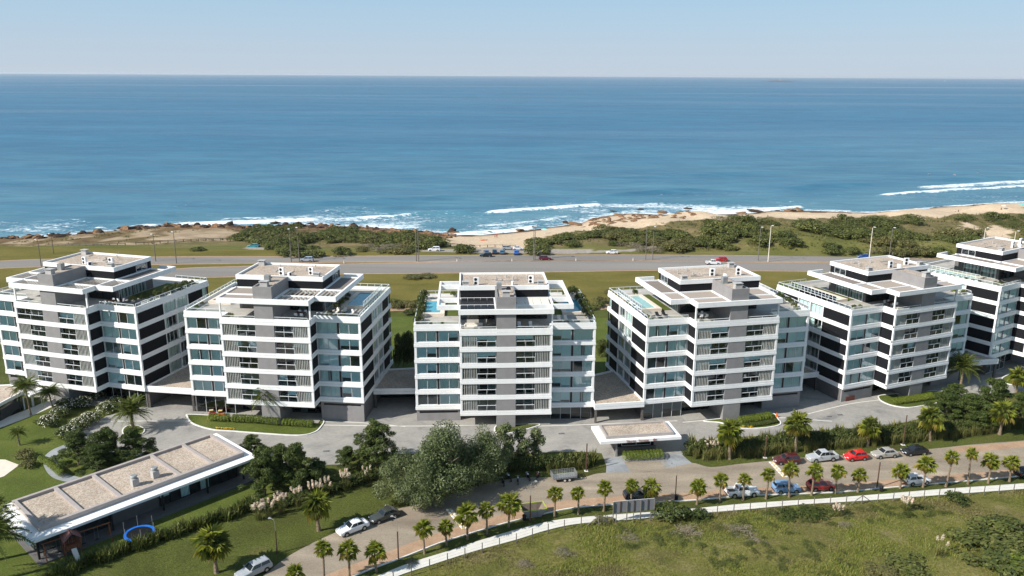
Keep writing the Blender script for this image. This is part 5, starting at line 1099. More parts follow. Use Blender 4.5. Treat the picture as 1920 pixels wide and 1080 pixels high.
# ---- plants on the roof terraces
TERR = {1:('far left block',[(12,7,1.1),(13.6,8.5,1.3),(14.6,10.2,1.5),(14.8,13,1.6),(14.9,15.5,1.6),(14.9,18,1.5),(15,20,1.1),(9.5,4.2,.5),(11,4,.5),(6.5,.9,.5)]),2:('queen palm block',[(9.8,9,1.0),(10,11.5,.9),(10,13.5,.9),(9.8,16,.9),(10,4.5,.9),(12.5,4.5,.7),(-6.5,1.2,.8),(-15,8,.6),(-15,6,.6),(7,1,.5)]),
 3:('head-on block',[(-15.3,5.2,1.2),(-15.3,7,1.1),(-15.2,9,1.3),(-15.3,11.5,1.4),(-15.2,14,1.5),(-15.3,16.5,1.4),(-15.2,19,1.4),(-15,21.5,1.5),(-9.5,22.6,1),(15.4,6.5,1.3),(15.3,9,1.4),(15.3,12,1.5),(15.4,15,1.4),(15.2,18,1.6),(14.2,22,1.9),(13,22.4,1.2),(-11,3.9,.5),(-13,3.8,.5),(11,3.9,.5),(13,3.9,.5),(3,.9,.45),(5,.9,.45),(6.8,1.0,.6)]),
 4:('block with the balcony person',[(-15.1,5,.7),(-14.2,4.4,.7),(-15.2,7,.6),(-15.2,9.5,.6),(-15.2,12,.6),(-15.2,15,.6),(-13,4.6,.6),(-11.5,20.8,1.0),(14.5,6,1.0),(15,9,1.2),(15,12,1.3),(13.6,4.2,.8),(-6.6,1,.6)]),
 5:('rust red panel block',[(-15.2,5,.8),(-14,4.5,.8),(-12.5,4.5,.7),(-15.2,8,.6),(-15.2,11,.6),(-15.2,14,.6),(-15.2,17,.6),(14,5.5,1.0),(15,7.5,1.1),(15.2,4.6,.9)]),6:('right edge block',[(-14.5,5,.9),(-13,4.6,.8),(-15.2,8,.6),(-15.2,11,.6),(-15.2,14,.6)])}
for i, (nm, L) in TERR.items():
    CT = {}
    for j, (x, y, r) in enumerate(sorted(L, key=lambda t: t[1])):
        sd_ = 'left terrace' if x < -8.1 else 'right terrace' if x > 8.1 else 'front terrace'
        CT[sd_] = CT.get(sd_, 0)+1
        bush('terrace_shrub', bpoint(i, x, y, TER+.25), r*.72, r*1.15, ('shrub','bright','olive')[(i*3+j) % 3] if r < 1.1 else 'shrub', f'{nth(CT[sd_])} shrub from the front on the {sd_}, {nm}', f'shrubs on the {sd_} of the {nm}', j)
# ================================================================== LOW BUILDINGS
M['carglass'] = plain('tinted_car_glass', (.015,.02,.024), .06, var=.05, spec=.7)
M['beige'] = plain('beige_upstand', (.36,.32,.3), .8, var=.1)
M['lgrey'] = plain('light_grey_panel', (.2,.2,.215), .6, var=.08)
# the long low club house
o = G(52, 1018, 3.55); E = empty('club_house', (o.x, o.y, gz(o.x)), R(48.2), label='long low club house with white flat roof and five gravel bays, lower left', cat='club house')
LX, LY = 31.8, 12.4
part('roof_slab', MB().box(0, 0, 3.15, LX, LY, 3.5), M['white'], E)
def rect(x0, y0, x1, y1): return [(x0,y0),(x1,y0),(x1,y1),(x0,y1)]
rx0, ry0, rx1, ry1 = 1.9, 1.7, LX-1.3, LY-.8
part('upstand', MB().ring(rect(rx0,ry0,rx1,ry1), rect(rx0+.5,ry0+.5,rx1-.5,ry1-.5), 3.501, 4.15), M['beige'], E)
ws = [5.0, 5.0, 8.7, 4.9, 4.6]; tot = rx1-rx0-1.0; k = (tot-4*.5)/sum(ws); x = rx0+.5
for i, w in enumerate(ws):
    w *= k; part('gravel_bay', MB().box(x, ry0+.5, 3.502, x+w, ry1-.5, 3.75), M['gravel'], E)
    if i < 4: part('roof_beam', MB().box(x+w, ry0+.501, 3.502, x+w+.5, ry1-.501, 4.13), M['beige'], E)
    if i == 2:
        for fx_ in (.34, .72): 
            c = part('chimney', MB().box(-.45,-.45,0,.45,.45,1.1), M['greyl'], E, loc=(x+w*fx_, 4.2+fx_*.6, 3.7)); part('cowl', MB().cyl((0,0,1.1),(0,0,1.45),.36,.36,12).cyl((0,0,1.5),(0,0,1.6),.5,.42,12), M['galv'], c)
    x += w+.5
part('floor_slab', MB().box(.8, -.2, -.6, LX-.6, LY-1, .12), M['greyd'], E)  # floor coloured dark to carry the shadow of the roof overhang
for x0, n_, sp_ in ((1.6, 3, 3.0), (17.6, 4, 3.0)):
    for i in range(n_): window(E, x0+i*sp_, 2.6, .13, sp_-.08, 3.0, 2, 0, 'centre', rng, 'glass', 'framed')
window(E, 1.6, 11.2, .13, 3.6, 3.0, 2, -pi/2, 'none', rng, 'glassc', 'framed'); window(E, 1.6, 7.4, .13, 3.6, 3.0, 2, -pi/2, 'none', rng, 'glassc', 'framed')
part('grey_wall', MB().box(10.8, 2.5, .1, 17.4, 2.9, 3.15), M['greyd'], E)
part('inner_wall', MB().box(2.2, 6.5, .1, LX-2, 6.8, 3.15), M['inner'], E); part('rear_wall', MB().box(1.6, LY-1.6, .1, LX-1.6, LY-1.3, 3.15), M['greyd'], E); part('end_wall', MB().box(LX-2, 2.6, .1, LX-1.7, LY-1.6, 3.15), M['greyd'], E)
for x in (1.3, 10.4, 17.4, 24, 29.8): put('column', cm(('column', 'club'), lambda b: b.box(-.12,-.12,.1,.12,.12,3.15), M['framed']), E, (x, 1.2, 0))
# entrance lodge
FL = G(1126, 828.4, 3.1); E = empty('entrance_lodge', (FL.x, FL.y, gz(FL.x)), R(8.9), label='small entrance lodge under a white canopy roof with lettering and a gravel bed', cat='lodge')
part('canopy_roof', MB().prism([(0,0),(13.7,0),(13.7,6.1),(0,6.1)], 2.62, 3.1), M['white'], E)
part('upstand', MB().ring(rect(1.15,.75,12.6,5.5), rect(1.5,1.1,12.25,5.15), 3.101, 3.6), M['beige'], E)
part('gravel_bed', MB().box(1.5, 1.1, 3.102, 12.25, 5.15, 3.35), M['gravel'], E)
part('stone_plinth', MB().box(3.3, 1.2, -.5, 9.8, 1.55, 1.15), M['stone'], E)
part('hut', MB().box(3.5, 1.9, 1.0, 9.6, 4.6, 2.62), M['dark'], E); window(E, 4.1, 1.75, 1.2, 5.0, 1.4, 2, 0, 'none', rng, 'glassd', 'frame')
part('column', MB().loft([[(-.2,-.2,-.4),(.2,-.2,-.4),(.2,.2,-.4),(-.2,.2,-.4)],[(-.09,-.09,2.62),(.09,-.09,2.62),(.09,.09,2.62),(-.09,.09,2.62)]]), M['grey'], E, loc=(2.9,.7,0))
part('rear_pier', MB().box(9.9, 3.2, -.4, 10.2, 4.8, 2.62), M['greyd'], E)
def lettering(txt, size, mat, parent, loc, rot=(pi/2,0,0), name='lettering', ext=.02):
    c = bpy.data.curves.new(name, 'FONT'); c.body = txt; c.size = size; c.extrude = ext; c.materials.append(mat)
    t_ = bpy.data.objects.new(name, c); me = bpy.data.meshes.new_from_object(t_); bpy.data.objects.remove(t_); me.name = name
    return put(name, me, parent, loc, rot)
LETM = plain('brown_letters', (.3,.1,.08), .5)
lettering('Tiburón', .5, LETM, E, (4.3, -.025, 2.7)); lettering('Terrazas', .5, LETM, E, (6.35, -.025, 2.7))
part('emblem', MB().ring([(.22*cos(a*pi/8),.22*sin(a*pi/8)) for a in range(16)], [(.16*cos(a*pi/8),.16*sin(a*pi/8)) for a in range(16)], 0, .03).box(-.13,-.05,0,.13,.05,.03), LETM, E, loc=(9.05,-.025,2.87), rot=(pi/2,0,0))
lettering('II', .42, LETM, E, (9.3, -.025, 2.72)); lettering('OCEANO', .42, M['black'], E, (5.7, 1.18, .45))
# low pavilion and covered walk at the left edge
E = empty('low_pavilion', (*G(-10, 790)[:2], gz(-95)), 0, label='low glazed pavilion with gravel roof at the left edge', cat='pavilion'); o = E.location
L = [(p.x-o.x, p.y-o.y) for p in (G(-90, 792, 3.2), G(0, 758, 3.2), G(44, 735, 3.2), G(22, 722, 3.2), G(-90, 726, 3.2))]; cx_ = sum(p[0] for p in L)/5; cy_ = sum(p[1] for p in L)/5
ins = lambda f: [(cx_+(p[0]-cx_)*f, cy_+(p[1]-cy_)*f) for p in L]
part('roof_slab', MB().prism(L, 2.75, 3.1).ring(L, ins(.94), 3.1, 3.35), M['white'], E); part('gravel_bed', MB().prism(ins(.938), 3.102, 3.2), M['gravel'], E)
part('glazed_wall', MB().ring(ins(.93), ins(.9), -.8, 2.75), M['carglass'], E)
E = empty('covered_walk', (*G(46, 752)[:2], gz(-88)), 0, label='white covered walk with slender posts leading to the far left block', cat='covered walk'); o = E.location
ln = [Vector(G(a, c, 2.6)[:2])-Vector(o[:2]) for a, c in ((48,741),(82,727),(122,712))]
A_ = offset(ln, 1.0); B_ = offset(ln, -1.0); part('roof_slab', MB().prism([(p.x,p.y) for p in A_]+[(p.x,p.y) for p in B_[::-1]], 2.4, 2.65), M['white'], E)
for t in (.03, .25, .5, .75, .97):
    p = ln[0].lerp(ln[2], t); 
    for s in (-.8, .8): put('post', cm(('post', 'walk'), lambda b: b.box(-.07,-.07,-.6,.07,.07,2.4), M['white']), E, (p.x+s*.4, p.y+s*.9, 0))
# ================================================================== VEHICLES
def car(kind, p, ang, col, label, group=None, L=4.3, W=1.74, detail=True, name='parked_car', cat='car'):
    H, hood, belt = dict(sedan=(1.44,.9,.98), hatch=(1.5,.92,1.0), wagon=(1.5,.9,.99), suv=(1.72,1.02,1.12), pickup=(1.76,1.05,1.14), mpv=(1.6,.96,1.06), beetle=(1.5,.86,.98), oldhatch=(1.38,.86,.93))[kind]
    E = empty(name, p, ang, label=label, cat=cat, group=group); w = W/2; h = L/2
    mat = CACHE.setdefault(('paint', col), paint('car_paint', col))
    def sec(x, ww, zb, zt, r=.1):
        return [(x,-ww*.86,zb),(x,-ww,zb+.14),(x,-ww,zb+(zt-zb)*.6),(x,-ww*.965,zt-r*.7),(x,-ww*.86,zt),(x,ww*.86,zt),(x,ww*.965,zt-r*.7),(x,ww,zb+(zt-zb)*.6),(x,ww,zb+.14),(x,ww*.86,zb)]
    def body(b):
        if kind == 'pickup': tail = [sec(-.2*L, w, .3, belt), sec(-.201*L, w, .3, .72), sec(-h+.02, w*.98, .38, .72), ]
        elif kind in ('sedan',): tail = [sec(-.28*L, w, .22, belt+.02), sec(-.44*L, w*.97, .26, belt+.01), sec(-.485*L, w*.93, .3, belt-.08), sec(-h, w*.88, .36, .8)]
        elif kind == 'beetle': tail = [sec(-.25*L, w, .22, belt), sec(-.42*L, w*.9, .26, belt-.1), sec(-h, w*.74, .36, .66)]
        else: tail = [sec(-.3*L, w, .22, belt+.03), sec(-.47*L, w*.97, .26, belt+.03), sec(-h, w*.92, .34, belt-.1)]
        b.loft([sec(h, w*.84, .34, hood-.26), sec(h-.1, w*.92, .24, hood-.16), sec(.36*L, w*.98, .2, hood-.04), sec(.22*L, w, .2, hood+.02), sec(.17*L, w, .2, belt-.02), *tail])
        if kind == 'pickup':
            b.box(-h+.03, -w*.97, .721, -.2*L, -w*.88, belt-.02); b.box(-h+.03, w*.88, .721, -.2*L, w*.97, belt-.02); b.box(-h+.03, -w*.88, .721, -h+.12, w*.88, belt-.03)
    bo = put('body', cm(('body', kind, L, W, col), body, mat), E)
    c0, c1, t0, t1 = dict(sedan=(.19,-.37,.04,-.23), hatch=(.21,-.46,.05,-.36), wagon=(.19,-.475,.04,-.43), suv=(.2,-.475,.06,-.43), pickup=(.2,-.19,.07,-.16), mpv=(.27,-.47,.08,-.42), beetle=(.17,-.36,.06,-.14), oldhatch=(.15,-.46,.01,-.24))[kind]
    wb, wt_ = w*.93, w*.72; zb = belt-.03
    Bt = [(c0*L,-wb,zb),(c0*L,wb,zb),(c1*L,wb,zb),(c1*L,-wb,zb)]; Tp = [(t0*L,-wt_,H),(t0*L,wt_,H),(t1*L,wt_,H),(t1*L,-wt_,H)]
    Md = [tuple(a+(c-a)*.93 for a, c in zip(p_, q_)) for p_, q_ in zip(Bt, Tp)]; Tp2 = [(x-(.06*L if i < 2 else -.03*L), y*.86, H+.02) for i, (x, y, z) in enumerate(Tp)]
    put('cabin', cm(('cabin', kind, L, W, col), lambda b: b.loft([Bt, Md, Tp2]), mat), E)
    def face(name, a, c, d, e, u0, u1, v0, v1, out):
        def fn(b):
            def bl(u, v): 
                q = [(a[i]*(1-u)+c[i]*u)*(1-v)+(e[i]*(1-u)+d[i]*u)*v+out[i] for i in range(3)]; return tuple(q)
            b.quad(bl(u0,v0), bl(u1,v0), bl(u1,v1), bl(u0,v1))
        put(name, cm((name, kind, L, W, u0, out), fn, M['carglass']), E)
    face('windscreen', Bt[0], Bt[1], Md[1], Md[0], .07, .93, .12, .94, (.018, 0, .012))
    face('rear_window', Bt[2], Bt[3], Md[3], Md[2], .1, .9, .25, .9, (-.018, 0, .012))
    sp = ((.05,.47),(.52,.95)) if kind not in ('pickup',) else ((.06,.47),(.52,.95))
    for u0, u1 in sp:
        face('side_window', Bt[0], Bt[3], Md[3], Md[0], u0, u1, .16, .92, (0,-.016,.008)); face('side_window', Bt[1], Bt[2], Md[2], Md[1], u0, u1, .16, .92, (0,.016,.008))
    rw = .36 if kind in ('suv','pickup') else .31
    for fx_ in (.3, -.3):
        for s in (-1, 1):
            put('wheel_arch', cm(('wheel_arch', rw), lambda b: b.cyl((0,-.03,0),(0,.03,0),rw+.06,rw+.06,16), M['black']), bo, (fx_*L, s*(w-.02), rw+.02))
            wh = put('wheel', cm(('wheel', rw), lambda b: b.cyl((0,-.1,0),(0,.1,0),rw,rw,16), M['tyre']), E, (fx_*L, s*(w-.07), rw))
            put('rim', cm(('rim', rw), lambda b: b.cyl((0,-.115,0),(0,.115,0),rw*.62,rw*.62,12), M['rim']), wh)
    if detail:
        for s in (-1, 1):
            put('headlight', cm('headlight', lambda b: b.box(-.06,-.17,-.07,.06,.17,.07), M['chrome']), E, (h-.09, s*w*.66, hood-.22), (0, -.3, s*.25))
            put('tail_light', cm('tail_light', lambda b: b.box(-.05,-.1,-.12,.05,.1,.12), M['tail']), E, (-h+.05, s*w*.76, belt-.2))
            put('wing_mirror', cm(('wing_mirror', col), lambda b: b.box(-.07,-.1,-.06,.07,.1,.06), mat), E, (c0*L-.12, s*(w+.06), belt+.04))
        put('front_bumper', cm(('bumper', W), lambda b: b.box(-.05,-w*.8,-.09,.05,w*.8,.09), M['black']), E, (h-.06, 0, .4)); put('rear_bumper', cm(('bumper', W), None, None), E, (-h+.03, 0, .46))
        put('number_plate', cm('number_plate', lambda b: b.box(-.01,-.24,-.055,.01,.24,.055), M['white2']), E, (h, 0, .47))
    if kind == 'pickup': put('bed_liner', cm(('bed_liner', L), lambda b: b.box(-h+.13,-w*.87,.722,-.21*L,w*.87,.76), M['black']), E)
    return E
kx = np.array([p.x for p in kerb]); ky = np.array([p.y for p in kerb])
def sdir(x):                              # direction of the street at x
    i = int(np.clip(np.searchsorted(kx, x), 2, len(kx)-3)); return atan2(ky[i+2]-ky[i-2], kx[i+2]-kx[i-2])
CARS = [('sedan',660,1000,1,(.78,.79,.8),'white saloon on the sandy verge in front of the big fan palm',4.4),('oldhatch',719,977,1,(.05,.055,.048),'old grey-green hatchback with open headlamps beside the big tree',4.2),('wagon',473,1081,1,(.36,.38,.4),'silver estate car cut by the bottom edge of the photo',4.4),
 ('hatch',1196,938,0,(.015,.02,.03),'dark car hidden behind the billboard and two palms',4.1),('pickup',1393,932,0,(.78,.79,.8),'white pickup truck with open bed on the near side',5.0),('mpv',1476,925,0,(.16,.3,.5),'light blue hatchback on the near side of the street',4.1),('hatch',1541,920,0,(.42,.012,.02),'bright red hatchback on the near side beneath the palms',4.1),('hatch',1721,909,0,(.8,.8,.82),'white hatchback on the near side at right',4.1),('sedan',1932,895,0,(.012,.013,.015),'black car cut off by the right edge of the photo',4.4),
 ('wagon',1476,871,1,(.09,.016,.018),'maroon estate car at the left end of the far side row',4.2),('pickup',1543,866,1,(.42,.44,.46),'silver double cab pickup truck on the far side',5.1),('hatch',1606,864,1,(.62,.012,.012),'red hatchback on the far side behind the silver pickup',3.7),('sedan',1661,859,1,(.36,.34,.31),'silver-beige saloon on the far side between red and black cars',4.3),('sedan',1717,854,1,(.012,.013,.016),'black saloon at the right end of the far side row',4.3)]
for k, x, y, left, col, lb, L in CARS:
    p = G(x, y, .02); p = p + Vector((0, .6, 0)); p.z = gz(p.x)+.024; a = sdir(p.x) + (pi if left else 0)
    car(k, p, a, col, lb, 'cars parked along the street', L)
for k, x, y, a, col, lb, L in (('suv',575,490.5,pi,(.32,.36,.42),'silver off-roader driving on the highway behind the second block',4.5),('hatch',1022,487,0.02,(.12,.012,.03),'dark red car driving on the highway right of the lamp pair',4.2),('hatch',1352,489.5,pi,(.5,.015,.015),'red hatchback driving on the highway above the fourth block',4.2),('pickup',1337,496,0,(.78,.79,.8),'white pickup driving on the near carriageway above the fourth block',5.0),('hatch',911,481,pi,(.012,.015,.02),'black hatchback at the highway edge by the beach car park',4.2),('hatch',1619,484,pi,(.02,.07,.25),'blue car on the highway behind the fifth block roof',4.2)):
    p = G(x, y, .026); p.z = gz(p.x)+.026; car(k, p, a, col, lb, 'cars on the highway', L, name='car', detail=True)
for k, x, y, a, col, lb, L in (('suv',814,471,pi,(.78,.78,.8),'white off-roader on the track left of the beach car park',4.3),('hatch',475,464.5,pi,(.03,.25,.28),'teal car parked on the grass near the left scrub',4.2),('hatch',1147,476,pi,(.76,.77,.78),'white hatchback parked on the verge by the gravel lot',4.1),('wagon',953,468,0.0,(.33,.36,.37),'silver estate car at the beach car park fence',4.5),('beetle',971,468.5,0.05,(.78,.78,.82),'white rounded car at the beach car park fence',4.0),('hatch',912,476,1.7,(.12,.14,.25),'purple-blue car in the beach car park row, leftmost',3.9),('mpv',927.5,475.5,1.6,(.02,.05,.1),'dark blue people carrier in the beach car park row',4.1),('hatch',942,476,1.5,(.05,.13,.22),'steel blue car in the beach car park row',3.9),('hatch',968.5,477,1.5,(.015,.12,.45),'bright blue car in the beach car park row, rightmost',3.7)):
    car(k, T(x, y), a, col, lb, 'cars parked by the beach', L)
def motorcycle(x, y, a, col, label):
    E = empty('motorcycle', G(x, y, .03), a, label=label, cat='motorcycle', group='motorcycles parked under the big trees'); mat = CACHE.setdefault(('paint', col), paint('bike_paint', col))
    for fx_ in (.65, -.65):
        w = put('wheel', cm('bike_wheel', lambda b: b.cyl((0,-.06,0),(0,.06,0),.3,.3,14), M['tyre']), E, (fx_, 0, .3)); put('rim', cm('bike_rim', lambda b: b.cyl((0,-.065,0),(0,.065,0),.2,.2,12), M['rim']), w)
    put('frame', cm('bike_frame', lambda b: (b.tube([(.65,.09,.3),(.45,.08,.9)], .03), b.tube([(.65,-.09,.3),(.45,-.08,.9)], .03), b.tube([(.45,0,.8),(-.1,0,.45),(-.65,0,.32)], .05), b.box(-.2,-.13,.25,.25,.13,.55)), M['black']), E)
    put('tank', cm(('bike_tank', col), lambda b: b.ball((.15,0,.78), (.32,.16,.15)), mat, True), E); put('seat', cm('bike_seat', lambda b: b.loft([[(-.75,-.1,.78),(-.75,.1,.78),(-.75,.1,.86),(-.75,-.1,.86)],[(-.1,-.14,.7),(-.1,.14,.7),(-.1,.14,.8),(-.1,-.14,.8)]]), M['black']), E)
    put('handlebar', cm('bike_bar', lambda b: b.tube([(.3,-.36,1.0),(.45,-.1,.95),(.45,.1,.95),(.3,.36,1.0)], .02), M['galv']), E); put('fender', cm(('bike_fender', col), lambda b: b.box(.5,-.08,.6,.85,.08,.65), mat), E); put('headlight', cm('bike_light', lambda b: b.ball((.58,0,.85), .1), M['chrome'], True), E)
for x, y, a, c, lb in ((990,898,1.9,(.5,.52,.55),'silver motorcycle left of the red one near the trailer'),(1008,898,1.3,(.3,.02,.02),'dark red motorcycle nearest the cage trailer'),(954,900,2.0,(.7,.7,.7),'white-fendered motorcycle in the tree shade'),(971,905,1.6,(.6,.6,.6),'pale motorcycle facing the street in the tree shade'),(943,908,1.8,(.02,.02,.02),'black motorcycle in the darkest tree shade'),(727,961,2.2,(.02,.02,.025),'black scooter behind the old hatchback under the tree')): motorcycle(x, y, a, c, lb)
# cage trailer
E = empty('cage_trailer', G(1057, 899, .03), sdir(10)+.03, label='two-axle galvanised cage trailer parked behind the motorcycles', cat='trailer')
part('bed', MB().box(-1.9,-.85,.55,1.9,.85,.65), M['galv'], E)
for nm, x0, y0, x1, y1, n_ in (('side_panel',-1.9,-.85,1.9,-.85,10),('side_panel',-1.9,.85,1.9,.85,10),('end_panel',-1.9,-.85,-1.9,.85,7),('end_panel',1.9,-.85,1.9,.85,7)):
    b = MB()
    for i in range(n_+1): t = i/n_; xx, yy = x0+(x1-x0)*t, y0+(y1-y0)*t; b.box(xx-.025, yy-.025, .65, xx+.025, yy+.025, 1.35)
    for z in (.9, 1.1, 1.35): b.box(min(x0,x1)-.026, min(y0,y1)-.026, z-.02, max(x0,x1)+.026, max(y0,y1)+.026, z+.02)
    part(nm, b, M['galv'], E)
for x in (-.1, .65):
    for s in (-.85, .85): w = put('wheel', cm(('wheel', .28), lambda b: b.cyl((0,-.09,0),(0,.09,0),.28,.28,14), M['tyre']), E, (x, s, .28)); put('rim', cm(('rim', .28), lambda b: b.cyl((0,-.1,0),(0,.1,0),.18,.18,12), M['cloth']), w)
part('drawbar', MB().tube([(1.9,-.6,.55),(3.0,0,.5)], .05).tube([(1.9,.6,.55),(3.0,0,.5)], .05).tube([(3.0,0,.5),(3.0,0,.02)], .04), M['black'], E)
# rubbish skip
E = empty('rubbish_skip', G(999, 966, .03), R(14), label='open rubbish skip with yellow-green rim standing at the kerb', cat='skip')
bt, tp = rect(-1.0,-.85,1.0,.85), rect(-1.75,-1.05,1.75,1.05)
b = MB(); b.loft([[(x,y,.1) for x, y in bt], [(x,y,1.35) for x, y in tp]], False); b.f.append((3,2,1,0)); part('tub', b, M['lgrey'], E)
b = MB(); b.loft([[(x*.97,y*.96,.16) for x, y in bt], [(x*.975,y*.96,1.34) for x, y in tp]], False); b.f.append((0,1,2,3)); part('inner_lining', b, plain('brown_lining', (.2,.16,.13), .9, var=.3), E)  # lining is a mottled brown over the whole inside
part('rim', MB().ring(rect(-1.8,-1.1,1.8,1.1), rect(-1.69,-1.0,1.69,1.0), 1.341, 1.43), plain('lime_rim', (.4,.5,.05), .5), E)
part('lifting_lug', MB().box(-.5,-1.12,.5,-.4,-.9,1.1), M['lgrey'], E); part('lifting_lug', MB().box(.4,-1.12,.5,.5,-.9,1.1), M['lgrey'], E)
# billboard seen from behind
p0, p1 = G(1149, 980), G(1226, 974); W_ = (p1-p0).length; E = empty('billboard', p0, atan2(p1.y-p0.y, p1.x-p0.x), label='grey billboard seen from behind, beside the footpath', cat='billboard')
hz = height_at(p0, 941.5, 1149); hb = height_at(p0, 963, 1149); n_ = 6
for i in range(n_): put('panel', cm(('panel', 'bb'), lambda b: b.box(.03, .1, hb, W_/n_-.03, .14, hz), M['lgrey']), E, (i*W_/n_, 0, 0))
for i in range(n_+1):
    if i in (0, 2, 4, 6): put('post', cm(('post', 'bb'), lambda b: b.box(-.06,-.06,-.2,.06,.06,hz-.05), M['woodg']), E, (i*W_/n_, 0, 0))
    else: put('rib', cm(('rib', 'bb'), lambda b: b.box(-.03,0,hb,.03,.09,hz), M['wood']), E, (i*W_/n_, 0, 0))
part('frame_rail', MB().box(0,.145,hz-.08,W_,.2,hz), M['white2'], E)
# footpath fence
fl = offset(PATH_LOW, -.9); d = [0]
for a, c in zip(fl, fl[1:]): d.append(d[-1]+(c-a).length)
E = empty('wire_fence', (fl[0].x, fl[0].y, gz(fl[0].x)), 0, label='wire fence of grey timber posts along the footpath and field', cat='fence'); o = E.location; s = 2.0; P3 = []
post = cm('fence_post', lambda b: b.cyl((0,0,-.4),(0,0,1.55),.075,.065,7), M['woodg'])
while s < d[-1]-1:
    k = max(j for j in range(len(fl)-1) if d[j] <= s); q = fl[k].lerp(fl[k+1], (s-d[k])/(d[k+1]-d[k])); P3.append(Vector((q.x-o.x, q.y-o.y, float(field_h(q.x, q.y))-o.z)))
    if abs(q.x) < 95: put('post', post, E, P3[-1])
    s += 2.5
for z in (.5, 1.0, 1.45): part('wire', MB().tube([p+Vector((0,0,z)) for p in P3], .008, 3), M['galv'], E)
for px in (1120, 1620):
    j = min(range(len(P3)), key=lambda i: abs((P3[i].x+o.x)/(P3[i].y+o.y)-(G(px, 970).x/G(px, 970).y))); p = P3[j]; dv = (P3[j+1]-P3[j]).normalized()
    for sg in (-1, 1): part('strut', MB().cyl(p+Vector((0,0,1.4)), p+dv*sg*2.0+Vector((0,0,-.1)), .06, .06, 6), M['woodg'], E)
# speed bumps
for (x0, y0), (x1, y1), lb in (((841,954),(872,992),'speed bump of yellow and white blocks near the big trees'),((1446,866),(1473,895),'speed bump of yellow and white blocks below the maroon estate car')):
    a, c = G(x0, y0, .03), G(x1, y1, .03); E = empty('speed_bump', a, atan2(c.y-a.y, c.x-a.x), label=lb, cat='speed bump', group='speed bumps on the street'); L = (c-a).length; n_ = 12
    for i in range(n_):
        for j in range(2): put('block', cm(('block', (i+j) % 2, L), lambda b: b.loft([rect3(0,-.2,L/n_-.06,.2,0), rect3(.05,-.1,L/n_-.11,.1,.07)]) if False else b.loft([[(0,-.2,0),(L/n_-.06,-.2,0),(L/n_-.06,.2,0),(0,.2,0)],[(.04,-.12,.07),(L/n_-.1,-.12,.07),(L/n_-.1,.12,.07),(.04,.12,.07)]]), M['yellow' if (i+j) % 2 else 'kerb']), E, (i*L/n_, (j-.5)*.46, 0))
# ================================================================== STREET FURNITURE
def lamp(x, y, ytop, label, side=1, frac=.68, group='street lamps along the near street'):
    b_ = G(x, y); h = max(3, height_at(b_, ytop, x)); E = empty('street_lamp', b_, rng.uniform(-.2,.2), label=label, cat='street lamp', group=group)
    part('pole', MB().cyl((0,0,-.3),(0,0,h*frac),.1,.085,8), M['wood'], E); hz = h*frac
    part('arm', MB().tube([(0,0,hz-.3),(0,0,h*.9),(-.15*side,.1,h),(-.7*side,.5,h+.02)], .022, 6), M['galv'], E)
    part('lamp_head', MB().loft([[(-.7*side-.22,.5-.14,h-.02),(-.7*side+.22,.5-.14,h-.02),(-.7*side+.22,.5+.14,h-.02),(-.7*side-.22,.5+.14,h-.02)],[(-.7*side-.1,.44,h+.12),(-.7*side+.1,.44,h+.12),(-.7*side+.1,.56,h+.12),(-.7*side-.1,.56,h+.12)]]), M['galv'], E)
lamp(519.5,1037.5,975,'street lamp on the lawn left of the white saloon'); lamp(747,1049,972,'street lamp at the kerb between the second and third palm groups',1); lamp(994,980,905,'street lamp beside the rubbish skip',-1); lamp(1266,935,871,'street lamp right of the billboard',1)
for x, y, yt, lb in ((1644,915,866,'plain brown pole at the kerb left of the white hatchback'),(1099,883,831,'plain brown pole by the flax clump left of the lodge'),(1434,858,817,'plain brown pole behind the maroon estate car hedge'),(1693,834,778,'plain brown pole in the hedge behind the silver-beige saloon')):
    b_ = G(x, y); h = height_at(b_, yt, x); E = empty('utility_pole', b_, 0, label=lb, cat='pole', group='plain brown poles'); part('pole', MB().cyl((0,0,-.3),(0,0,h),.11,.09,8), M['wood'], E)
    part('cap', MB().cyl((0,0,h),(0,0,h+.05),.1,.06,8), M['galv'], E); part('base_collar', MB().box(-.3,-.3,-.2,.3,.3,.05), M['kerb'], E)
HL = [(77.5,500,450),(100.7,476,439),(292,490,440),(331,494,436),(546.4,491.4,430.4),(561.3,491.4,427.7),(780.7,490,429),(785,490.5,427.7),(1000.5,487,425),(1003,487.4,425),(1210.4,487,423.7),(1223.4,487.4,426),(1421.3,488.5,427),(1440,491,424),(1629,489,427),(1666,491,428),(1838,492,428),(1895,494,434)]
for i, (x, y, yt) in enumerate(HL):
    b_ = G(x, y); h = height_at(b_, yt, x); E = empty('highway_lamp', b_, 0, label='tall thin highway lamp post, '+ORD[i]+' from the left on the median', cat='street lamp', group='tall lamp posts along the highway')
    put('pole', cm(('pole', 'hw', round(h, 1)), lambda b: b.cyl((0,0,-.2),(0,0,h),.16,.09,7), M['cloth'] if i > 11 else M['woodg']), E)
    put('arm', cm('hw_arm', lambda b: b.tube([(0,0,-.1),(.1,-.3,.25),(.15,-1.0,.4)], .05, 5), M['galv']), E, (0, 0, h)); put('lamp_head', cm('hw_head', lambda b: b.box(-.17,-1.5,.34,.4,-.9,.5), M['white2']), E, (0, 0, h))
for i, (x, y) in enumerate(((645,493.6),(857,490),(960,489.6),(1080,489),(1187,488.8))):
    E = empty('marker_post', G(x, y, .02), 0, label='small yellow and white marker post on the highway median, '+ORD[i]+' from the left', cat='marker post', group='yellow marker posts'); put('post', cm(('post', 'mk'), lambda b: b.cyl((0,0,-.1),(0,0,.55),.14,.13,8), M['white2']), E); put('cap', cm(('cap', 'mk'), lambda b: b.cyl((0,0,.55),(0,0,1.0),.14,.11,8), M['yellow']), E)
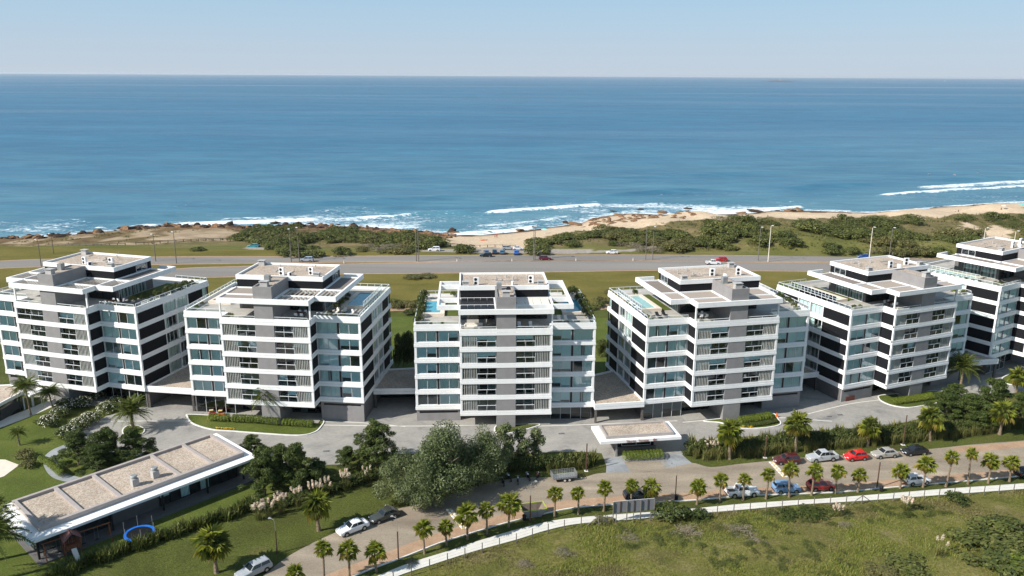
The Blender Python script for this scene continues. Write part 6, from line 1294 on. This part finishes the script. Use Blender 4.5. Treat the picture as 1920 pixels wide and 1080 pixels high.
E = empty('traffic_cone', G(1456, 782, .03), 0, label='orange traffic cone on the driveway beside the planted island', cat='traffic cone'); part('cone', MB().cyl((0,0,.05),(0,0,.9),.26,.05,12), M['orange'], E); part('foot', MB().box(-.34,-.34,0,.34,.34,.05), M['orange'], E)
for x, y, lb in ((1652,921,'black litter bin beside the plain brown pole at the kerb'),(1268,938,'black litter bin at the foot of the lamp right of the billboard'),(983,975,'black litter bin left of the rubbish skip')):
    E = empty('litter_bin', G(x, y), 0, label=lb, cat='litter bin', group='black litter bins'); put('bin', cm('bin', lambda b: b.cyl((0,0,0),(0,0,.75),.24,.29,10), M['black']), E); put('lid', cm('lid', lambda b: b.cyl((0,0,.75),(0,0,.85),.31,.2,10), M['black']), E)
# timber rail along the dunes
for px, lb in (([(-20,469),(40,466),(110,464),(175,463),(250,460)],'low timber rail fence along the dunes at left'),([(255,459),(330,454.5),(400,451.5),(440,450)],'low timber rail fence beside the sandy patch'),([(795,464),(870,463),(900,464),(985,465)],'low timber rail fence of the beach car park')):
    W3 = [T(a, c) for a, c in px]; E = empty('rail_fence', W3[0], 0, label=lb, cat='fence', group='timber rail fences by the dunes'); pts = []
    for a, c in zip(W3, W3[1:]):
        n_ = max(2, int((c-a).length/2.4))
        for i in range(n_): q = a.lerp(c, i/n_); pts.append(Vector((q.x, q.y, float(coast(q.x, q.y))))-W3[0])
    for p in pts: put('post', cm(('post', 'rf'), lambda b: b.cyl((0,0,-.3),(0,0,1.0),.13,.12,6), M['wood']), E, p)
    part('rail', MB().tube([p+Vector((0,0,.85)) for p in pts], .1, 5), M['woodg'], E)
# ================================================================== PLAY GROUND
a, c = G(86, 1050), G(207.5, 1010); an = atan2(c.y-a.y, c.x-a.x); Ls = (c-a).length
def aframe(parent, x, h=2.3):
    for s in (-1, 1): part('leg', MB().cyl((x, s*.9, -.1), (x, 0, h), .07, .06, 6), M['woodr'], parent)
    part('brace', MB().box(x-.04, -.45, 1.05, x+.04, .45, 1.15), M['woodr'], parent)
E = empty('swing_set', a, an, label='brown timber swing beam running out either side of the play tower', cat='swing set'); aframe(E, 0); aframe(E, Ls); part('beam', MB().cyl((-.2,0,2.3),(Ls+.2,0,2.3),.09,.09,8), M['woodr'], E)
for x in (1.6, 3.0, Ls-3.2, Ls-1.6):
    o_ = part('seat', MB().box(-.25,-.1,.5,.25,.1,.56), M['black'], E, loc=(x, 0, 0)); part('rope', MB().tube([(-.22,0,.56),(-.22,0,2.3)], .015, 4), M['galv'], o_); part('rope', MB().tube([(.22,0,.56),(.22,0,2.3)], .015, 4), M['galv'], o_)
pt = a.lerp(c, .52); E = empty('play_tower', (pt.x-.3, pt.y-1.2, gz(pt.x)), an, label='brown timber play tower with pitched red roof at lower left', cat='play tower')
for x in (-.9, .9):
    for y in (-.8, .8): put('post', cm(('post', 'pt'), lambda b: b.box(-.07,-.07,-.1,.07,.07,2.5), M['woodr']), E, (x, y, 0))
part('platform', MB().box(-1,-.9,1.1,1,.9,1.2), M['woodr'], E)
for y in (-.85, .85):
    for i in range(8): put('rail_board', cm('rail_board', lambda b: b.box(-.08,-.02,0,.08,.02,.6), M['woodr']), E, (-.85+i*.24, y, 1.2))
part('roof_panel', MB().prism([(0,0),(1.35,0),(1.35,2.3),(0,2.3)], 0, .05), M['roofred'], E, loc=(-1.05,-1.15,2.45), rot=(0,-R(42),0)); part('roof_panel', MB().prism([(0,0),(1.35,0),(1.35,2.3),(0,2.3)], 0, .05), M['roofred'], E, loc=(1.05,1.15,2.45), rot=(0,-R(42),pi))
part('slide', MB().loft([[(1,-.3,1.15),(1,.3,1.15),(1,.3,1.3),(1,-.3,1.3)],[(3.0,-.3,.2),(3.0,.3,.2),(3.0,.3,.3),(3.0,-.3,.3)]]), M['cloth'], E, rot=(0,0,-pi/2)); part('ladder', MB().tube([(-1,-.25,0),(-.9,-.25,1.2)], .04).tube([(-1,.25,0),(-.9,.25,1.2)], .04), M['woodr'], E)
NETM, nn, nl_, np_ = new_mat('safety_net'); np_.inputs['Base Color'].default_value = (.03,.03,.03,1); np_.inputs['Alpha'].default_value = .12; np_.inputs['Specular IOR Level'].default_value = 0
E = empty('trampoline', G(263, 1010), 0, label='round trampoline with bright blue padding behind the flax hedge', cat='trampoline')
ci = lambda r, n=24: [(r*cos(2*pi*i/n), r*sin(2*pi*i/n)) for i in range(n)]
part('padding', MB().ring(ci(1.95), ci(1.6), .8, .9), M['blue'], E); part('mat', MB().prism(ci(1.6), .82, .84), M['black'], E)
for i in range(6):
    A_ = i*pi/3; put('pole', cm(('pole', 'tr'), lambda b: b.cyl((0,0,0),(0,0,2.4),.035,.035,6), M['galv']), E, (2*cos(A_), 2*sin(A_), 0))
part('net', MB().loft([[(1.95*cos(t*pi/12),1.95*sin(t*pi/12),.9) for t in range(24)],[(1.95*cos(t*pi/12),1.95*sin(t*pi/12),2.3) for t in range(24)]], False), NETM, E)
# ================================================================== SHORE
def rock_mesh(seed, flat):
    import bmesh
    bm = bmesh.new(); bmesh.ops.create_icosphere(bm, subdivisions=3, radius=1); rs = random.Random(seed)
    pl = [(Vector((rs.gauss(0,1), rs.gauss(0,1), rs.gauss(0,.8))).normalized(), rs.uniform(.38,.8)) for _ in range(26)]
    for v in bm.verts:
        p = v.co.copy(); 
        for n_, d_ in pl:
            k = p.dot(n_)-d_
            if k > 0: p -= n_*k*.9
        p *= 1+.45*(float(vnoise(p.x*3+5, p.y*3+p.z*2, .45, seed))-.5); p.z *= flat; v.co = p
    m = bpy.data.meshes.new('rock'); bm.to_mesh(m); bm.free(); return m
def rockmat(nm, st): m = mottled(nm, st, 1.2, 5, .85, .4, .8, 5); return m
RK = {'dark':rockmat('wet_dark_rock', [(.3,(.04,.028,.022)),(.7,(.1,.065,.045))]), 'tan':rockmat('tan_rock', [(.3,(.13,.075,.045)),(.55,(.26,.155,.085)),(.8,(.38,.25,.15))])}
RM = {}
for k in RK:
    for s in range(4): m = rock_mesh(s+1, .55); m.materials.append(RK[k]); RM[k, s] = m
def rock(x, y, z, r, h, k, lb, gr, i): put('shore_rock', RM[k, i % 4], None, (x, y, z), (rng.uniform(-.15,.15), rng.uniform(-.15,.15), rng.uniform(0,6.28)), (r*rng.uniform(.8,1.5), r*rng.uniform(.7,1.1), h*1.7), label=lb, cat='rock', group=gr)
n_ = 0
for x in np.arange(-205, -58, 1.6):
    y = float(shore(x))-rng.uniform(-3, 11); rock(x+rng.uniform(-1,1), y, float(coast(x, y))-.1, rng.uniform(1.5,4.0), rng.uniform(.9,2.3), 'dark' if n_ % 3 else 'tan', f'brown wet rock, {nth(n_+1)} from the left in the line along the left shore', 'dark rocks along the left shore', n_); n_ += 1
for poly, st_, k, lb, gr in (([(590,426),(700,429),(850,437),(856,446),(800,446),(760,441),(690,435),(600,431)], 4.4, 'tan', 'tan brown rock on the shore left of the small beach', 'tan rocks left of the small beach'), ([(1085,424),(1105,413),(1180,403),(1250,403),(1315,403),(1300,411),(1190,416),(1130,426)], 5.6, 'tan', 'tan brown rock slab at the shore right of the small beach', 'tan rock slabs right of the small beach')):
    for j_, (X_, Y_, Z_) in enumerate(sorted(scatter_px(poly, st_, 3))): rock(X_, Y_, Z_-.1, rng.uniform(1.3,3.2), rng.uniform(.6,1.6), k, lb+f', {nth(j_+1)} from the left', gr, n_); n_ += 1
for x, y, r, h, k, lb in ((255,426,4,1.6,'dark','dark rock with white water, farthest left in the sea'),(182,435,2.5,1.2,'dark','small dark rock in the surf at far left'),(97,441,3.5,1.6,'dark','dark rock hump at the far left shore end'),(430,421,4,2.6,'dark','brown pointed rock in the surf above the left scrub'),(518,418,4,1.6,'dark','brown flat rock in the surf behind the left scrub'),(660,421,2,.8,'dark','small dark rock awash behind the middle scrub'),(846,434,3,2.2,'dark','dark blocky rock at the left end of the small beach'),(975,431,4.2,1.2,'tan','low brown rock at the water line of the small beach'),(1075,420,4.5,2.2,'tan','brown pointed rock at the right end of the small beach'),(1060,417,3,1.2,'dark','small rock behind the pointed rock'),(1130,409,5,1.2,'tan','long low rock in the water right of the small beach'),(1165,404,6,1.6,'tan','wide brown rock slab in the surf'),(1150,396,3,.8,'dark','dark rock awash far out right of the beach'),(1200,394,4,.8,'dark','dark rock awash among the foam'),(1290,391,4,.9,'dark','dark flat rock awash far right among the foam'),(1240,398,5,1.2,'tan','brown rock in the foam, right part'),(1390,399,4,1.0,'tan','low brown rock of the right reef, left end'),(1425,397,5,1.0,'dark','low dark rock of the right reef, middle'),(1480,394,5,1.3,'tan','brown rock of the right reef, near the dune top'),(1500,393,4,1.1,'tan','brown rock of the right reef, right end'),(1455,396,4,1,'dark','dark rock of the right reef, between brown ones'),(920,435,1.3,.5,'dark','tiny dark rock in the surf before the small beach'),(1000,425,1.6,.6,'dark','tiny dark rock in the waves off the small beach')):
    p = GZ(x, y, SEA+.2); rock(p.x, p.y, SEA+.1, r, h, k, lb, None, n_); n_ += 1
for x, y, lb in ((1053,813,'right of the slender trees'),(1555,781,'in the right driveway, left of two'),(1575,778,'in the right driveway, right of two'),(612,846,'in the driveway below the queen palm island')):
    E = empty('drain_grate', G(x, y, .02), .1, label='dark drain grate '+lb, cat='drain', group='drain grates'); part('rim', MB().ring(rect(-.6,-.35,.6,.35), rect(-.52,-.27,.52,.27), -.02, .02), M['galv'], E)
    for k in range(7): put('bar', cm('grate_bar', lambda b: b.box(-.52,-.02,-.02,.52,.02,.012), M['greyd']), E, (0, -.24+k*.08, 0))
# people
def person(p, ang, pose, shirt, label, hair=(.05,.03,.02)):
    """one continuous skinned figure, 1.7 m, arms and legs tapering; pose standing or sitting"""
    sit = pose == 'sitting'; hz = .18 if sit else .9
    J = {'pelvis':(0,0,hz),'waist':(0,0,hz+.18),'chest':(.02,0,hz+.42),'neck':(.02,0,hz+.58),'head':(.04,0,hz+.7),'crown':(.03,0,hz+.8)}
    E_ = [('pelvis','waist'),('waist','chest'),('chest','neck'),('neck','head'),('head','crown')]; rad = dict(pelvis=.13, waist=.115, chest=.135, neck=.05, head=.09, crown=.07)
    for s, n_ in ((-1,'r'),(1,'l')):
        J['sh'+n_] = (0, s*.19, hz+.52); J['el'+n_] = (.06, s*.25, hz+.26); J['wr'+n_] = (.2, s*.22, hz+.08); J['ha'+n_] = (.27, s*.2, hz+.02)
        E_ += [('chest','sh'+n_),('sh'+n_,'el'+n_),('el'+n_,'wr'+n_),('wr'+n_,'ha'+n_)]; rad.update({'sh'+n_:.06,'el'+n_:.045,'wr'+n_:.035,'ha'+n_:.04})
        J['hi'+n_] = (0, s*.1, hz-.04)
        if sit: J['kn'+n_] = (.42, s*.13, hz+.2); J['an'+n_] = (.72, s*.13, .08); J['to'+n_] = (.86, s*.14, .06)
        else: J['kn'+n_] = (.03+.05*s, s*.11, .48); J['an'+n_] = (-.02+.08*s, s*.12, .08); J['to'+n_] = (.12+.08*s, s*.13, .04)
        E_ += [('pelvis','hi'+n_),('hi'+n_,'kn'+n_),('kn'+n_,'an'+n_),('an'+n_,'to'+n_)]; rad.update({'hi'+n_:.09,'kn'+n_:.065,'an'+n_:.045,'to'+n_:.04})
    names = list(J); me = bpy.data.meshes.new('body'); me.from_pydata([J[k] for k in names], [(names.index(a), names.index(c)) for a, c in E_], []); me.materials.append(M['skin'])
    E = empty('person', p, ang, label=label, cat='person'); o = put('body', me, E); o.modifiers.new('skin', 'SKIN')
    for i, k in enumerate(names): me.skin_vertices[0].data[i].radius = (rad[k], rad[k]); me.skin_vertices[0].data[i].use_root = (k == 'pelvis')
    sb = o.modifiers.new('sub', 'SUBSURF'); sb.levels = sb.render_levels = 1
    def rg(z, a_, b_): return [(a_*cos(t*pi/6)+.01, b_*sin(t*pi/6), z) for t in range(12)]
    put('shirt', MB().loft([rg(hz+.1,.15,.185), rg(hz+.3,.155,.2), rg(hz+.5,.14,.23), rg(hz+.57,.08,.11)], False).mesh('shirt', shirt), E)
    put('shorts', MB().loft([rg(hz-.16,.16,.2), rg(hz+.12,.145,.18)], False).mesh('shorts', M['framed']), E)
    put('hair', MB().ball((.01,0,hz+.78), (.11,.1,.1), 10, 6).mesh('hair', plain('hair', hair, .7), True), E); return E
person(bpoint(4, 2.3, .45, FLOORZ[1]+.02), BW[4][3]-pi/2, 'standing', M['white2'], 'person in white shirt standing on a balcony of the fourth block')
person(T(928,447), -2, 'standing', M['redp'], 'person in red on the small beach, left of a pair'); person(T(931.5,446.5), -1.5, 'standing', M['redp'], 'person in red on the small beach, right of a pair')
person(T(1791,397), 1.2, 'sitting', M['cloth'], 'person sitting on the right beach, left of a pair'); person(T(1797,397), 1.5, 'sitting', M['framed'], 'dark clothed person sitting on the right beach, right of a pair'); person(T(1877,393), .5, 'sitting', M['rust'], 'person sitting by the pale towel at the far right beach')
for i, (x, y) in enumerate(((1742,326),(1790,328),(1833,324),(1843,330),(1875,330))):
    p = GZ(x, y, SEA+.25); E = empty('surfboard', p, rng.uniform(0, 6), label='white surfboard under the '+ORD[i]+' surfer from the left', cat='surfboard', group='surfboards off the right beach')
    part('deck', MB().loft([[(-1.0,-.12,0),(-1.0,.12,0),(-1.0,.12,.06),(-1.0,-.12,.06)],[(0,-.26,0),(0,.26,0),(0,.26,.07),(0,-.26,.07)],[(1.1,-.04,.06),(1.1,.04,.06),(1.1,.04,.1),(1.1,-.04,.1)]]), M['white2'], E); part('fin', MB().box(-.9,-.01,-.2,-.75,.01,0), M['black'], E)
    person(p+Vector((0,0,.07)), rng.uniform(0,6), 'sitting', M['framed'], 'surfer in dark wetsuit on the water, '+ORD[i]+' from the left')
def parasol(p, r, mat, label):
    E = empty('beach_umbrella', p, 0, label=label, cat='umbrella', group='beach umbrellas'); part('pole', MB().cyl((0,0,0),(0,0,2.1),.03,.03,6), M['white2'], E)
    part('canopy', MB().loft([[(r*cos(t*pi/5), r*sin(t*pi/5), 1.75) for t in range(10)], [(r*.55*cos(t*pi/5), r*.55*sin(t*pi/5), 2.0) for t in range(10)], [(.03*cos(t*pi/5), .03*sin(t*pi/5), 2.12) for t in range(10)]], False), mat, E)
parasol(T(1021,438), 1.5, plain('aqua_cloth', (.3,.75,.72), .7), 'pale aqua beach umbrella on the small beach'); parasol(T(1917,390), 1.9, M['teal'], 'teal beach umbrella at the right edge of the beach'); parasol(T(1881,393), 1.1, M['white2'], 'white beach umbrella near the right edge')
E = empty('kayak', T(907,451), .2, label='orange kayak lying on the small beach', cat='kayak'); part('hull', MB().loft([[(-1.6,-.03,.25),(-1.6,.03,.25),(-1.6,.03,.3),(-1.6,-.03,.3)],[(-.8,-.3,0),(-.8,.3,0),(-.8,.36,.32),(-.8,-.36,.32)],[(.8,-.3,0),(.8,.3,0),(.8,.36,.32),(.8,-.36,.32)],[(1.6,-.03,.25),(1.6,.03,.25),(1.6,.03,.3),(1.6,-.03,.3)]]), M['orange'], E); part('cockpit', MB().prism(ci(.28, 12), .325, .36), M['black'], E)
E = empty('lifeguard_board', T(759,446), 0, label='white and red notice board at the dune path', cat='sign'); part('board', MB().box(-1,0,1.0,1,.08,2.0), M['white2'], E); part('red_band', MB().box(-1.001,-.01,1.7,1.001,0,2.0), M['redp'], E)
for s in (-.8, .8): part('post', MB().box(s-.06,.08,-.2,s+.06,.18,2.0), M['woodg'], E)
# island with lighthouse and a sail on the horizon
DI = 11000; p = GZ(1464, 146, SEA); p = p*(DI/p.y); pxm = DI/FPX
E = empty('island', (p.x, p.y, SEA), 0, label='low rocky island on the horizon at right', cat='island'); part('rock_mass', MB().loft([[(-38*pxm,-200,-20),(36*pxm,-200,-20),(36*pxm,200,-20),(-38*pxm,200,-20)],[(-20*pxm,-90,1.2*pxm),(20*pxm,-90,1.0*pxm),(20*pxm,90,1.0*pxm),(-20*pxm,90,1.2*pxm)],[(-9*pxm,-40,2.1*pxm),(6*pxm,-40,2.0*pxm),(6*pxm,40,2.0*pxm),(-9*pxm,40,2.1*pxm)]]), plain('island_rock', (.1,.09,.085), .9), E)
E = empty('lighthouse', (p.x-1*pxm, p.y, SEA), 0, label='white lighthouse on the low island at the horizon', cat='lighthouse'); part('tower', MB().cyl((0,0,0),(0,0,6.3*pxm),.8*pxm,.5*pxm,10), M['greyl'], E); part('lantern', MB().cyl((0,0,6.3*pxm),(0,0,7.4*pxm),.5*pxm,.3*pxm,8), M['greyl'], E)
p = GZ(1772, 150, SEA); p = p*(15000/p.y); E = empty('sailing_boat', (p.x, p.y, SEA), .4, label='tiny white sailing boat near the horizon at right', cat='boat'); part('hull', MB().loft([[(-9,-2,0),(-9,2,0),(-9,2.6,2.5),(-9,-2.6,2.5)],[(10,-.2,.5),(10,.2,.5),(10,.3,3),(10,-.3,3)]]), M['white2'], E); part('sail', MB().prism([(-8,0),(3,0),(3,.4),(-8,.4)], 4, 6).add([(-7,.1,6),(4,.1,6),(3.5,.1,30)], [(0,1,2)]), M['white2'], E)
# ================================================================== ON THE TERRACES
def lounger(p, a, mat, label, group):
    E = empty('sun_lounger', p, a, label=label, cat='sun lounger', group=group)
    put('frame', cm('lounger_frame', lambda b: (b.box(-.95,-.33,.2,.95,.33,.27), [b.box(x-.04, y-.04, 0, x+.04, y+.04, .2) for x in (-.8,.8) for y in (-.28,.28)]), M['galv']), E)
    put('cushion', cm(('cushion', mat.name), lambda b: b.loft([[(-.95,-.3,.27),(-.95,.3,.27),(-.95,.3,.36),(-.95,-.3,.36)],[(.3,-.3,.27),(.3,.3,.27),(.3,.3,.36),(.3,-.3,.36)],[(.92,-.3,.66),(.92,.3,.66),(.9,.3,.76),(.9,-.3,.76)]]), mat), E)
for i, L, mt, lb in ((4, [(-12.6,6.2),(-11.2,6.6)], 'framed', 'dark sun lounger at the pool end of the fourth block'), (3, [(2.4,2.8),(4.4,2.9)], 'white2', 'white lounge chair on the front terrace of the head-on block'), (2, [(10.6,7),(11.8,7.2),(13.5,6.2)], 'cloth', 'pale sun lounger by the pool of the second block'), (1, [(10.2,6.2),(11.2,6.5),(12.2,6.8)], 'lgrey', 'grey lounge chair on the right terrace of the far left block'), (6, [(-10.5,5.5),(-9.2,5.5)], 'framed', 'dark lounge chair on the terrace of the end block'), (3, [(9.8,6.5),(11,6.5)], 'cloth', 'beige lounger by the right pool of the head-on block')):
    for j, (x, y) in enumerate(L): lounger(bpoint(i, x, y, TER+.03), BW[i][3]+pi/2, M[mt], lb+', '+(['left','right'] if len(L) == 2 else ['left','middle','right'])[j]+' one', lb+'s')
def table(p, a, mat, label, n=4):
    E = empty('terrace_table', p, a, label=label, cat='table'); part('tabletop', MB().box(-.9,-.45,.7,.9,.45,.76), mat, E)
    for x in (-.8,.8):
        for y in (-.38,.38): part('leg', MB().box(x-.04,y-.04,0,x+.04,y+.04,.7), M['framed'], E)
    for j in range(n):
        c = empty('terrace_chair', E.matrix_basis @ Vector(((-.5 if j % 2 else .5), (-.8 if j < 2 else .8), 0)), a+(0 if j < 2 else pi), label=['near left','near right','far left','far right'][j if j > 1 else 1-j]+' chair at the '+label.replace(' on the',','), cat='chair', group='chairs at the '+label.split(' on ')[0]+' on '+label.split(' on ')[1])
        put('seat', cm('chair_seat', lambda b: b.box(-.24,-.24,.42,.24,.24,.48), M['white2']), c); put('backrest', cm('chair_back', lambda b: b.box(-.24,-.26,.48,.24,-.21,.9), M['white2']), c)
        for x in (-.2, .2):
            for y in (-.2, .2): put('leg', cm('chair_leg', lambda b: b.box(-.02,-.02,0,.02,.02,.42), M['galv']), c, (x, y, 0))
table(bpoint(4, -5, 4.3, TER+.03), BW[4][3], M['white2'], 'white table on the front terrace of the fourth block'); table(bpoint(2, 5, 4, TER+.03), BW[2][3], M['wood'], 'brown table on the front terrace of the second block'); table(bpoint(1, 9, 5.2, TER+.03), BW[1][3], M['wood'], 'brown table on the right terrace of the far left block')
table(bpoint(5, -5, 4.2, TER+.03), BW[5][3], M['wood'], 'brown table on the front terrace of the rust red panel block')
E = empty('sofa', bpoint(3, -4.6, 2.3, TER+.03), BW[3][3], label='pale sofa on the front terrace of the head-on block', cat='sofa'); part('seat', MB().box(-2.4,-.4,.1,.6,.4,.45), M['cloth'], E); part('backrest', MB().box(-2.4,.4,.1,.6,.6,.85), M['cloth'], E); part('armrest', MB().box(-2.6,-.4,.1,-2.4,.6,.65), M['cloth'], E)
E = empty('closed_parasol', bpoint(1, 11.6, 4.6, TER+.03), 0, label='closed dark parasol on the right terrace of the far left block', cat='parasol'); part('pole', MB().cyl((0,0,0),(0,0,2.5),.03,.03,6), M['white2'], E); part('canopy', MB().cyl((0,0,.9),(0,0,2.4),.22,.06,10), M['dark'], E); part('base', MB().cyl((0,0,0),(0,0,.1),.3,.3,12), M['greyl'], E)
for j, (x, c) in enumerate(((-10.5,'orange'),(-12.2,'redp'))):
    E = empty('toy_car', bpoint(2, x, 2.6, .08-.6), .3*j, label=('orange' if j == 0 else 'red and yellow')+' ride-on toy outside the ground floor of the second block', cat='toy'); part('body', MB().loft([[(-.6,-.3,.2),(-.6,.3,.2),(-.6,.3,.5),(-.6,-.3,.5)],[(.6,-.3,.2),(.6,.3,.2),(.6,.25,.4),(.6,-.25,.4)]]), M[c], E); part('canopy', MB().box(-.5,-.3,.95,.2,.3,1.0).box(-.5,-.3,.5,-.44,.3,.95), M['yellow'], E)
    for x2 in (-.4,.4):
        for y2 in (-.33,.33): part('wheel', MB().cyl((x2,y2-.04,.18),(x2,y2+.04,.18),.18,.18,10), M['black'], E)
# ================================================================== SEA AIR
hm = bpy.data.materials.new('sea_air'); hm.use_nodes = True; hn = hm.node_tree.nodes; hn.remove(hn['Principled BSDF'])
hv = hn.new('ShaderNodeVolumePrincipled'); hv.inputs['Color'].default_value = (.86,.92,1,1); hv.inputs['Density'].default_value = 2.2e-5; hv.inputs['Anisotropy'].default_value = .1
hm.node_tree.links.new(hv.outputs[0], hn['Material Output'].inputs['Volume'])
part('haze', MB().box(-62000, -900, -30, 62000, 64000, 72), hm, None, kind='stuff')
